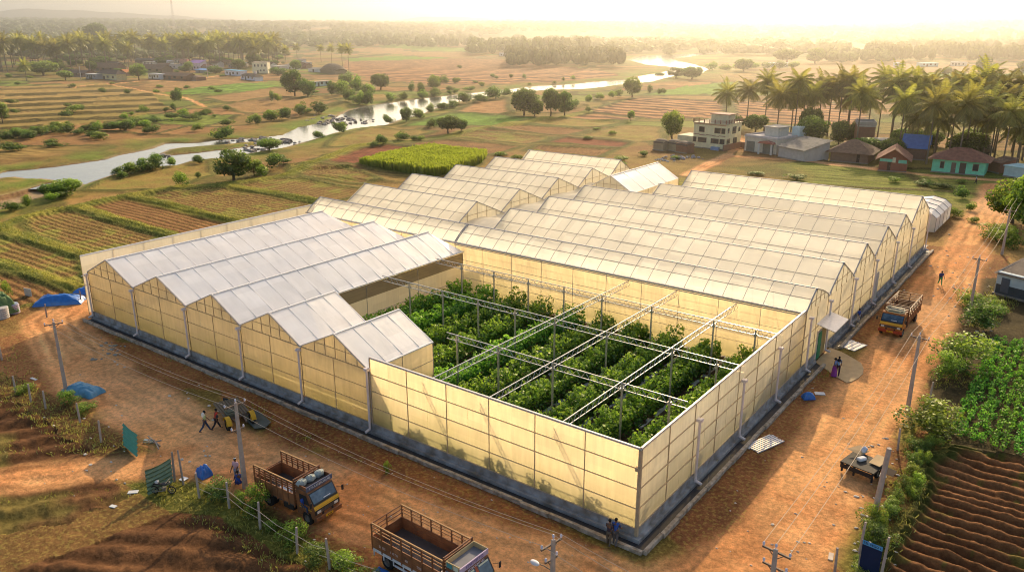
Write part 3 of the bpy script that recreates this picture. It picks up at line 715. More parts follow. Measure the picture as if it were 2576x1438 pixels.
def gable_y(root, x0, x1, y0, y1, ze, zr, xr=None, step=2.05, mat=None, hip=0.0, front=True, gmat=None):
    """roof span with its ridge along y"""
    xr = (x0 + x1) / 2 if xr is None else xr; mat = mat or F_COOL
    V_, Q_ = [], []
    ys = list(np.arange(y0, y1 - hip + .01, step))
    if y1 - hip - ys[-1] > .4: ys.append(y1 - hip)
    V_ = []; n = 3
    for s, xe in ((-1, x0), (1, x1)):
        b = len(V_)
        for y in ys:
            for k in range(n + 1):
                t = k / n; V_.append((xe * (1 - t) + xr * t, y, ze + (zr - ze) * t + .05 * math.sin(PI * t) + rnd.uniform(-.012, .012)))
        for i in range(len(ys) - 1):
            for k in range(n): Q_.append((b+i*(n+1)+k, b+(i+1)*(n+1)+k, b+(i+1)*(n+1)+k+1, b+i*(n+1)+k+1))
    if hip:      # the far end of the sheet is drawn down to the eave
        b = len(V_); yh = ys[-1]
        V_ += [(x0, yh, ze), (xr, yh, zr), (x1, yh, ze), (x0, y1, ze - .1), (x1, y1, ze - .1)]
        Q_ += [(b, b+1, b+3), (b+1, b+4, b+3), (b+1, b+2, b+4)]
    me = bpy.data.meshes.new('roof'); me.from_pydata(V_, [], Q_); me.update(); me.materials.append(mat)
    ro = bpy.data.objects.new('roof', me); col.objects.link(ro); ro.parent = root
    fr = MB()
    for i, y in enumerate(ys):
        for xe in (x0, x1):
            w_ = .09 if i % 2 == 0 else .045
            fr.beam((xe, y, ze + .03), (xr, y, zr + .03), w_, .05)
    fr.build('rafters', WHITE_T, ro)
    rc = MB(); rc.beam((xr, y0 - .12, zr + .05), (xr, y1 - hip, zr + .05), .17, .09)
    rc.build('ridge_cap', WHITE_T, ro)
    vg = MB(); vg.beam((x1, y0 - .05, ze + .05), (xr, y0 - .05, zr + .05), .10, .16); vg.beam((x0, y0 - .05, ze + .05), (xr, y0 - .05, zr + .05), .08, .09)
    vg.build('verge_trim', ALU_L, ro)
    if front:
        gb = MB(); gb.quad((x0, y0, ze), (x1, y0, ze), (xr, y0, zr)); g = gb.build('gable', gmat or F_WALL, root)
        gm = MB(); hh = zr - ze
        gm.beam((x0, y0-.03, ze), (x1, y0-.03, ze), .08, .06)
        for f in (-.62, -.3, 0, .3, .62):
            x = xr + f * (x1 - x0) / 2; gm.beam((x, y0-.03, ze), (x, y0-.03, ze + hh * (1 - abs(f))), .06, .05)
        for zz in (.42,):
            gm.beam((xr - (xr - x0) * (1 - zz), y0-.03, ze + hh * zz), (xr + (x1 - xr) * (1 - zz), y0-.03, ze + hh * zz), .05)
        gm.build('gable_bars', RUST, g)
    return ro

def drainpipe(root, x, y, z0, z1, dx, dy):
    b = MB(); b.tube((x, y, z0), (x, y, z1), .10, n=10); b.box(x-.2, y-.2, z1, x+.2, y+.2, z1+.22)
    b.tube((x, y, z0+.12), (x+dx*.5, y+dy*.5, z0-.02), .12, n=8); b.build('drainpipe', PIPE, root, bevel=.02)

# --- front white-roofed block
GH1 = empty('greenhouse', (-47, 0, 0), 0, 'white-roofed greenhouse block with five sawtooth gables facing the bare earth road', 'greenhouse', 'joined greenhouse blocks')
def loc(root): return Matrix.Translation(-Vector(root.location))
class Rooted:
    """children are built in world metres, then re-expressed under their root"""
    def __init__(s, root): s.root = root; s.n = set(bpy.data.objects.keys())
    def done(s):
        for o in bpy.data.objects:
            if o.name not in s.n and o.parent is s.root: o.location = -Vector(s.root.location)
rt_ = Rooted(GH1)
VX = [-69.5, -59.9, -50.2, -41.4, -32.9, -24.5]; RX = [-64.9, -54.9, -45.5, -36.9, -28.4]
for i in range(5):
    gable_y(GH1, VX[i], VX[i+1], 0, 32.0 if i < 3 else 7.6, 5.5, 7.65, RX[i], step=2.0, hip=1.8 if i < 3 else 0)
    # gutter along the valley
    g = MB(); g.beam((VX[i+1], -.1, 5.5), (VX[i+1], 31.8 if i < 3 else 7.6, 5.5), .28, .1); g.build('gutter', WHITE_T, GH1)
    if i >= 3:
        gb = MB(); gb.quad((VX[i], 7.6, 5.5), (VX[i+1], 7.6, 5.5), (RX[i], 7.6, 7.65)); gb.build('gable', F_GAB, GH1)
def wall_panels(root, p0, p1, z0, z1, nx, zs, mat, bar=RUST, out=(0,-1), w=.055, name='wall', ribs=True):
    """sheeted wall between two ground points with posts and rails"""
    p0, p1 = Vector((*p0, 0)), Vector((*p1, 0)); o = Vector((*out, 0)) * .05
    wb = MB(); cols = nx * 2
    for i in range(cols):
        a = p0.lerp(p1, i / cols); b = p0.lerp(p1, (i + 1) / cols)
        for k in range(len(zs) - 1):
            j = Vector((*out, 0)) * rnd.uniform(-.012, .012)
            wb.quad(a + j + Vector((0,0,zs[k])), b + j + Vector((0,0,zs[k])), b + j + Vector((0,0,zs[k+1])), a + j + Vector((0,0,zs[k+1])))
    wo = wb.build(name, mat, root)
    fb = MB()
    for i in range(nx + 1):
        a = p0.lerp(p1, i / nx) + o; fb.beam(a + Vector((0,0,z0)), a + Vector((0,0,z1)), w, w * .8, up=(1, .3, 0))
    for z in zs[:-1]: fb.beam(p0 + o + Vector((0,0,z)), p1 + o + Vector((0,0,z)), w * .8)
    fb.build(name + '_bars', bar, wo)
    return wo
for i in range(5):
    wall_panels(GH1, (VX[i], 0), (VX[i+1], 0), .8, 5.5, 2, [.85, 2.4, 3.9, 5.5], F_WALL)
    drainpipe(GH1, VX[i] + (.12 if i == 0 else 0), -.3, .35, 5.15, 0, -1)
wall_panels(GH1, (-69.5, 0), (-69.5, 32), .8, 5.5, 6, [.85, 2.4, 3.9, 5.5], F_WALL2, out=(-1, 0))
# inner side wall of the third span, banded in brown shade net
wall_panels(GH1, (-41.3, 7.6), (-41.3, 31.6), .2, 5.3, 3, [.2, 2.0, 3.9], F_GAB, out=(1, 0), bar=ALU)
nb = MB(); nb.quad((-41.25, 7.6, 3.9), (-41.25, 31.6, 3.9), (-41.25, 31.6, 5.4), (-41.25, 7.6, 5.4))
SHADE = film('brown_shade_net', (.30,.24,.16), (.36,.30,.2), clear=.2, trans=.4, gloss=.02, axis=2, streak=6, var=.25)
nb.build('shade_net', SHADE, GH1)
wall_panels(GH1, (-24.5, 0), (-24.5, 7.6), .6, 5.4, 2, [.6, 2.2, 3.8, 5.4], F_WALL2, out=(1, 0), bar=ALU)
wall_panels(GH1, (-41.4, 7.6), (-24.5, 7.6), .6, 5.4, 4, [.6, 2.2, 3.8, 5.4], F_WALL2, out=(0, 1), bar=ALU)
pb = MB(); pb.box(-69.7, -.12, 0, -24.45, .1, .82); pb.box(-69.7, .1, 0, -69.45, 32, .82); pb.build('plinth', PLINTH, GH1)
# tall windbreak screen beyond the first gable
sc_ = wall_panels(GH1, (-71.2, .2), (-71.6, 35), .0, 7.0, 9, [.3, 3.6, 7.0], F_GAB, out=(-1, 0), name='screen_wall')
tb = MB(); tb.beam((-71.2, .2, 7.03), (-71.6, 35, 7.03), .12); tb.build('screen_rail', WHITE_T, sc_)
rt_.done()

# --- open-topped bay with lattice trusses
GH2 = empty('greenhouse', (-12, 0, 0), 0, 'roofless greenhouse bay with glowing yellow walls and lattice trusses above leafy rows', 'greenhouse', 'joined greenhouse blocks')
rt_ = Rooted(GH2)
ZS = [.85, 2.3, 3.75, 5.2, 6.6]
wall_panels(GH2, (-24.3, 0), (0, 0), .8, 6.6, 6, ZS, F_WALL, w=.07)
wall_panels(GH2, (0, 0), (0, 32.3), .8, 6.6, 8, ZS, F_WALL2, out=(1, 0), w=.08)
b = MB(); b.beam((-24.35, 0, 6.64), (.06, 0, 6.64), .14); b.beam((0, -.06, 6.64), (0, 32.3, 6.64), .14); b.beam((-24.35, 0, .8), (-24.35, 0, 6.6), .1)
b.build('wall_cap', ALU_L, GH2)
b = MB(); b.beam((.03, -.05, .3), (.03, -.05, 6.6), .2); b.box(-.22, -.25, 5.1, .12, .05, 5.35); b.build('corner_post', RUST, GH2)
for y in (8.3, 16.6, 24.9): drainpipe(GH2, .32, y, .3, 5.2, 1, 0)
drainpipe(GH2, -24.4, -.32, .3, 5.6, 0, -1)
b = MB(); b.box(-24.4, -.12, 0, .12, .12, .82); b.box(-.12, .12, 0, .12, 34.0, .82); b.build('plinth', PLINTH, GH2)
GALV = paint('galvanised_tube', (.55,.52,.48), .35, .15, 4, .6)
def truss(root, p, q, zt=5.85, h=.55, dbl=.0, pitch=.8):
    b = MB(); p, q = Vector(p), Vector(q); L = (q - p).length; n = int(L / pitch)
    top = Vector((0,0,zt)); bot = Vector((0,0,zt-h))
    b.tube(p + top, q + top, .045, n=6); b.tube(p + bot, q + bot, .04, n=6)
    for i in range(n):
        a = p.lerp(q, i / n); c = p.lerp(q, (i + .5) / n); d = p.lerp(q, (i + 1) / n)
        b.tube(a + bot, c + top, .02, n=4, cap=False); b.tube(c + top, d + bot, .02, n=4, cap=False)
    return b.build('truss', GALV, root)
TY = [9.4, 18.0, 26.6]; TX = [-18.6, -13.0, -6.6]
for y in TY: truss(GH2, (-24.4 if y < 10 else -41.2, y, 0), (-1.2 if y < 10 else -.2, y, 0))
for x in TX: truss(GH2, (x, .1, 0), (x, 32.3, 0), zt=6.0)
for y in TY:
    for x in [-37.2, -32.5, -27.8, -23.2] + TX + [-2.6]:
        if y < 10 and x < -24: continue
        b = MB(); b.beam((x, y, 0), (x, y, 5.8), .13); b.box(x-.13, y-.13, 5.2, x+.13, y+.13, 5.45); b.build('post', GALV, GH2)
rt_.done()

# --- long rear-right spans
GH3 = empty('greenhouse', (-22, 60, 0), 0, 'largest greenhouse block, six long cream roof spans ending in gables by the vehicle road', 'greenhouse', 'joined greenhouse blocks')
rt_ = Rooted(GH3)
RY = [(32.4, 39.3, 34.9, 8.0, -43, 6.3), (39.3, 48.4, 43.6, 8.5, -43, 6.0), (48.4, 57.4, 52.7, 8.6, -43, 6.0), (57.4, 67.6, 62.2, 8.7, -43, 6.1), (67.6, 76.6, 71.8, 8.4, -35.5, 6.1), (76.6, 88, 81.3, 9.2, -34.5, 6.3)]
for i, (y0, y1, yr, zr, x0, ze) in enumerate(RY):
    gable_x(GH3, y0, y1, x0, 0, ze, zr, yr, arch=.02 if i else .12, s_end=i > 0)
    g = MB(); g.beam((x0, y1, ze - .02), (.15, y1, ze - .02), .3, .1); g.build('gutter', ALU_L, GH3)
    wall_panels(GH3, (0, y0), (0, y1), .8, 6.0, 2, [.85, 2.3, 3.75, ze if i else 6.3], F_WALL2, out=(1, 0), w=.07)
for y in (33.1, 39.3, 48.4, 57.4, 67.6, 76.6, 87.6): drainpipe(GH3, .34, y, .3, 5.55, 1, 0)
# inner wall that closes the long span towards the open bay
wall_panels(GH3, (-43, 32.4), (0, 32.4), 0.1, 6.2, 10, [.1, 2.0, 4.2, 6.2], F_WALL, out=(0, -1), bar=ALU)
g = MB(); g.beam((-43, 32.2, 6.28), (0, 32.2, 6.28), .3, .16); g.beam((-43, 32.0, 6.1), (0, 32.0, 6.1), .08); g.build('gutter', ALU, GH3)
wall_panels(GH3, (-34.5, 88), (0, 88), .8, 6.3, 8, [.85, 3.5, 6.3], F_WALL2, out=(0, 1))
wall_panels(GH3, (-43, 39), (-43, 67), .2, 6.0, 6, [.2, 3.0, 6.0], F_GAB, out=(-1, 0))
b = MB(); b.box(-.12, 41.2, 0, .12, 88, .82); b.box(-.12, 34.0, 0, .12, 36.5, .82); b.build('plinth', PLINTH, GH3)
# entrance
GREEN = paint('green_door_paint', (.02,.26,.12), .5, .2, 2)
d = MB(); d.box(.02, 36.7, .05, .14, 39.6, 3.2); door = d.build('door_frame', ALU_L, GH3)
d = MB(); d.box(.12, 36.9, .08, .2, 37.9, 2.9); dd = d.build('door', GREEN, GH3)
d = MB(); d.box(.2, 37.75, 1.3, .26, 37.83, 1.6); d.build('handle', ALU, dd)
TRANSP = film('door_sheet', (.6,.5,.25), (.9,.75,.35), clear=.25, trans=.5)
d = MB(); d.quad((.15, 37.95, .1), (.15, 39.5, .1), (.15, 39.5, 3.1), (.15, 37.95, 3.1)); d.build('door_sheet', TRANSP, GH3)
d = MB(); d.quad((.1, 35.9, 4.2), (.1, 40.4, 4.2), (1.9, 40.4, 3.75), (1.9, 35.9, 3.75)); d.beam((.1, 35.9, 4.16), (1.9, 35.9, 3.7), .05); d.beam((.1, 40.4, 4.16), (1.9, 40.4, 3.7), .05); d.beam((1.9, 35.9, 3.72), (1.9, 40.4, 3.72), .06)
d.build('canopy', ALU_L, GH3)
d = MB(); d.box(.05, 58.6, .1, .16, 60.2, 3.6); dd = d.build('side_door', paint('grey_door', (.45,.45,.42), .5), GH3)
rt_.done()

# --- rear-left spans
GH4 = empty('greenhouse', (-60, 62, 0), 0, 'rear greenhouse block of parallel cream spans bordering the tall yellow-green crop', 'greenhouse', 'joined greenhouse blocks')
rt_ = Rooted(GH4)
gable_x(GH4, 32.4, 39.3, -71, -43.2, 6.3, 8.0, 34.9, arch=.15, n_end=False)
AY = [(39.3, 49.9, 43.9), (49.9, 60.8, 54.5), (60.8, 72.0, 65.5), (72.0, 83.2, 76.6), (83.2, 91.6, 87.0)]
for i, (y0, y1, yr) in enumerate(AY):
    gable_x(GH4, y0, y1, -71.3, -49.0 - i * .45, 6.0, 8.6, yr, step=2.0)
    g = MB(); g.beam((-71.3, y1, 6.05), (-48.8 - i*.45, y1, 6.05), .3, .1); g.build('gutter', ALU_L, GH4)
    wall_panels(GH4, (-71.3, y0), (-71.3, y1), .3, 6, 2, [.3, 3, 6.0], F_WALL2, out=(-1, 0))
wall_panels(GH4, (-71, 32.4), (-43, 32.4), .3, 6.2, 6, [.3, 3.2, 6.2], F_WALL, out=(0, -1))
g = MB(); g.beam((-71, 32.2, 6.28), (-43, 32.2, 6.28), .3, .14); g.build('gutter', ALU, GH4)
# slack cover sheet between the spans
xs_ = np.linspace(-50.6, -42.6, 14); ys_ = np.linspace(38.6, 76, 60); gx, gy = np.meshgrid(xs_, ys_)
gz = 6.05 + .45 * np.sin((gy - 39) / 10.6 * 2 * PI - 1.2) * (1 - np.abs(gx + 46.8) / 7) + (fbm(gx, gy, 2.2, 7) - .5) * .35
I = np.arange(gx.size).reshape(gx.shape); q = np.stack([I[:-1,:-1], I[:-1,1:], I[1:,1:], I[1:,:-1]], -1).reshape(-1, 4)
npmesh('cover_sheet', np.stack([gx, gy, gz], -1).reshape(-1, 3), q, F_CLOTH, parent=GH4, smooth=True)
rt_.done()
# --- small bright gable house
GH5 = empty('greenhouse', (-44, 80, 0), 0, 'small greenhouse with plain bright white roof set crosswise among the cream spans', 'greenhouse', 'joined greenhouse blocks')
rt_ = Rooted(GH5)
gable_y(GH5, -48.6, -40.3, 72.4, 89, 6.2, 8.6, -44.4, step=4, mat=F_WHITE, gmat=F_GAB)
wall_panels(GH5, (-40.3, 74), (-40.3, 89), .3, 6.2, 4, [.3, 3.2, 6.2], F_WALL2, out=(1, 0))
wall_panels(GH5, (-48.6, 89), (-40.3, 89), .3, 6.2, 2, [.3, 3.2, 6.2], F_WALL2, out=(0, 1))
rt_.done()
# --- low white tunnel past the far end
GH6 = empty('polytunnel', (-1, 108, 0), 0, 'low white sheeted tunnel house standing past the far end of the long spans', 'greenhouse')
rt_ = Rooted(GH6)
c0 = at(2328, 575); c1 = at(2395, 570)
b = MB(); prof = [(-6.6, 0), (-6.6, 2.2), (-5.6, 3.1), (-3.7, 3.5), (-1.8, 3.1), (-.8, 2.3), (-.8, 0)]
vv = []
for (x, z) in prof: vv.append((x, z))
for i in range(len(prof) - 1):
    (xa, za), (xb, zb) = prof[i], prof[i+1]; b.quad((xa, 101, za), (xb, 101, zb), (xb, 114, zb), (xa, 114, za))
b.build('cover', F_WHITE, GH6)
b = MB(); b.quad(*[(x, 101.02, z) for x, z in prof]); b.build('end_sheet', F_CLOTH, GH6)
for y in (100.95, 104.2, 107.5, 110.8, 114):
    b = MB()
    for i in range(len(prof) - 1): b.tube((prof[i][0], y, prof[i][1] + .04), (prof[i+1][0], y, prof[i+1][1] + .04), .05, n=5)
    b.build('hoop', ALU, GH6)
rt_.done()

# --- drain and kerb round the block
dr = empty('drain', (0, 0, 0), 0, 'dark open drain with a pale concrete kerb running round the greenhouse foot', 'drain')
b = MB(); b.box(-69.6, -1.15, .0, 1.1, -.12, .03); b.box(.12, -.12, 0, 1.1, 36.2, .03); b.box(.12, 41.2, 0, 1.1, 88.4, .03); b.build('bed', DRAIN, dr)
b = MB(); b.box(-69.6, -.42, .03, .42, -.12, .32); b.box(.12, -.12, .03, .42, 36.2, .32); b.box(.12, 41.2, .03, .42, 88.4, .32); b.build('ledge', PLINTH, dr)
b = MB()
def wob_kerb(p, q, n, out):
    for i in range(n):
        a = Vector(p).lerp(Vector(q), i / n); c = Vector(p).lerp(Vector(q), (i + 1) / n)
        j = rnd.uniform(-.03, .03); h = .30 + rnd.uniform(-.02, .03); o = Vector((*out, 0))
        s = Vector((c - a)).normalized() * .012
        A, B_ = a + o * j + s, c + o * j - s
        A2, B2 = A + o * (.28 + j), B_ + o * (.28 + j)
        k = len(b.v); b.v += [(*A[:2], 0), (*B_[:2], 0), (*B2[:2], 0), (*A2[:2], 0), (*A[:2], h), (*B_[:2], h), (*B2[:2], h), (*A2[:2], h)]
        b.f.extend([tuple(k + t for t in qq) for qq in ((0,3,2,1),(4,5,6,7),(0,1,5,4),(1,2,6,5),(2,3,7,6),(3,0,4,7))])
for a_ in (((-69.6, -1.15, 0), (1.1, -1.15, 0), 30, (0, -1)), ((1.1, -1.15, 0), (1.1, 36.0, 0), 16, (1, 0)), ((1.1, 41.4, 0), (1.1, 88.5, 0), 20, (1, 0))):
    b = MB(); wob_kerb(*a_); b.build('kerb', KERB, dr, bevel=.02)
# concrete apron in front of the door
b = MB(); b.prism([(.3, 36.3), (.3, 41.1), (1.6, 40.6), (2.9, 39.7), (4.0, 38.8), (4.55, 37.6), (4.85, 36.2), (4.75, 34.9), (4.45, 33.6), (4.1, 33.2), (2.9, 34.0), (1.6, 35.2)], .0, .09, 'z')
tag(b.build('door_apron', paint('apron_concrete', (.50,.36,.20), .9, .15, 1.5, bump=.2), bevel=.03), kind='structure')

# ------------------------------------------------------------------ crop rows inside
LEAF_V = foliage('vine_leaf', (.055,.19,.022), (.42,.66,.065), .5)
def leafcards(cen, nrm, size, seed=0, asp=.75):
    """numpy: one quad per centre, facing roughly nrm with scatter"""
    g = np.random.RandomState(seed); N = len(cen)
    n = nrm + g.normal(0, .55, (N, 3)); n /= np.linalg.norm(n, axis=1, keepdims=True) + 1e-9
    up = g.normal(0, 1, (N, 3)); u = np.cross(n, up); u /= np.linalg.norm(u, axis=1, keepdims=True) + 1e-9; v = np.cross(n, u)
    s = (size * g.uniform(.6, 1.3, N))[:, None]
    a = cen - v * s * .5; b = cen + u * s * .5 * asp; c = cen + v * s * .5 + n * s * .12; d = cen - u * s * .5 * asp
    V_ = np.stack([a, b, c, d], 1).reshape(-1, 3); q = np.arange(4 * N).reshape(N, 4)
    return V_, q
def clump_cloud(cs, rs, per, seed, squash=1.0):
    """leaf centres and normals on a set of ellipsoid clumps; shade from height and chance"""
    g = np.random.RandomState(seed); C_ = []; N_ = []; S_ = []
    for (c, r) in zip(cs, rs):
        k = max(6, int(per * (r ** 1.6))); d = g.normal(0, 1, (k, 3)); d /= np.linalg.norm(d, axis=1, keepdims=True)
        rad = r * (g.uniform(.45, 1.0, k) ** .5)[:, None]; p = d * rad; p[:, 2] *= squash
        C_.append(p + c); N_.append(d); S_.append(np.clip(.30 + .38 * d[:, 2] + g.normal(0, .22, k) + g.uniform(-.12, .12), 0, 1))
    return np.concatenate(C_), np.concatenate(N_), np.concatenate(S_)
def crop_row(name, x, y0, y1, w, h, mat, label, cat, group, seed, step=.5, leaf=.30, per=105, droop=True):
    g = np.random.RandomState(seed); cs = []; rs = []
    y = y0
    while y < y1:
        hh = h * g.uniform(.68, 1.16)
        for k in range(max(2, int(w / .9))):
            xx = (k + .5) / max(2, int(w / .9)) * w - w / 2 + g.uniform(-.2, .2)
            top = hh * (1 - .18 * abs(xx / (w / 2)) ** 2)
            for z in ((top - .3, top * .62, top * .3) if droop else (top * .55,)):
                if z < .25: z = .25
                cs.append((x + xx * (1 + .1 * (1 - z / h)) + g.uniform(-.12, .12), y + g.uniform(-.25, .25), z)); rs.append(g.uniform(.34, .55) * (1 if droop else h * .9))
        y += step * g.uniform(.8, 1.25)
    c, n, s = clump_cloud(np.array(cs), rs, per, seed, 1.15)
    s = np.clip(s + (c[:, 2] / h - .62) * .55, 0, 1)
    V_, q = leafcards(c, n, leaf, seed)
    V_[:, 2] = np.maximum(V_[:, 2], .03)
    o = npmesh(name, V_ - np.array([x, y0, 0]), q, mat, shade=np.repeat(s, 4)); o.location = (x, y0, 0)
    return tag(o, label, cat, group)
RXs = [-5.2 + 2.0 - 4 * k for k in range(10)]
RXs = [-3.2 - 4.0 * k - .0 for k in range(10)]
ordn = ['nearest the vehicle road wall', 'second from the vehicle road wall', 'third from the vehicle road wall', 'fourth from the vehicle road wall', 'fifth from the vehicle road wall', 'sixth from the vehicle road wall', 'seventh from the vehicle road wall', 'fourth from the white-roofed block', 'second from the white-roofed block', 'against the white-roofed block']
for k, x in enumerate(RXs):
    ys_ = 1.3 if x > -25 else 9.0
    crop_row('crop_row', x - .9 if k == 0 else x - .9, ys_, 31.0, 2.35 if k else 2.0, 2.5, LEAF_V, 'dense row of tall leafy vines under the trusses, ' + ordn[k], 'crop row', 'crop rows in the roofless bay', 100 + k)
# ------------------------------------------------------------------ trees, palms, bushes
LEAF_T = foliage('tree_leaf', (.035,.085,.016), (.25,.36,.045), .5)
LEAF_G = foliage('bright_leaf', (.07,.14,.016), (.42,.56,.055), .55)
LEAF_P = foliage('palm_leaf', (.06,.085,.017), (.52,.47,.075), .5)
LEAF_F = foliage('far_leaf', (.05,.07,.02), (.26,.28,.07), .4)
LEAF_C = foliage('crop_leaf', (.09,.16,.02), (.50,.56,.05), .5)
BARK = paint('bark', (.16,.11,.07), .9, .3, 3, bump=.5)
PBARK = paint('palm_bark', (.24,.19,.14), .9, .25, 4, bump=.4)

def heightpx(x, y, yt):
    X0, Y0 = at(x, y); lo, hi = 0., 80.
    for _ in range(40):
        mz = (lo + hi) / 2
        dx, dy = X0 - CAMX, Y0 - CAMY; f = dx * FW[0] + dy * FW[1]; u = mz - HC
        yy = CY - F * (f * sp_ + u * cp_) / (f * cp_ - u * sp_)
        if yy > yt: lo = mz
        else: hi = mz
    return lo
def mpp(x, y):
    """metres across per surveyed pixel at a ground point"""
    X0, Y0 = at(x, y); dx, dy = X0 - CAMX, Y0 - CAMY
    return ((dx * FW[0] + dy * FW[1]) * cp_ + HC * sp_) / F

def crown_mesh(name, seed, n, per, leaf, mat, zc=.62, rz=.36, rxy=.5, cr=(.14,.24), trunkless=False):
    g = np.random.RandomState(seed); cs = []; rs = []
    for k in range(n):
        d = g.normal(0, 1, 3); d /= np.linalg.norm(d); rad = g.uniform(.55, 1) ** .5
        r = g.uniform(*cr)
        cs.append((d[0] * (rxy - r * .8) * rad, d[1] * (rxy - r * .8) * rad, zc + d[2] * (rz - r * .7) * rad)); rs.append(r)
    c, nrm, s = clump_cloud(np.array(cs), rs, per, seed, .85)
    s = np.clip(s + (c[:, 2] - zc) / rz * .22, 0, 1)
    V_, q = leafcards(c, nrm, leaf, seed)
    V_[:, 2] = np.maximum(V_[:, 2], 0.0)
    return npmesh(name, V_, q, mat, shade=np.repeat(s, 4), link=False), cs
def trunk_mesh(name, cs, seed, r=.03, top=.6, mat=None, forks=7):
    g = random.Random(seed); b = MB()
    p = Vector((0,0,-.02)); pts = [(p, r * 1.25)]
    for k in range(3):
        p = p + Vector((g.uniform(-.02,.02), g.uniform(-.02,.02), top / 4)); pts.append((p, r * (1 - .18 * k)))
    for i in range(3): b.tube(pts[i][0], pts[i+1][0], pts[i][1], pts[i+1][1], n=7)
    for c in cs[:forks]:
        q = pts[-1][0] if g.random() < .6 else pts[-2][0]
        mdl = q.lerp(Vector(c), .5) + Vector((0, 0, -.03)); b.tube(q, mdl, r * .5, r * .32, n=5); b.tube(mdl, Vector(c), r * .32, r * .12, n=5)
    me = b.mesh(name); me.materials.append(mat or BARK); return me
def obj(name, me, parent=None, loc_=(0,0,0)):
    o = bpy.data.objects.new(name, me); col.objects.link(o); o.location = loc_
    if parent: o.parent = parent
    return o
TREES = []
for i, (n, zc, rz) in enumerate([(26, .62, .36), (20, .60, .38), (30, .66, .32), (22, .55, .44)]):
    cm, cs = crown_mesh('crown', 20 + i, n + 8, 1700, .062, LEAF_T, zc - .06, rz + .06); tm_ = trunk_mesh('trunk', cs, i, top=zc)
    TREES.append((cm, tm_))
TREES_G = []
for i in range(2):
    cm, cs = crown_mesh('crown', 60 + i, 30, 2100, .052, LEAF_G, .55, .44); TREES_G.append((cm, trunk_mesh('trunk', cs, i + 9, top=.5)))
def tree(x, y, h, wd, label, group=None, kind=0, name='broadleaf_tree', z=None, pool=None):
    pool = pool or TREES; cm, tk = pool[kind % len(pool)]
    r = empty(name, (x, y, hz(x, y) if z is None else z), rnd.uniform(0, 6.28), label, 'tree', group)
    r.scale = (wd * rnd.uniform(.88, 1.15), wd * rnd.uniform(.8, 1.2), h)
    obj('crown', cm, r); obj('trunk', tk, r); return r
BUSH = []
for i in range(5):
    g = np.random.RandomState(300 + i); cs = []; rs = []
    for k in range(9):
        a = g.uniform(0, 6.28); rr0 = g.uniform(0, .32); cs.append((math.cos(a) * rr0, math.sin(a) * rr0, g.uniform(.25, .62))); rs.append(g.uniform(.16, .3))
    c, nrm, s = clump_cloud(np.array(cs), rs, 1300, 300 + i, 1.0)
    V_, q = leafcards(c, nrm, .068, 300 + i); V_[:, 2] = np.maximum(V_[:, 2], 0)
    BUSH.append((V_, q, np.repeat(np.clip(s + (c[:, 2] - .4) * .5, 0, 1), 4)))
BUSH_D = [npmesh('bush', *b_[:2], LEAF_T, shade=b_[2], link=False) for b_ in BUSH]
BUSH_G = [npmesh('bush', *b_[:2], LEAF_G, shade=b_[2], link=False) for b_ in BUSH]
def bush(x, y, w_, h, label, group, bright=False, k=None, name='bush', z=None):
    o = obj(name, (BUSH_G if bright else BUSH_D)[rnd.randrange(5) if k is None else k]); o.location = (x, y, (hz(x, y) if z is None else z) - .05)
    o.scale = (w_, w_ * rnd.uniform(.8, 1.2), h); o.rotation_euler = (0, 0, rnd.uniform(0, 6.28)); return tag(o, label, 'bush', group)

# ---- palms
def palm_crown(seed, nf=30, per=13, L=4.3, lw=.17):
    g = np.random.RandomState(seed); V_ = []; S_ = []
    def addq(a, b, c, d, s): V_.extend([a, b, c, d]); S_.extend([s] * 4)
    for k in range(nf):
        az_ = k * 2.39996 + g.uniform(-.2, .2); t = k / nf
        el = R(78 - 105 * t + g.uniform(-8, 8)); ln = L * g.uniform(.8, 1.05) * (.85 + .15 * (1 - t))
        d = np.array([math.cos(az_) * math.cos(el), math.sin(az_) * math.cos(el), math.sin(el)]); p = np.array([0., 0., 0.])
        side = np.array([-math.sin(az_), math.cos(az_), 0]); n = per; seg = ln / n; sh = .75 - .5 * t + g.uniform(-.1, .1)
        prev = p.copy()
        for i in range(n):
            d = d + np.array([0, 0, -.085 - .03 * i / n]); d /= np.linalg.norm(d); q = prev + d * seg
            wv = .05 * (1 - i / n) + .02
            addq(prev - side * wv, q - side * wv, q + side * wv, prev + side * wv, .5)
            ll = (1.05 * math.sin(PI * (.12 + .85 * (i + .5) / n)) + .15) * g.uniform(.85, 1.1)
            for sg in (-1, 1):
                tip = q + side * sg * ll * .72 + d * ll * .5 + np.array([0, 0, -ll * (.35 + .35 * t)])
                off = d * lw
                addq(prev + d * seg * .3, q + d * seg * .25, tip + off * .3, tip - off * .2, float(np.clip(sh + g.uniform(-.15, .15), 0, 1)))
            prev = q
    return np.array(V_), np.array(S_)
PALM = []
for i in range(4):
    v, s = palm_crown(500 + i, 30 + 2 * (i % 2)); q = np.arange(len(v)).reshape(-1, 4)
    PALM.append(npmesh('crown', v, q, LEAF_P, shade=s, link=False))
PALMT = []
for i in range(4):
    b = MB(); g = random.Random(i); p = Vector((0,0,-.02)); lean = g.uniform(.0, .05); a_ = g.uniform(0, 6.28)
    for k in range(6):
        q = Vector((math.cos(a_) * lean * ((k+1)/6) ** 2, math.sin(a_) * lean * ((k+1)/6) ** 2, (k + 1) / 6))
        b.tube(p, q, .17 - .01 * k + (.08 if k == 0 else 0), .165 - .012 * k, n=8, cap=False); p = q
    for v_i, v in enumerate(b.v): pass
    me = b.mesh('trunk'); me.materials.append(PBARK); PALMT.append((me, p.x, p.y))
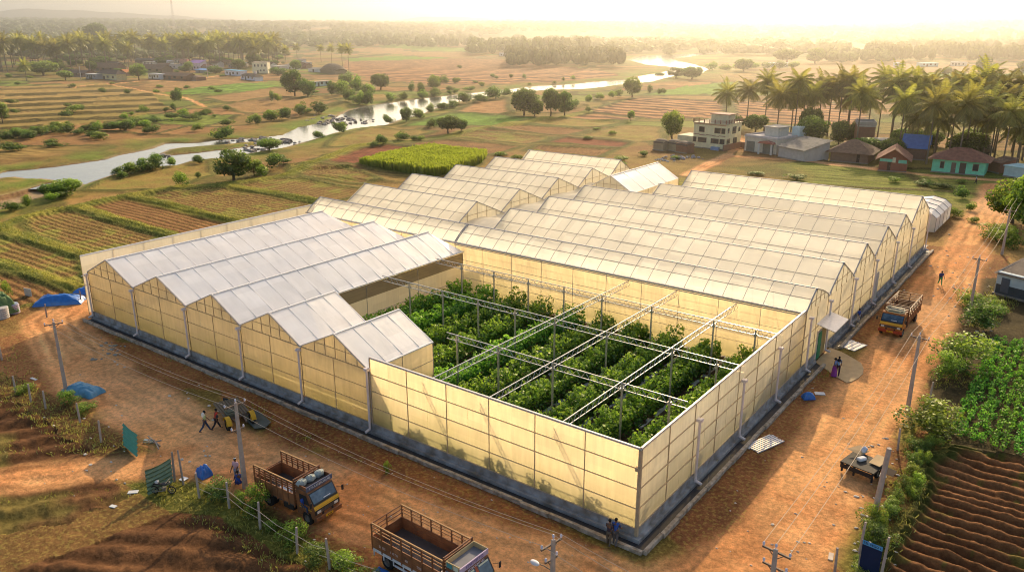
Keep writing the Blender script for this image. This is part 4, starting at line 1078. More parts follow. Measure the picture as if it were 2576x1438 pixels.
# trunk radius is in metres while its height is scaled
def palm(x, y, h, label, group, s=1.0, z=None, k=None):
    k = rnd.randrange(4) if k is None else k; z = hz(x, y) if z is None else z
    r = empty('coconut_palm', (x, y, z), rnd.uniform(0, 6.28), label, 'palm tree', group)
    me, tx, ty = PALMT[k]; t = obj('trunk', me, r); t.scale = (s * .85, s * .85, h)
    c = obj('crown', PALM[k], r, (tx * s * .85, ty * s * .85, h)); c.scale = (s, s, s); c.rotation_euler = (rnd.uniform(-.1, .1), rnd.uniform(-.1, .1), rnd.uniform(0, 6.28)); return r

palm_r = [  # crown centre x, y; foot y; what singles it out
 (1825,236,302,'slender coconut palm farthest from the mint green house, beyond the cream three-storey house'),
 (1878,226,312,'leaning coconut palm beyond the cream house, between two slender neighbours'),
 (1922,208,328,'tall coconut palm rising between the cream house and the white shuttered building'),
 (1952,240,352,'thick-crowned coconut palm behind the rooftop room of the white building'),
 (1996,204,350,'tall thin coconut palm behind the white building with roller shutters'),
 (2016,243,338,None),(2036,238,345,None),(1988,242,345,None),
 (2056,226,340,None),(2105,214,347,None),(2128,250,345,None),(2152,236,378,'coconut palm over the two-storey brick house'),
 (2207,196,346,'tallest coconut palm, standing clear above the brick house'),
 (2180,250,350,None),(2238,228,360,None),(2258,252,392,'coconut palm directly behind the brick gabled house'),
 (2290,236,375,None),(2272,268,372,None),(2330,262,412,'large coconut palm between the brick gabled house and the mint green house'),
 (2352,238,385,None),(2385,270,400,None),(2415,222,380,None),(2408,262,420,'large coconut palm directly behind the mint green house'),
 (2440,286,395,None),(2462,236,390,None),(2498,216,385,None),(2470,262,405,None),
 (2520,282,425,'large coconut palm behind the shed beyond the mint green house'),(2545,250,400,None),(2575,236,395,None),(2560,290,410,None),(2600,260,410,None),(2640,280,420,None),
 (2348,300,395,None),(2300,296,388,None),(2488,300,408,None),
 (2590,225,395,None),(2620,240,400,None),(2545,215,385,None),(2500,250,400,None),(2380,215,375,None),(2320,215,372,None),(2280,208,368,None),(2425,255,400,None),(2610,300,420,None),(2555,320,420,None),(2240,205,362,None),(2130,208,350,None),(2080,225,345,None),(2570,265,405,None),(2450,200,380,None)]
for (x, yc, yf, lb) in palm_r:
    X0, Y0 = at(x, yf); h = heightpx(x, yf, yc)
    palm(X0, Y0, h, lb or 'tall coconut palm in the grove behind the roadside hamlet', None if lb else 'coconut palms in the grove behind the hamlet', 1.4 + rnd.uniform(-.1, .15))
# village grove far side of the river
g = random.Random(4)
for k in range(125):
    x = g.uniform(-30, 700); yf = 150 + g.uniform(0, 22) + (10 if x < 190 else 0)
    if 330 < x < 460 and yf > 160: yf -= 12
    X0, Y0 = at(x, yf); h = g.uniform(14, 20.5)
    palm(X0, Y0, h, 'coconut palm in the dense row behind the far village', 'coconut palms behind the far village', 1.9)
for (x, yf, yc, lb) in [(748,152,118,'lone coconut palm in the green field past the far village'), (808,156,120,'coconut palm first of the sparse row beside the thatched hut'), (835,160,121,'coconut palm second of the sparse row beside the thatched hut'), (862,176,122,'coconut palm third of the sparse row beside the thatched hut'), (878,180,124,'coconut palm last of the sparse row beside the thatched hut'), (68,205,165,'coconut palm leaning over the field at the village edge'), (700,170,120,'coconut palm behind the cream two-storey village house'), (720,168,125,'coconut palm past the cream two-storey village house')]:
    X0, Y0 = at(x, yf); palm(X0, Y0, heightpx(x, yf, yc), lb, None, 1.25)

# ---- named trees (foot x, foot y, top y, width px, label, kind, bright)
tl = [
 (588,455,373,92,'big round-crowned tree between the river and the small ploughed plots',1,0),
 (640,442,398,60,'low spreading tree just behind the big round tree by the river',3,1),
 (678,378,345,68,'round leafy tree on the island bank of the river',0,1),
 (168,492,446,86,'leafy tree cluster at the near arm of the river',2,1),
 (120,486,452,50,'small tree leaning over the near arm of the river',3,0),
 (742,243,172,62,'large dark tree on the far bank below the village',1,0),
 (775,246,195,46,'smaller tree joined to the large dark tree on the far bank',3,0),
 (958,226,182,52,'round tree on the far bank beside the eroded slope',0,0),
 (1022,306,264,30,'slim dark tree at the water edge in midstream view',3,0),
 (1128,334,288,72,'dark round tree at the corner of the small green crop',2,0),
 (1160,332,300,36,'dark shrubby tree beside the round one at the crop corner',1,0),
 (1318,290,216,78,'broad dark tree with forked trunks in the middle fields',0,0),
 (1385,292,217,48,'tall tree beside the broad dark one in the middle fields',2,0),
 (1420,294,228,50,'rounded tree at the end of the middle field group',1,0),
 (1345,290,232,50,'lower tree filling the middle field group',3,0),
 (1590,246,190,52,'lone round tree standing by the river bend',0,1),
 (1587,306,279,20,'small round tree at the corner of the stubble strips',1,1),
 (1690,352,272,66,'airy round tree with forked trunk behind the brown clay huts',2,1),
 (1845,330,286,60,'bushy tree behind the cream three-storey house',1,0),(1900,332,284,64,'bushy tree between the cream house and the palms',0,0),
 (2035,352,262,60,'round tree behind the white building, upper of two',0,0),(2040,378,290,88,'huge round tree between the white building and the brown hut',2,0),
 (2110,365,300,60,'leafy tree behind the brown hip-roofed hut',1,0),(2140,358,298,50,'leafy tree beside the brick two-storey house',3,0),
 (350,202,158,46,'round bright green tree in the far village',1,1),(255,166,141,60,'dark flat-topped tree in the far village',3,0),
 (110,190,150,80,'broad pale tree at the near end of the far village',0,1),(165,202,176,46,'low round tree at the near end of the far village',1,1),
 (245,128,58,62,'very tall tree standing above the palm row',2,0),(205,130,88,80,'wide tree left of the tall one above the palm row',0,0),
 (8,312,258,44,'pale tree standing by the terraces at the picture edge',1,1),(835,240,198,22,'slim tree beside the turquoise shed row',3,0),
 (2520,150,142,50,'round tree in the hazy fields behind the palms',0,0),(2475,192,140,46,'upright round tree at the green strip behind the palms',1,0),(2380,192,166,26,'small round tree at the green strip behind the palms',0,0),
 (2576,195,150,44,'round tree at the end of the green strip behind the palms',2,0),
 (1700,196,168,50,'pale hazy tree over the river bend',1,0),(1740,200,165,60,'wide hazy tree over the river bend',0,0),(1660,186,176,30,'low hazy tree over the river bend',3,0),
 (1870,180,145,56,'hazy tree in the sun glare beyond the river bend',0,0),(1980,160,122,80,'wide hazy tree in the sun glare',2,0),(2050,160,118,54,'hazy umbrella-shaped tree in the sun glare',1,0),
 (640,170,132,50,'dark tree behind the blue-roofed white village house',0,0),(600,182,148,40,'tree beside the blue-roofed white village house',2,0),(745,184,150,30,'small round tree at the end of the far village',1,1),(700,190,166,44,'bushy tree beside the cream two-storey village house',3,0)]
for (x, yf, yt, wp, lb, k, br) in tl:
    X0, Y0 = at(x, yf); tree(X0, Y0, max(2.5, heightpx(x, yf, yt)), wp * mpp(x, yf), lb, None, k, pool=TREES_G if br else TREES)

g = random.Random(21)
for k in range(34):
    x = g.choice([g.uniform(150, 240), g.uniform(290, 560), g.uniform(520, 860), g.uniform(-40, 200)]); yf = g.uniform(148, 170) if g.random() < .8 else g.uniform(176, 190)
    X0, Y0 = at(x, yf); tree(X0, Y0, g.uniform(4, 8), g.uniform(6, 11), 'leafy tree standing among the far village houses', 'trees among the far village houses', g.randrange(4), pool=TREES if g.random() < .7 else TREES_G)
for k in range(14):
    x = g.uniform(2150, 2640); yf = g.uniform(345, 400); X0, Y0 = at(x, yf); tree(X0, Y0, g.uniform(4, 7), g.uniform(6, 9), 'dark undergrowth tree beneath the palms behind the hamlet', 'undergrowth trees beneath the hamlet palms', g.randrange(4))
# ---- bushes placed singly or in lines (x, y, width px, height px)
def bushes(pts, label, group, bright=.4, jit=0, n=1):
    for (x, y, wp, hp_) in pts:
        for i in range(n):
            xx, yy = x + rnd.uniform(-jit, jit), y + rnd.uniform(-jit, jit) * .25
            X0, Y0 = at(xx, yy)
            if not isdry(X0, Y0): continue
            s = mpp(xx, yy); bush(X0, Y0, wp * s * rnd.uniform(.8, 1.2), max(.8, hp_ * s * 1.25 * rnd.uniform(.7, 1.4)), label, group, rnd.random() < bright)
bushes([(330,440,50,26),(365,432,56,30),(400,425,50,34),(425,418,30,22),(300,446,34,16)], 'clump of green bushes on the near bank of the river', 'bushes on the near river bank', .7, 10, 2)
bushes([(500,412,30,16),(860,334,34,22),(805,346,30,18),(965,362,34,24),(940,366,24,14),(1010,352,40,18),(1050,352,36,16),(980,312,30,26),(1055,300,40,30),(1090,282,30,22),(1115,276,34,20),(1140,272,36,22),(1170,262,36,26),(1205,260,40,24),(1235,250,46,26),(1270,244,34,18),(1085,322,30,22)], 'green bush along the near edge of the river', 'bushes along the near river edge', .3, 9, 2)
bushes([(1400,280,40,22),(1445,272,36,18),(1480,262,34,18),(1510,252,36,20),(1540,250,30,26),(1556,244,30,24),(1480,286,24,12)], 'bush in the hedge line running to the river bend', 'hedge bushes running to the river bend', .6)
bushes([(875,260,34,24),(900,262,34,30),(930,264,34,30),(960,262,34,22),(895,232,40,34),(860,240,44,30),(930,240,40,26),(985,256,30,20),(1020,250,30,18),(1060,246,30,16),(1100,240,30,16),(1140,234,26,14),(870,215,40,24)], 'dense bush on the far river bank slope', 'bushes on the far river bank slope', .25, 10, 3)
bushes([(1040,232,24,22),(1070,224,40,30),(1100,218,30,24),(1165,232,26,10),(1190,238,26,12),(1300,196,12,10),(1210,214,18,8),(1420,208,14,10),(1340,214,20,10),(1650,240,22,16),(1150,206,16,10),(1240,200,16,9)], 'scattered scrub bush in the dry land across the river', 'scrub bushes in the dry land across the river', .2, 26, 3)
bushes([(20+k*28, 352+rnd.uniform(-8,8)-k*2.0, 44, 22) for k in range(14)] + [(60,345,60,24),(30,380,70,18),(130,372,50,16),(240,352,50,26),(180,412,40,14),(250,402,40,18),(120,418,40,14)], 'low scrub bush in the gullies below the terraces', 'scrub bushes below the terraces', .25, 14, 2)
bushes([(440,262,24,34),(430,282,22,16),(475,300,44,22),(510,296,30,18),(520,285,30,12),(555,345,54,26),(640,312,40,24),(675,305,50,26),(720,298,50,28),(760,290,44,28),(800,284,50,26),(690,262,20,24),(300,318,46,14),(350,312,44,14),(395,306,40,14),(430,300,36,14)], 'scrub bush at the terrace foot above the river', 'scrub bushes at the terrace foot', .3, 12, 2)
bushes([(30,530,60,30),(70,520,50,36),(160,500,60,28),(460,474,50,30),(130,508,40,22),(500,452,30,14),(690,430,60,34),(660,446,60,28),(720,420,40,18),(700,398,40,16)], 'bush on the bank between the river and the ploughed plots', 'bushes beside the ploughed plots', .4)
bushes([(1500,330,30,8),(1540,340,30,8),(1480,350,40,8),(1120,392,40,10),(1260,392,50,10),(1300,400,40,10),(1360,392,50,14),(1420,404,40,10),(1560,404,50,10),(1620,392,50,12),(1560,420,40,12),(1700,400,40,10)], 'low weedy bush at the edge of the plots behind the rear spans', 'weedy bushes behind the rear spans', .5)
bushes([(2000,452,60,14),(2380,475,60,20),(2420,500,50,24),(2440,530,44,24),(2400,545,50,28),(2450,560,40,20),(2330,470,50,12),(2250,460,50,12),(2420,460,60,16),(1900,440,50,10)], 'rank green bush in the waste ground before the hamlet', 'bushes in the waste ground before the hamlet', .5)
g = random.Random(31)
for k in range(120):
    x, y = g.uniform(-20, 1500), g.uniform(150, 340)
    if y > 330 - x * .13 + 10 and x > 800: continue
    X0, Y0 = at(x, y)
    if not isdry(X0, Y0) or hz(X0, Y0) < -.2: continue
    sz = g.uniform(1.5, 4.5); bush(X0, Y0, sz * g.uniform(1, 2), sz * g.uniform(.6, 1), 'bush on a field bank across the valley floor', 'bushes on the field banks across the valley', g.random() < .3)
# glare side of the river
bushes([(x, 178 + rnd.uniform(-6, 8), 44, 22) for x in range(1690, 2000, 34)], 'hazy scrub along the river bend', 'hazy scrub along the river bend', .4)

# hedge and shrubs along the vehicle road (close)
def near_shrub(seed, n, h, leaf, mat):
    g = np.random.RandomState(seed); cs = []; rs = []
    for k in range(n):
        a = g.uniform(0, 6.28); q = g.uniform(0, .36); cs.append((math.cos(a) * q, math.sin(a) * q, g.uniform(.15, .75))); rs.append(g.uniform(.10, .2))
    c, nrm, s = clump_cloud(np.array(cs), rs, 2600, seed, 1.15); V_, q = leafcards(c, nrm, leaf, seed); V_[:, 2] = np.maximum(V_[:, 2], 0)
    return npmesh('shrub', V_, q, mat, shade=np.repeat(np.clip(s + (c[:, 2] - .4) * .5, 0, 1), 4), link=False)
NS = [near_shrub(800 + i, 20, 1, .042, LEAF_G if i < 3 else LEAF_T) for i in range(5)]
def shrub(x, y, w_, h, label, group, k=None):
    o = obj('shrub', NS[rnd.randrange(5) if k is None else k]); o.location = (x, y, hz(x, y) - .08); o.scale = (w_, w_ * rnd.uniform(.8, 1.2), h); o.rotation_euler = (0, 0, rnd.uniform(0, 6.28))
    return tag(o, label, 'shrub', group)
for k in range(30):
    y = -3 + k * 1.15 + rnd.uniform(-.4, .4)
    if 25 < y < 27: continue
    shrub(12.6 + rnd.uniform(-.5, .7), y, rnd.uniform(1.3, 2.2), rnd.uniform(.9, 1.8), 'yellow-green shrub in the hedge between the vehicle road and the furrowed field', 'hedge shrubs beside the furrowed field')
for (x, y, wp, hh, lb) in [(2330,1090,190,3.8,'tall feathery shrub where the furrowed field meets the green crop rows'), (2410,920,190,4.4,'big spreading shrub between the concrete pole and the green crop rows'), (2370,950,120,3.2,'shrub at the foot of the big spreading one'), (2470,830,150,3.6,'dark shrub by the crop rows near the dark-walled house'), (2440,770,90,2.4,'shrub beside the rubble near the dark-walled house'), (2500,780,90,2.0,'low shrub under the dark-walled house'),
   (2500,600,120,3.0,'yellow-green shrub on the verge past the dark-walled house'), (2540,620,110,3.4,'shrub behind the far pole past the dark-walled house'), (2190,1330,90,2.2,'yellow-green shrub beside the tilted old post'), (2210,1370,110,2.0,'low shrub in front of the blue banner')]:
    X0, Y0 = at(x, y); shrub(X0, Y0, wp * mpp(x, y), hh, lb, None)
for (x, yf, yt, wp, lb, k) in [(2545,560,440,130,'large bright green tree overhanging the end of the vehicle road',0), (2590,600,430,170,'dark leafy tree behind the large bright tree at the road end',1)]:
    X0, Y0 = at(x, yf); tree(X0, Y0, heightpx(x, yf, yt), wp * mpp(x, yf), lb, None, k, pool=TREES_G)
# fence line shrubs at the bottom of the view
for (x, y, wp, hh, lb) in [(560,1262,90,2.0,'leafy shrub between the blue sack and the fence post'), (520,1250,40,1.0,'small shrub by the sack at the fence'), (640,1290,100,2.6,'sunlit shrub beside the fence behind the first truck'), (610,1270,60,1.4,'low shrub behind the concrete pole'), (735,1370,90,2.0,'young bright shrub in the fence line between the two trucks'), (800,1410,90,1.5,'shrub in the fence line behind the second truck'), (880,1445,110,1.8,'shrub growing against the rear of the second truck'), (930,1470,90,1.5,'shrub beside the rear wheel of the second truck'),
   (975,1190,26,1.4,'small bush with orange flowers beside the drain'), (180,1015,80,1.6,'banana-like shrub beside the blue tarpaulin by the fence'), (215,1030,70,1.0,'low shrub beside the blue tarpaulin by the fence'), (60,985,70,1.0,'low shrub at the field fence near the sacks'), (690,1330,60,1.0,'low weedy shrub at the fence by the first truck'), (850,1420,60,1.2,'dark weedy shrub at the fence between posts'), (20,745,40,2.6,'dark shrub near the covered heap')]:
    X0, Y0 = at(x, y); shrub(X0, Y0, wp * mpp(x, y), hh, lb, None, 0 if 'bright' in lb or 'sunlit' in lb else None)

# ---- garden crop rows (close right)
LEAF_B = foliage('bean_leaf', (.06,.19,.018), (.30,.58,.05), .5)
yb = 26.5
gi = 0
for k in range(16):
    x = 14.2 + k * 1.5 + (k // 4) * .9
    y0 = 27.6 if k % 5 else 28.0
    crop_row('crop_row', x, y0, 62 - (8 if k < 2 else 0), 1.3, .72, LEAF_B, 'low dense bean row in the garden beside the hedge, close among its like', 'crop row', 'bean rows in the garden beside the hedge', 1200 + k, step=.45, leaf=.17, per=260, droop=False)
# tall yellow-green crop
P = fields[-1]['P']; xs = [p_[0] for p_ in P]; ysn = [p_[1] for p_ in P]; g = np.random.RandomState(77)
px_ = g.uniform(min(xs), max(xs), 26000); py_ = g.uniform(min(ysn), max(ysn), 26000); mk = inpoly(px_, py_, P); px_, py_ = px_[mk], py_[mk]
n = len(px_); hgt_ = 1.6 + .9 * fbm(px_, py_, 5, 3) + g.uniform(-.3, .5, n); a = g.uniform(0, 6.28, n); wv = g.uniform(.22, .4, n)
dx = np.cos(a) * wv; dy = np.sin(a) * wv; lx = g.normal(0, .25, n); ly = g.normal(0, .25, n)
Vc = np.stack([np.stack([px_ - dx * .5, py_ - dy * .5, px_ * 0], -1), np.stack([px_ + dx * .5, py_ + dy * .5, px_ * 0], -1), np.stack([px_ + dx * .5 + lx, py_ + dy * .5 + ly, hgt_], -1), np.stack([px_ - dx * .3 + lx, py_ - dy * .3 + ly, hgt_ * .95], -1)], 1).reshape(-1, 3)
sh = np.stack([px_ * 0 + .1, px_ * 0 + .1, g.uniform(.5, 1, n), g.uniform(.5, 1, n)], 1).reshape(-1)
o = npmesh('tall_crop', Vc, np.arange(4 * n).reshape(-1, 4), LEAF_C, shade=sh); tag(o, 'dense stand of tall yellow-green crop behind the rear spans', 'crop', None, 'stuff')
# grass tufts on the near verges and berms
g = np.random.RandomState(78); N = 200000
gx = g.uniform(-150, 24, N); gy = g.uniform(-34, 120, N)
keep = np.zeros(N, bool)
for L in berm_lines: keep |= segdist(gx, gy, L, False, 6) < g.uniform(.2, 1.4, N)
keep |= (gx > 10.8) & (gx < 14.2) & (gy > -25) & (gy < 80) & (fbm(gx, gy, 4, 95) > .46)
keep |= (gy < -12.8) & (gy > -16.4) & (gx < -12) & (gx > -62) & (g.uniform(0, 1, N) < .8)
rdm = np.full(N, 1e9)
for rd in roads[:2]: rdm = np.minimum(rdm, segdist(gx, gy, rd['P'], False, 14) - rd['w'])
keep |= (rdm > .4) & (fbm(gx, gy, 6, 91) > .70) & (gx > -72) & (gx < 11) & (gy < 92) & ~((gx > -71.5) & (gx < 1.6) & (gy > -1.6))
keep |= (rdm > .5) & (rdm < 2.2) & (gx < -30) & (gy < -10) & (g.uniform(0, 1, N) < .22)
keep &= (rdm > .2) & ~((gx > -71.5) & (gx < 1.6) & (gy > -1.6) & (gy < 92))
gx, gy = gx[keep], gy[keep]; n = len(gx); gz = np.array([hz(a_, b_) for a_, b_ in zip(gx, gy)])
V4 = []; S4 = []
a = g.uniform(0, 6.28, (n, 3)); hh = g.uniform(.10, .30, (n, 3)); off = g.normal(0, .16, (n, 3, 2))
for j in range(3):
    bx, by = gx + off[:, j, 0], gy + off[:, j, 1]; dx, dy = np.cos(a[:, j]) * .028, np.sin(a[:, j]) * .028; ln = off[:, j, ::-1] * .6
    V4.append(np.stack([np.stack([bx - dx, by - dy, gz - .03], -1), np.stack([bx + dx, by + dy, gz - .03], -1), np.stack([bx + dx * .3 + ln[:, 0], by + dy * .3 + ln[:, 1], gz + hh[:, j]], -1), np.stack([bx - dx + ln[:, 0], by - dy + ln[:, 1], gz + hh[:, j] * .8], -1)], 1).reshape(-1, 3))
    S4.append(np.repeat(g.uniform(.1, .9, n), 4))
V4 = np.concatenate(V4); S4 = np.concatenate(S4)
LEAF_W = foliage('weed_leaf', (.13,.14,.03), (.50,.46,.09), .5)
tag(npmesh('grass', V4, np.arange(len(V4)).reshape(-1, 4), LEAF_W, shade=S4), 'tufts of dry and green grass on verges and field banks', 'grass', None, 'stuff')

# ---- far woods: hundreds of small crowns that read as one mass
def wood_template(seed, n, palmy=False, leaf=.16):
    g = np.random.RandomState(seed); d = g.normal(0, 1, (n, 3)); d /= np.linalg.norm(d, axis=1, keepdims=True)
    c = d * np.array([.45, .45, .36]) * (g.uniform(.5, 1, n) ** .4)[:, None] + np.array([0, 0, .6])
    V_, q = leafcards(c, d, leaf, seed, .9); return V_, q, np.repeat(np.clip(.4 + .4 * d[:, 2] + g.normal(0, .15, n), 0, 1), 4)
WT = [wood_template(900 + i, 60, leaf=.3) for i in range(4)]
WTN = [wood_template(930 + i, 150, leaf=.2) for i in range(3)]
def wood(name, pts, hs, ws, label, tmpl=WT, seed=0, mat=LEAF_F):
    g = random.Random(seed); Vs = []; Qs = []; Ss = []; b = 0
    for (x, y), h, w_ in zip(pts, hs, ws):
        V_, q, s = tmpl[g.randrange(len(tmpl))]; t = g.uniform(0, 6.28); c_, s_ = math.cos(t), math.sin(t)
        vx = (V_[:, 0] * c_ - V_[:, 1] * s_) * w_ + x; vy = (V_[:, 0] * s_ + V_[:, 1] * c_) * w_ + y
        Vs.append(np.stack([vx, vy, V_[:, 2] * h + hz(x, y) - h * .1], -1)); Qs.append(q + b); Ss.append(np.clip(s * g.uniform(.6, 1.2), 0, 1)); b += len(V_)
    return tag(npmesh(name, np.concatenate(Vs), np.concatenate(Qs), mat, shade=np.concatenate(Ss)), label, 'woodland', None, 'stuff')
def scatter(N, r0, r1, a0, a1, dens, seed):
    g = np.random.RandomState(seed); a = np.radians(g.uniform(a0, a1, N)); r = np.sqrt(g.uniform(r0 ** 2, r1 ** 2, N))
    x = CAMX + (FW[0]*np.cos(a)+RT[0]*np.sin(a))*r; y = CAMY + (FW[1]*np.cos(a)+RT[1]*np.sin(a))*r
    k = dens(x, y, r, np.degrees(a)); return x[k], y[k]
def D1(x, y, r, a): return (fbm(x, y, 260, 21) > .44) | (r > 2000)
x, y = scatter(9000, 900, 3300, -38, 38, D1, 1)
g = np.random.RandomState(3)
wood('woodland', list(zip(x, y)), g.uniform(9, 17, len(x)), g.uniform(12, 22, len(x)), 'hazy far woodland rolling up to the horizon', WT, 2)
# horizon emergent trees, one stand on the ridge near the mast
grove = [
 (-60, 720, 136, 152, 150, 7, 9, 'undergrowth and low trees beneath the far village palms', 20),
 (380, 520, 128, 140, 40, 12, 10, 'undergrowth and low trees beneath the far village palms', 21),  # bases: px polygon-ish ranges x0,x1,y0,y1,count,height m,width m,label
 (660, 900, 104, 116, 60, 13, 9, 'belt of trees beyond the green strip fields', 0),
 (900, 1190, 108, 122, 110, 17, 9, 'belt of tall slender trees across the middle distance', 1),
 (560, 720, 96, 108, 40, 11, 9, 'belt of trees past the far village', 2),
 (0, 300, 92, 122, 120, 13, 13, 'mixed wood above the palm row', 3),
 (-150, 0, 92, 140, 60, 13, 13, 'mixed wood above the palm row', 4),
 (1180, 1300, 128, 140, 46, 18, 10, 'dense grove next to the white shed across the river', 5),
 (1280, 1560, 148, 172, 120, 15, 9, 'dense grove along the river across from the bend', 6),
 (1300, 1480, 132, 148, 70, 20, 9, 'tall rear rows of the riverside grove', 7),
 (1560, 1800, 112, 124, 60, 14, 14, 'pale wood in the haze past the river bend', 8),
 (2180, 2700, 138, 158, 150, 17, 10, 'hazy palm plantation in rows behind the hamlet', 9),
 (2200, 2700, 112, 132, 160, 16, 12, 'hazy palm plantation in rows behind the hamlet', 10),
 (2060, 2260, 150, 162, 30, 13, 12, 'hazy wood in the sun glare', 11),
 (1830, 2060, 128, 140, 24, 12, 14, 'hazy wood in the sun glare', 12),
]
for (x0, x1, y0, y1, cnt, h, w_, lb, sd) in grove:
    g = np.random.RandomState(40 + sd); pts = [at(g.uniform(x0, x1), g.uniform(y0, y1)) for _ in range(cnt)]
    wood('woodland', pts, h * g.uniform(.7, 1.15, cnt), w_ * g.uniform(.7, 1.2, cnt), lb, WTN, sd, LEAF_F)
# ------------------------------------------------------------------ houses
PC = {}
def P(c, rough=.8, var=.15, scale=1.2, **k):
    key = (c, rough, var, scale)
    if key not in PC: PC[key] = paint('paint_%d' % len(PC), c, rough, var, scale, **k)
    return PC[key]
DARKGL = paint('dark_window', (.04,.045,.05), .25, .2, 2, spec=.6)
def tiled(name, c, rows=3.2, along='x', bump=.8):
    m, t, o = newmat(name); p = nd(t, 'BsdfPrincipled'); p.inputs['Roughness'].default_value = .85
    tc = nd(t, 'TexCoord'); wv = nd(t, 'TexWave', wave_type='BANDS', bands_direction='X' if along == 'x' else 'Y'); wv.inputs['Scale'].default_value = rows; wv.inputs['Distortion'].default_value = 1.2; wv.inputs['Detail'].default_value = 2
    w2 = nd(t, 'TexNoise'); w2.inputs['Scale'].default_value = 1.3; w2.inputs['Detail'].default_value = 6
    t.links.new(tc.outputs['Object'], wv.inputs['Vector']); t.links.new(tc.outputs['Object'], w2.inputs['Vector'])
    r = nd(t, 'ValToRGB'); r.color_ramp.elements[0].color = (*[x * .45 for x in c], 1); r.color_ramp.elements[1].color = (*[x * 1.25 for x in c], 1); r.color_ramp.elements[0].position = .3; r.color_ramp.elements[1].position = .75
    a = nd(t, 'Math', operation='MULTIPLY_ADD'); a.inputs[1].default_value = .35; t.links.new(wv.outputs['Fac'], a.inputs[0])
    b2 = nd(t, 'Math', operation='MULTIPLY'); b2.inputs[1].default_value = .7; t.links.new(w2.outputs['Fac'], b2.inputs[0]); t.links.new(b2.outputs[0], a.inputs[2])
    t.links.new(a.outputs[0], r.inputs[0]); t.links.new(r.outputs[0], p.inputs['Base Color'])
    b = nd(t, 'Bump'); b.inputs['Strength'].default_value = bump; b.inputs['Distance'].default_value = .08; t.links.new(wv.outputs['Fac'], b.inputs['Height']); t.links.new(b.outputs[0], p.inputs['Normal'])
    t.links.new(p.outputs[0], o.inputs[0]); return m
TILE_R = tiled('clay_tile', (.40,.16,.10)); TILE_D = tiled('old_tile', (.13,.085,.07)); SHEET = tiled('cement_sheet', (.24,.22,.20), 1.8)
THATCH = tiled('thatch', (.26,.19,.12), 6); RUSTY = tiled('rusty_sheet', (.27,.15,.09), 2.2); BLUE_R = P((.08,.18,.45)); TURQ = P((.10,.42,.52))

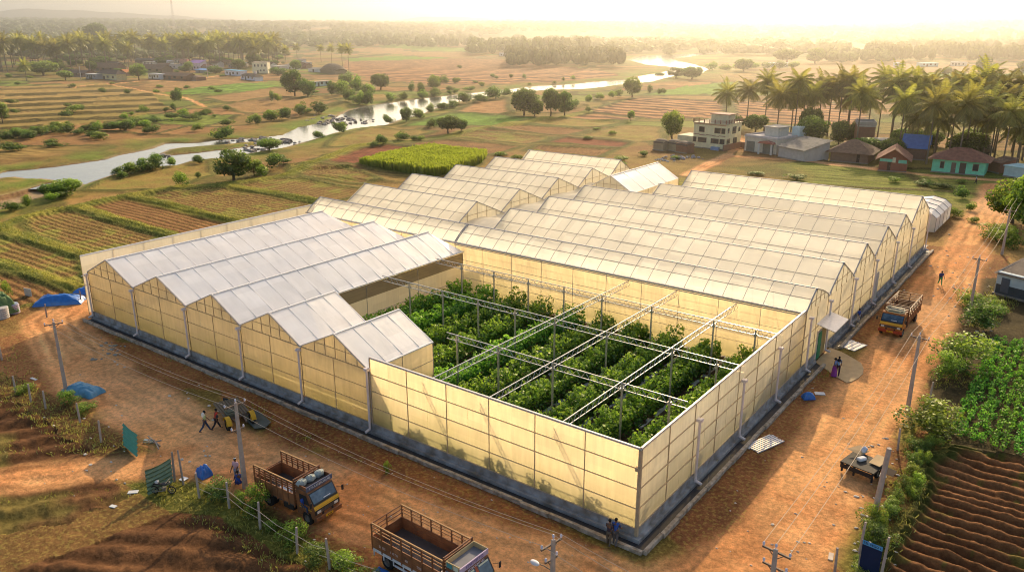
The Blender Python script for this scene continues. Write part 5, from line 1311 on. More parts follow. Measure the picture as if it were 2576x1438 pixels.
def house(pl, pr, depth, hw, roof, wallc, roofm, label, hr=1.4, wins=(), doors=(), over=.5, parapet=.0, bands=(), name='house', extras=None, wallm=None, winc=None, cat='house', z=None):
    """front wall runs between two ground points; local x along it, local y into the depth"""
    A, B = Vector((*at(*pl), 0)), Vector((*at(*pr), 0)); L = (B - A).length; a = math.atan2(B.y - A.y, B.x - A.x)
    root = empty(name, (A.x, A.y, (hz((A.x+B.x)/2, (A.y+B.y)/2) if z is None else z) - .12), a, label, cat)
    wm = wallm or P(wallc)
    b = MB(); b.box(0, 0, 0, L, depth, hw); b.build('wall', wm, root)
    b = MB(); b.box(-.12, -.25, 0, L + .12, 0, .35); b.build('plinth', P((.30,.25,.2)), root)
    rb = MB(); o = over
    if roof == 'flat':
        rb.box(-.2, -.3, hw, L + .2, depth + .2, hw + .16)
        if parapet:
            for (x0, y0, x1, y1) in ((-.1,-.2,L+.1,-.05), (-.1,depth-.05,L+.1,depth+.1), (-.1,-.05,.05,depth-.05), (L-.05,-.05,L+.1,depth-.05)): rb.box(x0, y0, hw + .16, x1, y1, hw + .16 + parapet)
    elif roof == 'gable':      # ridge along the front
        m_ = depth / 2
        for s in (-1, 1):
            y0 = -o if s < 0 else depth + o; zz = hw - o * hr / m_
            rb.quad((-o, y0, zz), (L + o, y0, zz), (L + o, m_, hw + hr), (-o, m_, hw + hr)); rb.quad((-o, y0, zz + .1), (L + o, y0, zz + .1), (L + o, m_, hw + hr + .1), (-o, m_, hw + hr + .1))
        g = MB(); g.quad((0, 0, hw), (0, depth, hw), (0, m_, hw + hr)); g.quad((L, 0, hw), (L, depth, hw), (L, m_, hw + hr)); g.build('gable', wm, root)
    elif roof == 'gable_f':    # gable faces the front
        m_ = L / 2
        for s in (-1, 1):
            x0 = -o if s < 0 else L + o; zz = hw - o * hr / m_
            rb.quad((x0, -o, zz), (x0, depth + o, zz), (m_, depth + o, hw + hr), (m_, -o, hw + hr)); rb.quad((x0, -o, zz + .1), (x0, depth + o, zz + .1), (m_, depth + o, hw + hr + .1), (m_, -o, hw + hr + .1))
        g = MB(); g.quad((0, 0, hw), (L, 0, hw), (m_, 0, hw + hr)); g.quad((0, depth, hw), (L, depth, hw), (m_, depth, hw + hr)); g.build('gable', wm, root)
    elif roof == 'hip':
        m_ = depth / 2; k = min(m_, L * .42); zz = hw - .12
        p = [(-o, -o, zz), (L + o, -o, zz), (L + o, depth + o, zz), (-o, depth + o, zz), (k, m_, hw + hr), (L - k, m_, hw + hr)]
        b0 = len(rb.v); rb.v += p; rb.f += [tuple(b0 + i for i in q) for q in ((0,1,5,4), (1,2,5), (2,3,4,5), (3,0,4), (0,3,2,1))]
    elif roof == 'lean':
        rb.quad((-o, -o, hw - .2), (L + o, -o, hw - .2), (L + o, depth + o, hw + hr), (-o, depth + o, hw + hr)); rb.quad((-o, -o, hw - .12), (L + o, -o, hw - .12), (L + o, depth + o, hw + hr + .08), (-o, depth + o, hw + hr + .08))
        g = MB(); g.quad((0, 0, hw), (0, depth, hw), (0, depth, hw + hr)); g.quad((L, 0, hw), (L, depth, hw), (L, depth, hw + hr)); g.quad((0, depth, hw), (L, depth, hw), (L, depth, hw + hr), (0, depth, hw + hr)); g.build('gable', wm, root)
    elif roof == 'dome':
        b0 = len(rb.v); n = 9
        for i in range(n + 1):
            ph = PI * i / n
            for j in range(9):
                x = -o + (L + 2 * o) * j / 8; e = 1 - (2 * j / 8 - 1) ** 4 * .7
                rb.v.append((x, depth / 2 - math.cos(ph) * (depth / 2 + o), hw * .8 + math.sin(ph) * (hr + .3) * e))
        for i in range(n):
            for j in range(8): rb.f.append((b0 + i * 9 + j, b0 + i * 9 + j + 1, b0 + (i + 1) * 9 + j + 1, b0 + (i + 1) * 9 + j))
    rb.build('roof', roofm, root)
    for (u0, u1, z0, z1) in wins:
        f = MB(); x0, x1 = u0 * L, u1 * L
        for q in ((x0-.08, z0-.08, x1+.08, z0), (x0-.08, z1, x1+.08, z1+.08), (x0-.08, z0, x0, z1), (x1, z0, x1+.08, z1)): f.box(q[0], -.07, q[1], q[2], .0, q[3])
        w_ = f.build('window', winc or P((.35,.25,.18)), root); g = MB(); g.box(x0, -.03, z0, x1, .0, z1); g.build('pane', DARKGL, w_)
    for (u0, u1, z1, c) in doors:
        f = MB(); f.box(u0 * L, -.05, .3, u1 * L, 0, z1); dd = f.build('door', P(c), root); h_ = MB(); h_.box(u1 * L - .16, -.09, 1.2, u1 * L - .1, -.05, 1.4); h_.build('handle', ALU, dd)
    for (z0, z1, c) in bands:
        f = MB(); f.box(-.05, -.06, z0, L + .05, 0, z1); f.build('wall_band', P(c), root)
    if extras: extras(root, L, depth, hw)
    return root
# --- hamlet behind the long spans
def ex_cream(r, L, D, H):
    M = P((.28,.14,.10)); b = MB()
    n = 6
    for i in range(n + 1): b.box(i * L / n - .1, -.3, H + .16, i * L / n + .1, -.1, H + 1.15)
    for k in range(3): b.box(0, -.26, H + .45 + .25 * k, L, -.16, H + .53 + .25 * k)
    for i in range(7): b.box(L - .05, i * D / 6 - .08, H + .16, L + .1, i * D / 6 + .08, H + 1.15)
    for k in range(3): b.box(L, 0, H + .45 + .25 * k, L + .06, D, H + .53 + .25 * k)
    b.build('balustrade', M, r)
    b = MB()
    for i in range(5): b.box(L * i / 5, -.1, 3.65 - .14 * (i % 2), L * (i + 1) / 5, -.02, 3.8 - .14 * (i % 2))
    b.build('moulding', M, r)
    b = MB(); b.box(L * .35, D * .35, H + .16, L * .88, D * .8, H + 2.2); t_ = b.build('stair_room', P((.66,.60,.42)), r)
    b = MB(); b.box(L * .33, D * .3, H + 2.2, L * .92, D * .85, H + 2.38); b.build('roof_slab', M, t_)
    for (y0, y1, z0, z1) in ((.12,.22,4.4,5.7), (.42,.66,4.1,5.9), (.8,.9,4.4,5.6), (.1,.3,1.7,3.0), (.5,.75,.3,3.0)):
        b = MB(); b.box(L, D * y0, z0, L + .04, D * y1, z1); b.build('side_window', DARKGL, r)
    b = MB(); b.box(-5.2, .6, 0, -.05, D * .8, 2.9); b.build('annex', P((.66,.60,.40)), r)
    b = MB(); b.box(L + .1, -1.2, 0, L + .3, D, 1.6); b.box(L + .3, D - .2, 0, L + 4.2, D, 1.5); b.build('yard_wall', P((.30,.17,.11)), r)
    b = MB(); b.box(L * .62, -.9, 0, L * .86, -.15, .85); b.build('bench', P((.25,.35,.55)), r)
house((1742,372), (1822,381), 8.5, 6.7, 'flat', (.78,.72,.46), P((.55,.48,.32)), 'cream three-storey house with brown balustrades and a boxy stair room on its roof', wins=[(.18,.34,4.4,5.7), (.66,.84,4.4,5.7), (.87,.98,4.4,5.7), (.01,.1,1.7,2.9), (.16,.42,1.7,2.9), (.57,.8,1.7,2.9), (.84,.98,1.7,2.9)], bands=[(6.35,6.6,(.5,.32,.2))], extras=ex_cream)
def ex_white(r, L, D, H):
    b = MB(); b.box(L * .3, D * .35, H + .16, L * .72, D * .75, H + 2.4); t_ = b.build('stair_room', P((.62,.58,.50)), r)
    b = MB(); b.box(L * .27, D * .32, H + 2.4, L * .76, D * .8, H + 2.6); b.build('roof_slab', P((.40,.36,.32)), t_)
    b = MB(); b.box(L * .82, D * .75, H + .16, L * 1.05, D * 1.05, H + 2.6); b.build('tank_room', P((.55,.66,.66)), r)
    b = MB(); b.prism([(L*.5, H-1.1), (L*.97, H-1.1), (L*.92, H-.6), (L*.75, H-.35), (L*.57, H-.6)], -1.5, -.05); b.build('porch_roof', P((.42,.16,.12)), r)
    b = MB(); b.box(L*.52, -1.4, 0, L*.57, -1.2, H-1.1); b.box(L*.9, -1.4, 0, L*.95, -1.2, H-1.1); b.build('porch_column', P((.7,.66,.6)), r)
house((1872,380), (1952,391), 12, 4.0, 'flat', (.72,.66,.54), P((.62,.56,.54)), 'white flat-roofed building with two grey roller shutters and a rooftop room', parapet=.4, doors=[(.06,.32,2.9,(.22,.22,.19)), (.58,.9,2.9,(.22,.22,.19))], extras=ex_white)
house((1957,395), (2021,408), 8, 3.0, 'lean', (.52,.48,.44), SHEET, 'low shed with a slanting cement-sheet roof beside the white building', hr=1.8)
house((2088,404), (2182,412), 9, 2.6, 'hip', (.28,.17,.12), RUSTY, 'wide brown hut with a hipped rusty roof near the huge round tree', hr=2.6, doors=[(.7,.78,2.2,(.08,.05,.04))], over=1.2)
def ex_brick(r, L, D, H):
    b = MB(); b.box(.05, -.07, H - .9, L * .5, -.01, H - .25); b.box(L * .68, -.07, H - 1.1, L * .98, -.01, H - .35); b.build('mint_band', P((.25,.62,.45)), r)
    b = MB(); b.box(L * .46, -.12, H - 1.0, L * .58, -.02, H + .1); b.build('notice_board', P((.7,.62,.45)), r)
house((2209,429), (2279,434), 9, 3.2, 'gable_f', (.33,.12,.075), TILE_R, 'small brick gabled house with a mint green band across its front', hr=2.0, over=.9, doors=[(.3,.42,2.3,(.12,.06,.04))], extras=ex_brick)
house((2270,400), (2325,404), 8, 3.4, 'gable', (.25,.14,.10), BLUE_R, 'house with a steep blue tarpaulin roof behind the brick gabled house', hr=2.4, over=.8)
house((2342,431), (2474,443), 7.5, 3.3, 'hip', (.25,.72,.48), TILE_R, 'mint green house with two dark doorways under a red tiled roof', hr=2.3, over=1.0, wins=[(.16,.23,1.2,2.6), (.78,.88,1.2,2.6)], doors=[(.37,.46,2.6,(.22,.15,.12)), (.53,.65,2.7,(.14,.10,.08))])
house((2150,372), (2196,374), 8, 6.4, 'flat', (.33,.16,.10), P((.5,.45,.42)), 'two-storey brick house behind the brown hip-roofed hut', parapet=.6, bands=[(5.9,6.3,(.6,.55,.5))])
house((2196,378), (2232,380), 5, 2.8, 'flat', (.55,.55,.56), P((.7,.64,.55)), 'low grey outbuilding joined to the two-storey brick house')
house((2430,400), (2486,404), 6, 2.6, 'dome', (.10,.08,.06), THATCH, 'dark rounded thatched hut behind the mint green house', hr=2.2)
house((2484,432), (2512,437), 5, 2.6, 'lean', (.36,.16,.10), RUSTY, 'brick lean-to between the mint green house and the pale shed', hr=.6)
house((2523,443), (2580,452), 5, 2.4, 'flat', (.55,.66,.66), P((.45,.66,.66)), 'pale shed with a light blue top edge beyond the mint green house')
for i, (a_, b_) in enumerate([((1643,377), (1668,380)), ((1674,377), (1700,381)), ((1700,382), (1727,386))]):
    house(a_, b_, 3.0, 2.6, 'dome', (.42,.32,.2) if i < 2 else (.34,.17,.1), P((.16,.12,.09)), ['clay hut with a domed top, farthest from the cream house', 'clay hut with a domed top, middle of three', 'reddish clay hut nearest the cream house'][i], hr=.7, over=.15, name='clay_hut', cat='hut')
def rubble(x, y, w_, h, n, mat, label, name='rubble_heap'):
    X0, Y0 = at(x, y); b = MB()
    for k in range(n):
        a = rnd.uniform(0, 6.28); q = rnd.uniform(0, w_); hh = h * (1 - q / w_) * rnd.random()
        b.blob((math.cos(a) * q, math.sin(a) * q * .7, hh), (rnd.uniform(.1,.4) * w_ * .35, rnd.uniform(.1,.4) * w_ * .3, rnd.uniform(.08,.25) * w_ * .4), 6, 4, .35)
    o = b.build(name, mat); o.location = (X0, Y0, hz(X0, Y0)); return tag(o, label, 'rubble')
rubble(1700, 398, 4.2, 1.0, 26, P((.40,.34,.34)), 'heap of grey rubble in front of the clay huts')
rubble(1745, 396, 3.2, .6, 16, P((.48,.42,.42)), 'low heap of broken slabs beside the cream house')
rubble(1672, 404, 3.0, .4, 20, P((.62,.58,.54)), 'scatter of pale rubbish in front of the clay huts')
# --- house at the road edge (close right)
def ex_edge(r, L, D, H):
    b = MB(); b.box(.1, -.06, 0, L - .1, -.01, 1.5); b.build('dark_band', P((.08,.085,.09)), r)  # darker band along the lower front wall
    b = MB(); b.box(L * .1, -.08, .6, L * .25, -.02, 2.4); b.build('door', P((.12,.13,.15)), r)
house((2500,738), (2640,775), 8, 3.0, 'lean', (.50,.58,.62), TILE_D, 'blue-white house with a dark lower wall and a corrugated tile roof at the road edge', hr=.9, over=.3, extras=ex_edge)
# --- far village
V = [
 ((166,192),(216,194),7,2.6,'gable',(.28,.17,.13),TILE_D,'long dark-roofed house at the near end of the far village',1.6),
 ((217,199),(243,201),5,3.0,'flat',(.36,.36,.38),P((.6,.58,.55)),'grey box shed beside the yellow village house',0),
 ((246,199),(294,203),6,3.6,'hip',(.78,.68,.38),TILE_D,'yellow village house under a patched dark roof',2.2),
 ((222,178),(292,180),9,2.8,'gable',(.24,.15,.11),RUSTY,'broad brown-roofed barn behind the yellow village house',2.8),
 ((300,190),(318,191),4,2.4,'gable_f',(.35,.22,.15),P((.62,.20,.06)),'small hut with a bright orange tent roof in the far village',1.6),
 ((341,180),(408,184),8,2.6,'gable',(.34,.22,.15),RUSTY,'long tiled house behind the round green village tree',2.6),
 ((374,199),(402,201),4,3.2,'flat',(.74,.74,.76),P((.6,.6,.62)),'small white walled yard house beside the round green village tree',0),
 ((405,200),(470,204),7,2.8,'gable',(.30,.17,.10),RUSTY,'earth-walled barn at the front of the far village',1.4),
 ((386,164),(424,165),6,2.8,'lean',(.70,.70,.74),P((.62,.62,.66)),'white porch house with a pale sheet roof in the far village',.8),
 ((340,160),(384,161),6,2.4,'gable',(.2,.16,.14),SHEET,'low grey-roofed house in the rear of the far village',1.4),
 ((474,176),(504,177),6,5.2,'lean',(.78,.62,.66),P((.38,.20,.52)),'pink two-storey house with a purple roof in the far village',1.6),
 ((451,166),(471,167),5,4.2,'hip',(.68,.42,.38),P((.52,.20,.18)),'small house with a red roof beside the purple-roofed one',1.2),
 ((506,182),(534,183),6,1.6,'dome',(.5,.42,.34),THATCH,'rounded haystack-like hut beside the purple-roofed house',2.8),
 ((440,201),(494,204),7,2.2,'dome',(.30,.18,.12),RUSTY,'brown mound-roofed barn at the village edge',1.2),
 ((492,184),(520,185),5,2.2,'lean',(.3,.3,.3),P((.12,.32,.66)),'low hut under a blue sheet in the far village',.5),
 ((566,190),(605,193),5,3.4,'flat',(.76,.74,.80),P((.10,.42,.66)),'white village house with a blue roof edge',0),
 ((606,201),(642,205),5,2.6,'hip',(.80,.78,.86),TILE_D,'little white house with a dark tiled roof at the village front',1.4),
 ((636,186),(674,186),7,7.2,'flat',(.80,.72,.50),P((.62,.50,.40)),'cream two-storey village house with four upper windows',0),
 ((593,168),(621,168),5,2.8,'flat',(.62,.52,.40),P((.12,.42,.62)),'far village house with a turquoise flat roof',0),
 ((575,172),(596,173),4,3.2,'gable_f',(.42,.36,.34),P((.5,.42,.36)),'grey gabled hut left of the turquoise roof in the far village',1.4),
 ((706,175),(722,176),4,3.0,'flat',(.78,.76,.76),P((.5,.45,.42)),'white cube house beyond the cream two-storey village house',0),
 ((776,181),(812,184),5,2.4,'lean',(.74,.74,.76),SHEET,'row of white byres beside the round thatched barn',.5),
 ((806,184),(842,187),9,2.2,'dome',(.30,.22,.15),THATCH,'big round thatched barn at the end of the far village',4.6),
 ((730,172),(770,174),6,2.4,'gable',(.34,.20,.15),TILE_R,'low red-roofed house between the trees at the village end',1.6),
 ((787,219),(829,216),4,2.6,'flat',(.55,.66,.64),P((.5,.4,.34)),'turquoise-ended shed row on the far river bank',0),
 ((1256,142),(1289,142),6,3.4,'flat',(.62,.62,.64),P((.5,.5,.5)),'pale shed beside the riverside grove',0),
 ((1322,146),(1349,147),5,2.4,'lean',(.50,.56,.60),P((.5,.58,.64)),'low blue-grey tank shed by the riverside grove',.4),
 ((1939,168),(1982,168),8,3.0,'flat',(.7,.66,.62),P((.66,.66,.7)),'long pale shed in the sun glare beyond the palms',0),
 ((2255,168),(2273,168),6,3.0,'flat',(.62,.62,.66),P((.6,.6,.66)),'small pale shed in front of the palm plantation',0),
 ((2317,168),(2360,168),8,3.0,'flat',(.42,.60,.62),P((.6,.62,.66)),'long turquoise shed in front of the palm plantation',0),
 ((2390,166),(2430,167),6,3.0,'flat',(.62,.58,.56),P((.6,.6,.66)),'dull pale shed in front of the palm plantation',0)]
for (a_, b_, d_, hw, rf, wc, rm, lb, hr) in V:
    wn = [(.12,.2,1.3,2.4), (.5,.6,1.3,2.4), (.78,.86,1.3,2.4)] if hw > 2.5 and rf != 'dome' else []
    if hw > 6: wn = [(.14,.22,4.6,5.9), (.36,.44,4.6,5.9), (.60,.68,4.6,5.9), (.82,.9,4.6,5.9), (.5,.58,1.6,2.6), (.72,.8,1.6,2.6)]
    house(a_, b_, d_, hw, rf, wc, rm, lb, hr=hr, wins=wn, doors=[(.3,.4,2.2,(.12,.1,.09))] if rf != 'dome' else [])
g = random.Random(77)
for k in range(22):
    x = g.uniform(170, 560) if k < 16 else g.uniform(660, 800); y = g.uniform(158, 178); wd = g.uniform(16, 34)
    wc, rm, rf = g.choice([((.70,.66,.60), TILE_D, 'gable'), ((.62,.46,.34), TILE_R, 'gable'), ((.72,.70,.70), SHEET, 'lean'), ((.66,.58,.52), P((.5,.46,.42)), 'flat'), ((.40,.26,.18), RUSTY, 'gable')])
    house((x, y), (x + wd, y + 1), g.uniform(4, 7), g.uniform(2.4, 3.4), rf, wc, rm, 'small low house packed among its like in the middle of the far village', hr=g.uniform(.8, 1.8), wins=[(.15,.25,1.2,2.1), (.7,.8,1.2,2.1)], doors=[(.42,.52,2.1,(.14,.1,.08))])['group'] = 'small houses packed in the far village'
# pillar, mast, poles in the village
def px_pole(x, yf, yt, r_, label, name, mat, cat, z=None):
    X0, Y0 = at(x, yf); h = heightpx(x, yf, yt); b = MB(); b.tube((0,0,-.2), (0,0,h), r_, r_ * .7, n=8); o = b.build(name, mat); o.location = (X0, Y0, hz(X0, Y0) if z is None else z); return tag(o, label, cat)
px_pole(644, 199, 180, .9, 'pale squat water pillar beside the little white village house', 'water_pillar', P((.66,.56,.52)), 'pillar')
px_pole(523, 196, 150, .22, 'thin pink topped pole beside the haystack-like village hut', 'pole', P((.55,.45,.42)), 'pole')
px_pole(228, 184, 142, .22, 'leaning wooden pole beside the brown-roofed village barn', 'pole', P((.3,.24,.2)), 'pole')
px_pole(204, 200, 168, .22, 'pale pole by the low round tree in the far village', 'pole', P((.6,.56,.52)), 'pole')
px_pole(322, 182, 152, .2, 'pole behind the orange tent roof in the far village', 'pole', P((.4,.3,.24)), 'pole')
X0, Y0 = at(437, 76); 
X0, Y0 = CAMX + (FW[0] * math.cos(R(azp(437))) + RT[0] * math.sin(R(azp(437)))) * 2000, CAMY + (FW[1] * math.cos(R(azp(437))) + RT[1] * math.sin(R(azp(437)))) * 2000
mast = empty('radio_mast', (X0, Y0, hz(X0, Y0)), 0, 'tall thin lattice mast on the wooded skyline', 'mast')
zt = 32 + 2000 * (59 - 5) / 2035. - hz(X0, Y0)
for part, (z0, z1, c) in {'red_section': (zt * .8, zt, (.5,.25,.2)), 'white_section': (0, zt * .8, (.62,.58,.55))}.items():
    b = MB(); n = int((z1 - z0) / 4) + 1; w0 = lambda z: 1.9 - 1.0 * z / zt
    for s in range(n):
        za, zb = z0 + (z1 - z0) * s / n, z0 + (z1 - z0) * (s + 1) / n; wa, wb_ = w0(za), w0(zb)
        for (i, j) in ((-1,-1),(1,-1),(1,1),(-1,1)): b.beam((i*wa, j*wa, za), (i*wb_, j*wb_, zb), .3)
        b.beam((-wa,-wa,za), (wb_,-wb_,zb), .18); b.beam((wa,-wa,za), (wb_,wb_,zb), .18)
    b.build(part, P(c), mast)

# river rocks
RK = paint('river_rock', (.36,.31,.27), .9, .3, 1.2, bump=.5)
for (x, y, n, w_, lb) in [(690,350,40,9,'shelf of dark rocks on the far edge of the river'), (860,297,60,16,'broad shelf of dark rocks where the river narrows'), (640,356,30,10,'line of low rocks at the island tip'), (410,387,8,3,'few rocks at the end of the grassy island'), (820,304,30,9,'rocks beside the broad rock shelf'), (640,372,16,5,'rocks on the island shore')]:
    X0, Y0 = at(x, y); b = MB()
    for k in range(n):
        a = rnd.uniform(0, 6.28); q = rnd.uniform(0, 1) ** .7 * w_; s = rnd.uniform(.25, .95)
        b.blob((math.cos(a) * q * 1.1, math.sin(a) * q * .55, WZ + rnd.uniform(-.1, .35)), (s * 1.2, s, s * .5), 7, 5, .3)
    o = b.build('rock_shelf', RK); o.location = (X0, Y0, 0); tag(o, lb, 'rocks')
# ------------------------------------------------------------------ trucks
BROWN = paint('truck_brown', (.30,.115,.045), .45, .25, 2.2, dirt=(.16,.075,.04)); ORANGE = paint('truck_orange', (.62,.24,.03), .4, .15, 2)
YELLOW = paint('truck_yellow', (.72,.40,.03), .4, .1, 2); REDP = paint('truck_red', (.42,.07,.03), .5, .2, 2); BLACKP = paint('black_plastic', (.03,.03,.032), .5, .2, 3)
TYRE = paint('tyre_rubber', (.03,.028,.026), .9, .2, 4, bump=.4); RIM = paint('rim_steel', (.30,.27,.24), .5, .2, 4, .6); WHITEP = paint('truck_white', (.72,.72,.74), .5, .2, 2)
DECK = paint('load_deck', (.075,.065,.06), .8, .3, 1.5, dirt=(.13,.10,.08)); WOODP = paint('bed_plank', (.34,.14,.055), .6, .25, 1.5, dirt=(.18,.08,.04)); CHAS = paint('chassis', (.035,.03,.028), .7, .2, 3)
m, t, o = newmat('windscreen'); p = nd(t, 'BsdfPrincipled'); p.inputs['Base Color'].default_value = (.03,.05,.07,1); p.inputs['Roughness'].default_value = .06; p.inputs['Specular IOR Level'].default_value = 1.0
tc = nd(t, 'TexCoord'); n_ = nd(t, 'TexNoise'); n_.inputs['Scale'].default_value = 1.6; cr = nd(t, 'ValToRGB'); cr.color_ramp.elements[0].color = (.02,.045,.08,1); cr.color_ramp.elements[1].color = (.14,.22,.30,1); cr.color_ramp.elements[0].position = .4
t.links.new(tc.outputs['Object'], n_.inputs['Vector']); t.links.new(n_.outputs[0], cr.inputs[0]); t.links.new(cr.outputs[0], p.inputs['Base Color']); t.links.new(p.outputs[0], o.inputs[0]); GLASS = m
LAMP = paint('lamp_glass', (.75,.72,.66), .15, .1, 3, spec=.8)

def text(root, s, size, mat, loc_, rot, name='lettering', sx=1.0):
    c = bpy.data.curves.new(name, 'FONT'); c.body = s; c.size = size; c.extrude = .006; c.align_x = 'CENTER'; c.align_y = 'CENTER'
    tmp = bpy.data.objects.new('tmp', c); col.objects.link(tmp); bpy.context.view_layer.update()
    me = bpy.data.meshes.new_from_object(tmp.evaluated_get(bpy.context.evaluated_depsgraph_get())); bpy.data.objects.remove(tmp); me.materials.clear(); me.materials.append(mat)
    o = obj(name, me, root, loc_); o.rotation_euler = rot; o.scale = (sx, 1, 1); return o

def wheel(root, x, y, r, w_, side, dual=False):
    b = MB(); prof = [(r * .55, -w_/2), (r * .9, -w_/2), (r, -w_ * .32), (r, w_ * .32), (r * .9, w_/2), (r * .55, w_/2)]
    b.lathe(prof, 'y', (0, 0, 0), 24)
    if dual: b.lathe([(a_, h_ - side * (w_ + .03)) for a_, h_ in prof], 'y', (0, 0, 0), 24)
    wo = empty('wheel', (x, y, r)); wo.parent = root
    b.build('tyre', TYRE, wo, smooth=False)
    b = MB(); s = side; b.lathe([(.02, s * w_ * .30), (r * .22, s * w_ * .34), (r * .24, s * w_ * .15), (r * .5, s * w_ * .12), (r * .57, s * w_ * .45)], 'y', (0,0,0), 20)
    for k in range(6):
        a = k * PI / 3; b.tube((math.cos(a) * r * .36, s * w_ * .1, math.sin(a) * r * .36), (math.cos(a) * r * .36, s * w_ * .24, math.sin(a) * r * .36), .03, n=6)
    b.build('rim', RIM, wo)

def truck(loc_, rz, label, Lb=4.2, W=2.4, style=0):
    """x forward; origin on the ground under the middle of the load bed"""
    T = empty('truck', (*loc_, hz(*loc_) if hz(*loc_) > 0 else 0), rz, label, 'truck'); h = W / 2; zf = 1.15
    xb0, xb1 = -Lb / 2, Lb / 2; zl, zr = 2.0, 2.85
    # chassis
    b = MB(); b.beam((xb0 + .1, -.42, .85), (xb1 + 1.9, -.42, .85), .14, .22); b.beam((xb0 + .1, .42, .85), (xb1 + 1.9, .42, .85), .14, .22)
    for x in (xb0 + .3, xb0 + 1.4, xb1 - .3): b.beam((x, -h + .1, 1.02), (x, h - .1, 1.02), .12, .12)
    b.box(xb1 - 1.4, -h + .15, .5, xb1 - .4, -.55, .9); b.box(xb1 - 1.3, .55, .5, xb1 - .3, h - .15, .95)
    b.tube((xb0 + 1.15, -h + .2, .48), (xb0 + 1.15, h - .2, .48), .09, n=8); b.build('chassis', CHAS, T)
    for s in (-1, 1):
        wheel(T, xb0 + 1.15, s * (h - .20), .50, .28, s, True); wheel(T, xb1 + 1.05, s * (h - .20), .48, .26, s)
    # load bed
    b = MB(); b.box(xb0, -h, zf - .1, xb1, h, zf); bed = b.build('load_floor', DECK, T)
    panel = WOODP
    for s in (-1, 1):
        b = MB(); n = 7
        for k in range(5):
            z0 = zf + .02 + k * (zl - zf) / 5; b.box(xb0, s * h - .03, z0, xb1, s * h + .03, z0 + (zl - zf) / 5 - .02)
        sp = b.build('side_panel', panel, T)
        b = MB()
        for i in range(n + 1):
            x = xb0 + (xb1 - xb0) * i / n; b.box(x - .04, s * h - .06 if s < 0 else s * h - .02, zf - .12, x + .04, s * h + .02 if s < 0 else s * h + .06, zr)
        b.build('stake', BROWN, sp)
        b = MB(); nr_ = 4 if style != 1 else 3
        for k in range(nr_):
            z = zl + .12 + (zr - zl - .14) * (k + 1) / nr_; b.box(xb0, s * h - .02, z - .035, xb1, s * h + .02, z + .035)
        b.build('slat_rail', BROWN if style != 1 else P((.50,.26,.12)), sp)
        b = MB(); b.box(xb0, s * h - .04, zr, xb1, s * h + .04, zr + .06); b.build('top_rail', P((.48,.28,.13)) if style != 2 else P((.66,.50,.34)), sp)
        if style == 1:      # white skirt
            b = MB()
            for i in range(n):
                x0 = xb0 + (xb1 - xb0) * i / n; b.box(x0 + .05, s * h - .015, zf - .55, x0 + .12, s * h + .035, zf - .1)
            b.box(xb0, s * h - .02, zf - .22, xb1, s * h + .04, zf - .02); b.box(xb0 + 1.9, s * h - .02, zf - .55, xb1, s * h + .03, zf - .42); b.build('side_guard', WHITEP, T)
    b = MB()
    for k in range(5): b.box(xb0 - .03, -h + .03, zf + .02 + k * .17, xb0 + .03, h - .03, zf + .17 + k * .17)
    tg = b.build('tailgate', panel, T)
    b = MB()
    for k in range(1 if style == 0 else 3):
        z = zl + .05 + (zr - zl) * (k + .7) / 3 * (1 if style else 0); b.box(xb0 - .02, -h, z, xb0 + .02, h, z + .06)
    if style: [b.box(xb0 - .04, y - .03, zf, xb0 + .04, y + .03, zr) for y in (-.02,)]
    b.build('tail_rail', BROWN, tg)
    b = MB()
    for k in range(9): b.box(xb1 - .04, -h + .02, zf + .02 + k * .2, xb1 + .02, h - .02, zf + .16 + k * .2)
    b.box(xb1 - .05, -h, zf, xb1 + .03, -h + .08, zr + .25); b.box(xb1 - .05, h - .08, zf, xb1 + .03, h, zr + .25); b.tube((xb1, -h, zr + .22), (xb1, h, zr + .22), .05, n=6)
    b.build('headboard', BROWN, T)
    # cab
    c0 = xb1 + .10; c1 = c0 + 1.75; hc = h - .06; zt_ = 2.5; 
    prof = [(c0, .62), (c0, zt_), (c0 + .95, zt_ + .03), (c0 + 1.12, zt_ - .03), (c1 - .12, 1.62), (c1, 1.40), (c1 + .02, .62), (c0 + 1.42, .62), (c0 + 1.30, .98), (c0 + .62, .98), (c0 + .50, .62)]
    b = MB(); b.prism(prof, -hc, hc); cabm = BROWN if style != 2 else paint('truck_cab_orange', (.50,.17,.04), .4, .2, 2)
    cab = b.build('cab', cabm, T, bevel=.05)
    # windscreen set in the raked front
    xa, za, xc, zc = c0 + 1.18, zt_ - .14, c1 - .10, 1.58
    dx, dz = xc - xa, zc - za; ln = math.hypot(dx, dz); nx, nz = -dz / ln, dx / ln
    if nx < 0: nx, nz = -nx, -nz
    def scr(t0, t1, y0, y1, off, mat, nm):
        q = [(xa + dx * t + nx * off, y, za + dz * t + nz * off) for t, y in ((t0, y0), (t0, y1), (t1, y1), (t1, y0))]
        b = MB(); b.quad(*q); return b.build(nm, mat, cab)
    scr(-.02, 1.02, -hc + .06, hc - .06, .018, BLACKP, 'screen_seal')
    if style == 1:
        for s in (-1, 1): scr(.04, .94, s * .13, s * (hc - .14), .03, GLASS, 'windscreen')
        scr(0, 1, -.1, .1, .034, paint('decor_panel', (.50,.12,.05), .5, .3, 6), 'centre_pillar')
        for s in (-1, 1): scr(.05, .16, s * .2, s * (hc - .2), .045, P((.72,.74,.55)), 'screen_sticker')
    else:
        scr(.05, .84, -hc + .13, hc - .13, .03, GLASS, 'windscreen'); scr(.70, .76, -.1, .5, .042, WHITEP, 'screen_sticker')
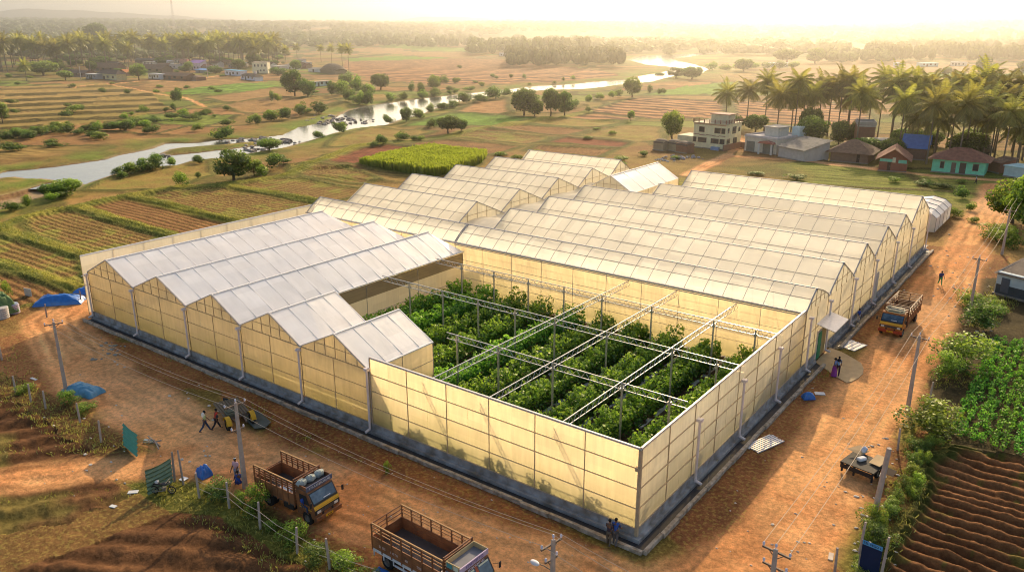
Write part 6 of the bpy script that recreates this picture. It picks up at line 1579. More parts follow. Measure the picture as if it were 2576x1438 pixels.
    # side doors and windows
    for s in (-1, 1):
        y = s * (hc + .012)
        b = MB(); b.quad((c0 + .28, y, .95), (c0 + 1.2, y, .95), (c0 + 1.45, y, 1.45), (c0 + 1.08, y, zt_ - .18), (c0 + .28, y, zt_ - .18)); d_ = b.build('door', cabm, cab)
        b = MB(); y2 = s * (hc + .025); b.quad((c0 + .36, y2, 1.58), (c0 + 1.34, y2, 1.58), (c0 + 1.06, y2, zt_ - .26), (c0 + .36, y2, zt_ - .26)); b.build('side_window', BLACKP, d_)
        b = MB(); b.box(c0 + .4, s * (hc + .02) - .015, 1.38, c0 + .55, s * (hc + .02) + .015, 1.42); b.build('handle', RIM, d_)
        b = MB(); b.box(c0 + .3, s * (hc + .02) - .01, 1.22, c0 + 1.5, s * (hc + .02) + .01, 1.27); b.build('door_stripe', YELLOW, d_)
        b = MB(); b.tube((c1 - .25, s * hc, 2.0), (c1 + .05, s * (hc + .28), 2.02), .015, n=5); b.box(c1 + .02, s * (hc + .2), 1.72, c1 + .07, s * (hc + .38), 2.1); b.build('wing_mirror', BLACKP, cab, bevel=.02)
    if style == 1:
        b = MB(); b.box(c0 + .02, -hc - .02, 1.6, c0 + .26, -hc - .005, 2.3); b.build('quarter_window', P((.2,.25,.32)), cab)
    # front
    f0 = c1 + .025
    b = MB(); b.quad((c1 - .11 + .02, -hc + .03, 1.60), (c1 - .11 + .02, hc - .03, 1.60), (f0 + .005, hc - .03, 1.33), (f0 + .005, -hc + .03, 1.33)); b.build('front_band', YELLOW, cab)
    b = MB(); b.box(c1 - .02, -hc + .04, 1.02 if style == 2 else .98, f0 + .01, hc - .04, 1.25 if style == 2 else 1.31); gr = b.build('grille', BLACKP, cab)
    b = MB()
    for k in range(4): b.box(f0 + .01, -hc * .55, 1.03 + k * .065, f0 + .02, hc * .55, 1.05 + k * .065)
    b.build('grille_bar', RIM, gr)
    for s in (-1, 1):
        b = MB(); b.box(f0, s * (hc - .36) - .17, 1.03, f0 + .035, s * (hc - .36) + .17, 1.22); b.build('headlight', LAMP, cab, bevel=.02)
    b = MB(); b.box(c1 - .1, -hc - .04, .50, c1 + .17, hc + .04, .82); bp = b.build('bumper', REDP if style == 2 else BROWN, T, bevel=.04)
    b = MB(); b.box(c1 + .175, -.32, .58, c1 + .19, .32, .76); pl = b.build('number_plate', YELLOW, bp)
    text(pl, {0: 'AJF 1770', 1: 'AJS 4581', 2: 'AJR 2317'}[style], .12, BLACKP, (c1 + .2, 0, .67), (PI/2, 0, PI/2), sx=.85)
    # roof tray with sign board
    tz = zt_ + .05
    if style in (0, 1):
        b = MB(); rc0, rc1 = c0 + .02, c0 + 1.08
        b.box(rc0, -hc, tz, rc1, hc, tz + .05); tr = b.build('roof_tray', P((.22,.22,.24)) if style else P((.10,.08,.075)), T)
        b = MB(); th = .32 if style else .26
        for (x0, y0, x1, y1) in ((rc0, -hc, rc0 + .05, hc), (rc0 + .05, -hc, rc1, -hc + .05), (rc0 + .05, hc - .05, rc1, hc)): b.box(x0, y0, tz + .05, x1, y1, tz + .05 + th)
        b.build('tray_side', P((.50,.38,.20)) if style else BROWN, tr)
        b = MB(); b.box(rc1, -hc - .02, tz - .02, rc1 + .06, hc + .02, tz + .32); sg = b.build('sign_board', P((.12,.13,.20)) if style == 0 else P((.58,.46,.60)), T)
        if style == 0: text(sg, 'II F.L.R.ANJALVALAD', .22, WHITEP, (rc1 + .07, 0, tz + .15), (PI/2, 0, PI/2), sx=.94)
        else:
            text(sg, 'STVITTITTO', .26, P((.22,.12,.35)), (rc1 + .07, 0, tz + .15), (PI/2, 0, PI/2), sx=1.1)
            text(cab, 'ACSIM YUNT UO', .17, P((.75,.65,.7)), (c1 - .49, 0, zt_ - .01), (R(52), 0, PI/2), sx=1.1)
            b = MB(); b.box(rc0 + .1, -hc - .03, tz + .03, rc0 + .5, -hc - .01, tz + .3); b.build('side_sign', P((.10,.32,.34)), tr); b = MB(); b.box(rc0 + .62, -hc - .03, tz + .03, rc1 - .1, -hc - .01, tz + .3); b.build('side_sign', P((.62,.66,.52)), tr)
    else:
        b = MB(); pts = [(c0 + .05, -.75), (c0 + .05, .75), (c0 + .7, .95), (c0 + 1.15, .6), (c0 + 1.15, -.6), (c0 + .7, -.95)]
        b.prism(pts, tz, tz + .08, 'z')
        for i in range(6):
            a_, c_ = pts[i], pts[(i + 1) % 6]; b.tube((*a_, tz + .3), (*c_, tz + .3), .05, n=6); b.tube((*a_, tz), (*a_, tz + .3), .03, n=5)
        b.build('roof_rack', P((.72,.66,.45)), T)
        b = MB(); b.prism([(x * .86 + (c0 + .6) * .14, y * .86) for x, y in pts], tz + .1, tz + .2, 'z'); b.build('rack_net', P((.10,.13,.13)), T)
    if style == 1:
        for s in (-1,):
            for k, tx in enumerate(['S C D S', 'H O T M', 'IEEI', 'TOEI', 'BIBIBI']): text(T, tx, .22, P((.75,.6,.55)), (xb0 + .9 + k * 1.05, s * (h + .045), 1.5), (PI/2, 0, 0), sx=.8)
    return T
T1 = truck((-21.55, -10.75), R(2), 'smaller brown open truck carrying boards, parked behind the fence shrubs', 4.05, 2.35, 0)
T2 = truck((-8.9, -10.75), R(-1.5), 'larger brown open truck with white side guards and an empty load bed', 6.0, 2.55, 1)
T3 = truck((4.55, 53.0), R(-91), 'orange and red open truck facing down the sunlit vehicle road', 6.0, 2.45, 2)
# loads
def boxthing(name, x, y, z, dx, dy, dz, rz, mat, label, cat, bevel=.01):
    b = MB(); b.box(-dx/2, -dy/2, 0, dx/2, dy/2, dz); o = b.build(name, mat, bevel=bevel); o.location = (x, y, z); o.rotation_euler = (0, 0, rz); return tag(o, label, cat)
zf = 1.16
boxthing('board', -20.9, -10.7, zf, 1.9, .8, .06, .15, P((.50,.44,.36)), 'tan board lying flat in the smaller brown truck', 'board')
boxthing('board', -21.5, -11.1, zf + .07, 1.0, .7, .05, .4, P((.62,.68,.74)), 'pale blue board lying across the tan one in the smaller brown truck', 'board')
b = MB()
for k in range(26): b.blob((rnd.uniform(-.8, .8), rnd.uniform(-.9, .9), rnd.uniform(0, .08)), rnd.uniform(.05, .14), 5, 4, .4)
o = b.build('scrap', P((.34,.34,.36))); o.location = (-20.7, -10.5, zf); tag(o, 'grey scrap scattered on the bed of the smaller brown truck', 'scrap')
o = obj('leafy_branches', NS[4]); o.location = (-19.9, -11.5, zf); o.scale = (1.0, .9, .55); tag(o, 'cut green branches at the front corner of the smaller truck bed', 'branches')
b = MB()
for k in range(3): b.blob((0, -.75 + .75 * k, .2), (.28, .42, .26), 10, 7, .12)
o = b.build('sack_roll', P((.30,.34,.33))); o.location = (-19.1, -10.7, 2.62); tag(o, 'grey sacks rolled along the cab roof of the smaller brown truck', 'sacks')
boxthing('cement_sack', -6.3, -11.5, zf, .8, .5, .4, .2, P((.66,.60,.58)), 'pale sack in the front corner of the empty truck bed', 'sack', .1)
b = MB(); b.lathe([(.35, 0), (.42, .1), (.35, .2), (.22, .2), (.22, 0)], 'z', (0,0,0), 18); o = b.build('tyre_casing', TYRE); o.location = (-6.7, -11.0, zf); tag(o, 'old tyre beside the sack in the empty truck bed', 'tyre')
boxthing('board', 4.75, 51.2, 2.0, 1.5, 2.4, .08, 0, P((.66,.56,.40)), 'tan board propped behind the cab of the orange truck', 'board')
b = MB()
for k in range(160): b.blob((rnd.uniform(-.95, .95), rnd.uniform(-2.1, 1.5), rnd.uniform(0, .35)), rnd.uniform(.1, .22), 5, 4, .3)
o = b.build('fodder', P((.30,.28,.10))); o.location = (4.55, 52.6, zf); tag(o, 'yellowish fodder heaped in the orange truck bed', 'fodder')

# ------------------------------------------------------------------ people
SKIN = paint('skin', (.16,.085,.05), .55, .05, 3); HAIR = paint('hair', (.012,.010,.010), .5, .1, 6)
def skin_mesh(name, pts, edges, radii, mat, parent, sub=1, root=0):
    me = bpy.data.meshes.new(name); me.from_pydata(pts, edges, []); me.update(); me.materials.append(mat)
    o = bpy.data.objects.new(name, me); col.objects.link(o); o.parent = parent
    o.modifiers.new('skin', 'SKIN').use_smooth_shade = True
    if not me.skin_vertices: bpy.context.view_layer.objects.active = o
    sv = me.skin_vertices[0].data if me.skin_vertices else None
    if sv:
        for i, r in enumerate(radii):
            sv[i].radius = r if hasattr(r, '__len__') else (r, r); sv[i].use_root = (i == root)
    s_ = o.modifiers.new('sub', 'SUBSURF'); s_.levels = sub; s_.render_levels = sub
    # freeze to plain geometry so the figure is one continuous mesh
    bpy.context.view_layer.update(); dg_ = bpy.context.evaluated_depsgraph_get()
    m2 = bpy.data.meshes.new_from_object(o.evaluated_get(dg_)); m2.name = name
    o.modifiers.clear(); o.data = m2; m2.materials.clear(); m2.materials.append(mat)
    for pl in m2.polygons: pl.use_smooth = True
    return o


def person(loc_, rz, label, shirt, legs, H=1.78, walk=0.0, armL=(0, .1), armR=(0, .1), lean=0.0, skirt=False, sit=False, z=None, hair=HAIR, bag=None):
    """faces +x; walk = stride half angle; arms: (forward swing, outward) in radians"""
    k = H / 1.75; root = empty('person', (*loc_, hz(*loc_) if z is None else z), rz, label, 'person')
    hip = .92 if not sit else .45
    def rotl(v, a): return Vector((v.x * math.cos(a) + v.z * math.sin(a), v.y, -v.x * math.sin(a) + v.z * math.cos(a)))
    J = {}
    pel = Vector((0, 0, hip)); J['pel'] = pel
    def up(x, y, z): return pel + rotl(Vector((x, y, z)), lean)
    J['sp'] = up(0, 0, .20); J['ch'] = up(.01, 0, .40); J['nk'] = up(0, 0, .56); J['hb'] = up(.015, 0, .62); J['hm'] = up(.035, 0, .71); J['ht'] = up(.015, 0, .81); J['ns'] = up(.135, 0, .70)
    for s, nm, (sw, ou) in ((1, 'L', armL), (-1, 'R', armR)):
        sh = up(0, s * .18, .49); J['sh' + nm] = sh
        d = Vector((math.sin(sw) * math.cos(ou), s * math.sin(ou), -math.cos(sw) * math.cos(ou))); el = sh + d * .29; J['el' + nm] = el
        d2 = Vector((math.sin(sw + .35), s * math.sin(ou) * .4, -math.cos(sw + .35))).normalized(); wr = el + d2 * .25; J['wr' + nm] = wr; J['pa' + nm] = wr + d2 * .075; J['d' + nm] = d2
        hpj = pel + Vector((0, s * .10, -.03)); J['hp' + nm] = hpj
        if sit: kn = hpj + Vector((.43, s * .02, .04)); an = kn + Vector((.02, 0, -.40))
        else:
            a = walk * s; kn = hpj + Vector((math.sin(a) * .43, s * .01, -math.cos(a) * .43)); a2 = a - (.28 if a < 0 else 0) - .02; an = kn + Vector((math.sin(a2) * .40, 0, -math.cos(a2) * .40))
        J['kn' + nm] = kn; J['an' + nm] = an; J['to' + nm] = an + Vector((.17, s * .02, -.045))
    low = min(J['toL'].z, J['toR'].z) - .035
    for q in J: 
        if not q.startswith('d'): J[q] = (J[q] - Vector((0, 0, low))) * k
    def M(names, E, rads, nm, mat, extra=None, root_=0, par=None):
        pts = [tuple(J[n]) for n in names]; ix = {n: i for i, n in enumerate(names)}; ed = [(ix[a], ix[b]) for a, b in E]; rr_ = [r if hasattr(r, '__len__') else (r, r) for r in rads]
        if extra:
            for (frm, p, r) in extra: ed.append((ix[frm] if isinstance(frm, str) else frm, len(pts))); pts.append(tuple(p)); rr_.append((r, r))
        me = bpy.data.meshes.new(nm); me.from_pydata(pts, ed, []); bm = bmesh.new(); bm.from_mesh(me); lay = bm.verts.layers.skin.verify(); bm.verts.ensure_lookup_table()
        for i, v in enumerate(bm.verts): v[lay].radius = (rr_[i][0] * k, rr_[i][1] * k); v[lay].use_root = (i == root_)
        bm.to_mesh(me); bm.free(); o = bpy.data.objects.new(nm, me); col.objects.link(o)
        o.modifiers.new('skin', 'SKIN'); s_ = o.modifiers.new('sub', 'SUBSURF'); s_.levels = 1; s_.render_levels = 1
        bpy.context.view_layer.update(); m2 = bpy.data.meshes.new_from_object(o.evaluated_get(bpy.context.evaluated_depsgraph_get())); o.modifiers.clear(); o.data = m2; m2.materials.clear(); m2.materials.append(mat)
        for pl in m2.polygons: pl.use_smooth = True
        o.parent = par or root; return o
    names = ['pel','sp','ch','nk','hb','hm','ht','ns'] + [a + b for b in 'LR' for a in ('sh','el','wr','pa','hp','kn','an','to')]
    E = [('pel','sp'),('sp','ch'),('ch','nk'),('nk','hb'),('hb','hm'),('hm','ht'),('hm','ns')]
    for b_ in 'LR': E += [('ch','sh'+b_),('sh'+b_,'el'+b_),('el'+b_,'wr'+b_),('wr'+b_,'pa'+b_),('pel','hp'+b_),('hp'+b_,'kn'+b_),('kn'+b_,'an'+b_),('an'+b_,'to'+b_)]
    rads = [(.12,.10),(.11,.09),(.13,.10),.05,.062,.088,.05,.014] + [.055,.042,.028,(.036,.018),.085,.055,.038,.032] * 2
    ex = []
    for b_ in 'LR':
        s = 1 if b_ == 'L' else -1; pa, d2 = J['pa' + b_], J['d' + b_]
        for j, (off, ln) in enumerate(((-.03, .075), (-.01, .088), (.01, .084), (.03, .066))):
            tip = pa + Vector((off * k, 0, 0)) + (d2 * ln + Vector((.012, -s * .012, 0))) * k; ex.append(('pa' + b_, tip, .0095))
        ex.append(('wr' + b_, pa + Vector((.045, 0, -.005)) * k, .011))
    M(names, E, rads, 'body', SKIN, ex)
    tn = ['pel','sp','ch','nk','shL','elL','shR','elR']; mL = J['shL'].lerp(J['elL'], .85); mR = J['shR'].lerp(J['elR'], .85); sv = (J['elL'], J['elR']); J['elL'], J['elR'] = mL, mR
    M(tn, [('pel','sp'),('sp','ch'),('ch','nk'),('ch','shL'),('shL','elL'),('ch','shR'),('shR','elR')], [(.145,.125),(.135,.11),(.15,.118),.058,.072,.058,.072,.058], 'shirt', shirt); J['elL'], J['elR'] = sv
    if skirt:
        b = MB(); zt0 = J['pel'].z + .1 * k; b.lathe([(.14 * k, 0), (.19 * k, -.25 * k), (.22 * k, -.55 * k), (.27 * k, -(zt0 - .08))], 'z', (J['pel'].x, 0, zt0), 18); b.build('skirt', legs, root, smooth=True)
    else:
        ln_ = ['pel','hpL','knL','anL','hpR','knR','anR']; M(ln_, [('pel','hpL'),('hpL','knL'),('knL','anL'),('pel','hpR'),('hpR','knR'),('knR','anR')], [(.13,.115),.10,.072,.058,.10,.072,.058], 'trousers', legs)
    b = MB(); c = J['hm'].lerp(J['ht'], .35); b.blob((c.x - .022 * k, c.y, c.z + .012 * k), (.098 * k, .092 * k, .098 * k), 12, 8, .04); b.build('hair', hair, root, smooth=True)
    if skirt: b = MB(); b.blob((c.x - .12 * k, c.y, c.z - .03 * k), (.05 * k, .05 * k, .05 * k), 8, 6, .03); b.build('hair_bun', hair, root, smooth=True)
    b = MB()
    for s in (-1, 1): b.blob((J['hm'].x + .083 * k, s * .034 * k, J['hm'].z + .012 * k), .011 * k, 6, 5, 0)
    b.build('eyes', BLACKP, root)
    if bag: bag(root, J, k)
    return root
JEANS = P((.05,.07,.14)); DARKT = P((.03,.028,.035)); BLUE = P((.04,.10,.42)); REDC = P((.55,.05,.04)); PINK = P((.66,.40,.45)); LIME = P((.55,.62,.30)); PURP = P((.28,.06,.32)); GRN = P((.03,.35,.14)); LBLUE = P((.22,.45,.72))
def cap(c):
    def f(root, J, k):
        b = MB(); q = J['ht']; b.blob((q.x, q.y, q.z - .01), (.085 * k, .085 * k, .05 * k), 10, 6, .03); b.build('cap', c, root, smooth=True)
    return f
def sack(c, off=(-.2, 0, .05), r=(.13, .16, .2)):
    def f(root, J, k):
        b = MB(); q = J['ch']; b.blob((q.x + off[0] * k, q.y + off[1] * k, q.z + off[2] * k), tuple(x * k for x in r), 12, 8, .1); b.build('bundle', c, root, smooth=True)
    return f
person(at(518,1086), R(60), 'person in a yellow-green shirt and jeans walking with a white sack on the shoulder', LIME, JEANS, 2.0, .42, (.3,.15), (-.3,.2), .05, bag=sack(P((.8,.78,.7)), (-.08, -.1, .14), (.13,.13,.22)))
person(at(546,1080), R(70), 'person in a red shirt and dark trousers walking towards the old cart', REDC, DARKT, 1.95, .4, (.9,.1), (-.2,.1), .1, bag=sack(P((.05,.04,.05)), (.02, -.24, -.1), (.1,.1,.14)))
person(at(598,1212), R(-70), 'person in a pink shirt and white cap standing behind the concrete pole', PINK, P((.35,.36,.42)), 2.0, .0, (.6,.2), (.3,.1), 0, bag=cap(P((.75,.72,.68))))
person(at(603,1226), R(160), 'person in blue sitting on the ground at the foot of the concrete pole', BLUE, P((.03,.06,.25)), 1.8, 0, (.4,.2), (.5,.2), .25, sit=True)
person(at(1531,1372), R(100), 'person in dark clothes standing at the near corner of the greenhouse', P((.05,.045,.07)), P((.14,.11,.08)), 1.95, .12, (.5,.1), (.1,.1), .05)
person((at(1547,1372)[0], at(1547,1372)[1]), R(95), 'person in a blue shirt standing at the near corner of the greenhouse', P((.03,.10,.40)), P((.13,.12,.12)), 2.05, .1, (.3,.1), (.5,.1), 0)
person(at(2364,717), R(-60), 'person in a blue top and green wrap carrying greenery on the sunlit road', P((.05,.07,.22)), GRN, 1.95, .25, (.4,.2), (.3,.3), .1, bag=sack(P((.10,.28,.04)), (-.22, .05, -.25), (.2,.2,.28)))
person(at(2097,946), R(20), 'person in a purple wrap standing on the concrete apron', P((.20,.30,.62)), PURP, 1.9, 0, (.4,.1), (.1,.1), 0, skirt=True)
person(at(2106,945), R(100), 'person in a light blue shirt and dark trousers on the concrete apron', LBLUE, P((.06,.03,.05)), 2.0, .08, (.2,.1), (.3,.1), 0, bag=sack(P((.02,.02,.025)), (-.05, 0, .12), (.12,.16,.12)))
person(at(2157,819), R(-20), 'small person in blue standing on the kerb beside the drain', P((.05,.10,.42)), P((.6,.55,.5)), 1.7, .05, (.2,.1), (.2,.1), 0, z=.3)
person(at(2454,464), R(0), 'person in a white shirt walking along the hamlet lane', P((.6,.64,.66)), DARKT, 1.95, .25)
person((-18.72, -11.70), R(0), 'driver in a blue shirt leaning inside the cab window of the smaller truck', BLUE, JEANS, 1.75, 0, (.3,.1), (.3,.1), 0, sit=True, z=.92)
person(at(2186,1420), R(-100), 'person bent over in a blue cloth beside the dark banner', P((.04,.10,.62)), P((.04,.08,.5)), 1.8, .0, (.9,.1), (.9,.1), .6, hair=P((.75,.70,.68)))

# ------------------------------------------------------------------ poles, wires
CONC = paint('pole_concrete', (.46,.38,.33), .85, .15, 3, bump=.25); INS = paint('insulator', (.60,.58,.70), .25, .1, 5, spec=.7); IRON = paint('iron_arm', (.20,.14,.10), .7, .25, 5)
WIRE = paint('wire', (.72,.55,.38), .5, .1, 4)
def utility_pole(x, y, h, rz, label, arms=((0, 1.5),), lean=(0, 0), lamp=False):
    r = empty('utility_pole', (x, y, hz(x, y) - .1), rz, label, 'pole'); r.rotation_euler = (lean[0], lean[1], rz)
    b = MB(); k = len(b.v); w0, w1 = .17, .10
    for (z, w_) in ((0, w0), (h, w1)):
        for (i, j) in ((-1,-1),(1,-1),(1,1),(-1,1)): b.v.append((i * w_, j * w_ * .75, z))
    b.f += [(0,1,2,3),(7,6,5,4),(0,4,5,1),(1,5,6,2),(2,6,7,3),(3,7,4,0)]; b.build('shaft', CONC, r, bevel=.02)
    tips = []
    for (dz, L) in arms:
        z = h - .25 - dz; b = MB(); b.beam((-L/2, .12, z), (L/2, .12, z), .09, .09); b.beam((-L*.3, .12, z), (0, .12, z - .4), .04); b.beam((L*.3, .12, z), (0, .12, z - .4), .04); ar = b.build('crossarm', IRON, r)
        for xx in ((-L/2 + .05, L/2 - .05)):
            b = MB(); b.tube((xx, .12, z), (xx, .12, z + .12), .02, n=5); b.lathe([(.02, .1), (.07, .12), (.05, .17), (.075, .2), (.04, .27), (.01, .28)], 'z', (xx, .12, z), 10); b.build('insulator', INS, ar)
            tips.append(Vector((xx, .12, z + .27)))
    b = MB(); b.tube((0, 0, h), (0, 0, h + .14), .025, n=5); b.lathe([(.02, .12), (.07, .14), (.05, .19), (.075, .22), (.04, .29), (.01, .30)], 'z', (0, 0, h), 10); b.build('insulator', INS, r); tips.insert(1, Vector((0, 0, h + .28)))
    if lamp:
        b = MB(); b.tube((0, 0, h - 1.9), (-.2, .45, h - 1.7), .03, n=6); b.tube((-.2,.45,h-1.7), (-.38, .7, h - 1.62), .03, n=6); la = b.build('lamp_arm', IRON, r)
        b = MB(); b.blob((-.45, .85, h - 1.62), (.18, .30, .11), 12, 8, 0); b.build('lamp_head', P((.72,.70,.72)), la, smooth=True)
    bpy.context.view_layer.update(); return r, [r.matrix_world @ t_ for t_ in tips]
def wire(p, q, sag, label, group, r=.016):
    p, q = Vector(p), Vector(q); n = 14; b = MB(); pr = p
    for i in range(1, n + 1):
        t_ = i / n; c = p.lerp(q, t_) - Vector((0, 0, sag * 4 * t_ * (1 - t_))); b.tube(pr, c, r, n=4, cap=False); pr = c
    return tag(b.build('wire', WIRE), label, 'wire', group)
A0 = at(167, 985); A1 = at(617, 1226); A2 = at(1382, 1440)
pA, tA = utility_pole(*A0, 6.9, R(70), 'leaning concrete pole with a single crossarm beside the curve of the earth road', lean=(0, 0))
pB, tB = utility_pole(*A1, 6.9, R(82), 'concrete pole with an iron crossarm between the old cart and the smaller truck', arms=((0, 1.6), (1.9, 1.0)))
pC, tC = utility_pole(*at(1392,1352,7.4), 7.4, R(80), 'concrete pole carrying a white street lamp in front of the near corner', arms=((.1, 1.5), (1.0, .9)), lamp=True)
for i in range(3): wire(tA[i], tB[i], .55, 'thin overhead wire strung above the earth road towards the smaller truck', 'wires above the earth road')
for i in range(3): wire(tB[i], tC[i], .6, 'thin overhead wire strung above the two parked trucks', 'wires above the two parked trucks')
for i, dx in enumerate((-1, 0, 1)): wire(tC[i], Vector((14, -13 + i * 1.1, 6.2)), .3, 'thin overhead wire running from the lamp pole past the near corner', 'wires past the near corner')
pts_r = [(*at(1952,1378,7.4), 7.4), (*at(2283,1030), 7.0), (*at(2438,790), 6.9), (*at(2520,640), 6.8)]
lbr = ['dark iron-armed pole at the very bottom of the vehicle road', 'tall concrete pole beside the big spreading shrub', 'concrete pole beside the dark-walled house on the vehicle road', 'concrete pole under the large bright tree at the road end']
prev = None
for (x, y, h), lb in zip(pts_r, lbr):
    o, tp = utility_pole(x, y, h, R(-8), lb, arms=((0, 1.5), (.9, 1.3)) if 'bottom' in lb else ((0, 1.5),))
    if prev:
        for i in range(3): wire(prev[i], tp[i], .55, 'thin overhead wire following the vehicle road', 'wires along the vehicle road')
    prev = tp
far_p, tf = utility_pole(9.0, 128, 6.8, 0, 'far slim pole beyond the large bright tree')
for i in range(3): wire(prev[i], tf[i], .4, 'thin overhead wire following the vehicle road', 'wires along the vehicle road')
# thick tilted posts in the hedge
def lpost(x, y, h, r_, lean, label, name='fence_post', cat='post', group=None, mat=None):
    b = MB(); b.tube((0,0,-.2), (lean[0] * h * .5, lean[1] * h * .5, h * .5), r_, r_ * .95, n=7); b.tube((lean[0] * h * .5, lean[1] * h * .5, h * .5), (lean[0] * h, lean[1] * h, h), r_ * .95, r_ * .8, n=7)
    o = b.build(name, mat or CONC); o.location = (x, y, hz(x, y)); return tag(o, label, cat, group)
WOODG = paint('grey_wood', (.34,.28,.24), .9, .25, 3, bump=.4)
lpost(*at(2195,1312), 5.6, .2, (.05, .02), 'thick tilted old concrete post beside the trailer', 'old_post'); lpost(*at(2160,1400), 2.4, .09, (.02, .1), 'thin bent stick post in front of the thick tilted post')
for (x, y, h, lb) in [(502,1252,2.0,'stone fence post beside the blue sack'), (577,1276,2.0,'stone fence post behind the smaller truck'), (655,1330,2.0,'stone fence post near the front wheel of the smaller truck'), (748,1392,1.9,'stone fence post hidden in the bright shrub'), (830,1430,2.2,'stone fence post nearest the rear of the larger truck'), (945,1480,1.2,'short stone post by the larger truck'),
    (255,1112,1.9,'leaning stone post beside the fallen green sheet'), (202,1062,1.8,'stone post below the blue tarpaulin'), (115,1026,1.7,'stone post beside the banana-like shrub'), (78,1010,1.7,'stone post second from the sacks'), (40,985,1.6,'stone post near the sacks at the field fence'), (5,905,1.8,'stone post at the picture edge by the sacks'), (118,798,1.6,'thin wooden post behind the blue covered heap'), (205,760,1.5,'thin wooden post near the white boat-shaped tray'),
    (2336,1012,2.0,'post at the corner of the green crop rows'), (2258,1132,1.9,'stone post beside the litter at the hedge'), (2100,1438,1.8,'stone post at the bottom of the hedge'), (2212,1470,3.0,'pale post holding the dark banner')]:
    X0, Y0 = at(x, y); lpost(X0, Y0, h, .09, (rnd.uniform(-.06,.06), rnd.uniform(-.06,.06)), lb, mat=WOODG if 'wood' in lb else None)
b = MB(); fp = [at(502,1252), at(577,1276), at(655,1330), at(748,1392), at(830,1430), at(945,1480)]
for z in (.8, 1.4):
    for a_, c_ in zip(fp[:-1], fp[1:]):
        a_, c_ = Vector((*a_, z)), Vector((*c_, z)); mdl = a_.lerp(c_, .5) - Vector((0, 0, .18)); b.tube(a_, mdl, .02, n=4); b.tube(mdl, c_, .02, n=4)
tag(b.build('fence_rope', WIRE), 'two slack fence strands strung between the stone posts by the trucks', 'fence wire')

# ------------------------------------------------------------------ corrugated green panels
m, t, o_ = newmat('green_sheet'); p = nd(t, 'BsdfPrincipled'); p.inputs['Roughness'].default_value = .5
tc = nd(t, 'TexCoord'); n_ = nd(t, 'TexNoise'); n_.inputs['Scale'].default_value = 2; cr = nd(t, 'ValToRGB'); cr.color_ramp.elements[0].color = (.03,.20,.14,1); cr.color_ramp.elements[1].color = (.06,.36,.26,1)
t.links.new(tc.outputs['Object'], n_.inputs['Vector']); t.links.new(n_.outputs[0], cr.inputs[0]); t.links.new(cr.outputs[0], p.inputs['Base Color']); t.links.new(p.outputs[0], o_.inputs[0]); GSH = m
m2_ = GSH.copy(); m2_.name = 'faded_green_sheet'; [n for n in m2_.node_tree.nodes if n.type == 'VALTORGB'][0].color_ramp.elements[0].color = (.10,.17,.10,1); [n for n in m2_.node_tree.nodes if n.type == 'VALTORGB'][0].color_ramp.elements[1].color = (.20,.30,.20,1)
def corr(A, B, z0, z1, mat, label, amp=.05, tilt=0, name='corrugated_panel'):
    A, B = Vector((*A, 0)), Vector((*B, 0)); d = B - A; L = d.length; d.normalize(); nn = Vector((-d.y, d.x, 0)); b = MB(); n = int(L / .09)
    H = 12; k0 = 0
    for j in range(H + 1):
        for i in range(n + 1):
            p_ = A + d * (L * i / n); z = z0 + (z1 - z0) * j / H; sag = math.sin(i / n * PI) * .12
            b.v.append(tuple(p_ + nn * (amp * math.sin(j * PI) + tilt * (z - z0)) + nn * amp * (1 if j % 2 else -1) + Vector((0, 0, z - sag * j / H))))
    for j in range(H):
        for i in range(n): b.f.append((j*(n+1)+i, j*(n+1)+i+1, (j+1)*(n+1)+i+1, (j+1)*(n+1)+i))
    return tag(b.build(name, mat), label, 'panel')
corr(at(310,1118), at(346,1150), .05, 2.0, GSH, 'bright green corrugated panel leaning by the earth track', tilt=.12)
corr(at(372,1246), at(436,1212), .05, 2.1, m2_, 'faded green corrugated gate panel standing behind the motorbike', tilt=-.05)
lpost(*at(440,1210), 2.4, .09, (-.02, .05), 'wooden post at the end of the faded green gate panel', mat=WOODG); lpost(*at(462,1218), 2.5, .08, (-.28, .12), 'wooden strut propping the faded green gate panel', mat=WOODG)
# motorbike
mb_ = empty('motorbike', (*at(412,1240), 0), R(35), 'old dark motorbike standing against the faded green gate panel', 'motorbike')
for x in (-.62, .62):
    w_ = empty('wheel', (x, 0, .30)); w_.parent = mb_
    b = MB(); b.lathe([(.24, -.04), (.30, -.03), (.31, 0), (.30, .03), (.24, .04), (.24, -.04)], 'y', (0,0,0), 24); b.build('tyre', TYRE, w_)
    b = MB(); b.lathe([(.24, -.02), (.225, 0), (.24, .02)], 'y', (0,0,0), 24); [b.tube((0,0,0), (math.cos(a) * .23, 0, math.sin(a) * .23), .006, n=4) for a in np.linspace(0, 6.28, 13)[:-1]]; b.build('rim', RIM, w_)
b = MB(); b.tube((.62,0,.3), (.42,0,.95), .025, n=6); b.tube((.42,0,.9), (-.1,0,.62), .03, n=6); b.tube((-.1,0,.62), (-.62,0,.3), .025, n=6); b.tube((-.1,0,.62), (.1,0,.28), .03, n=6); b.tube((.1,0,.28), (-.62,0,.3), .02, n=6); b.build('frame', BLACKP, mb_)
b = MB(); b.blob((.15,0,.78), (.25,.13,.12), 10, 7, 0); b.build('fuel_tank', P((.10,.09,.09)), mb_, smooth=True)
b = MB(); b.box(-.65, -.12, .72, -.08, .12, .82); b.build('seat', BLACKP, mb_, bevel=.04)
b = MB(); b.tube((.4,-.33,1.02), (.4,.33,1.02), .018, n=6); b.blob((.5,0,.9), (.08,.09,.09), 8, 6, 0); b.build('handlebar', RIM, mb_)
b = MB(); b.box(-.05, -.14, .25, .2, .14, .5); b.tube((.05,-.16,.28), (-.6,-.18,.3), .035, n=7); b.build('engine', RIM, mb_, bevel=.02)
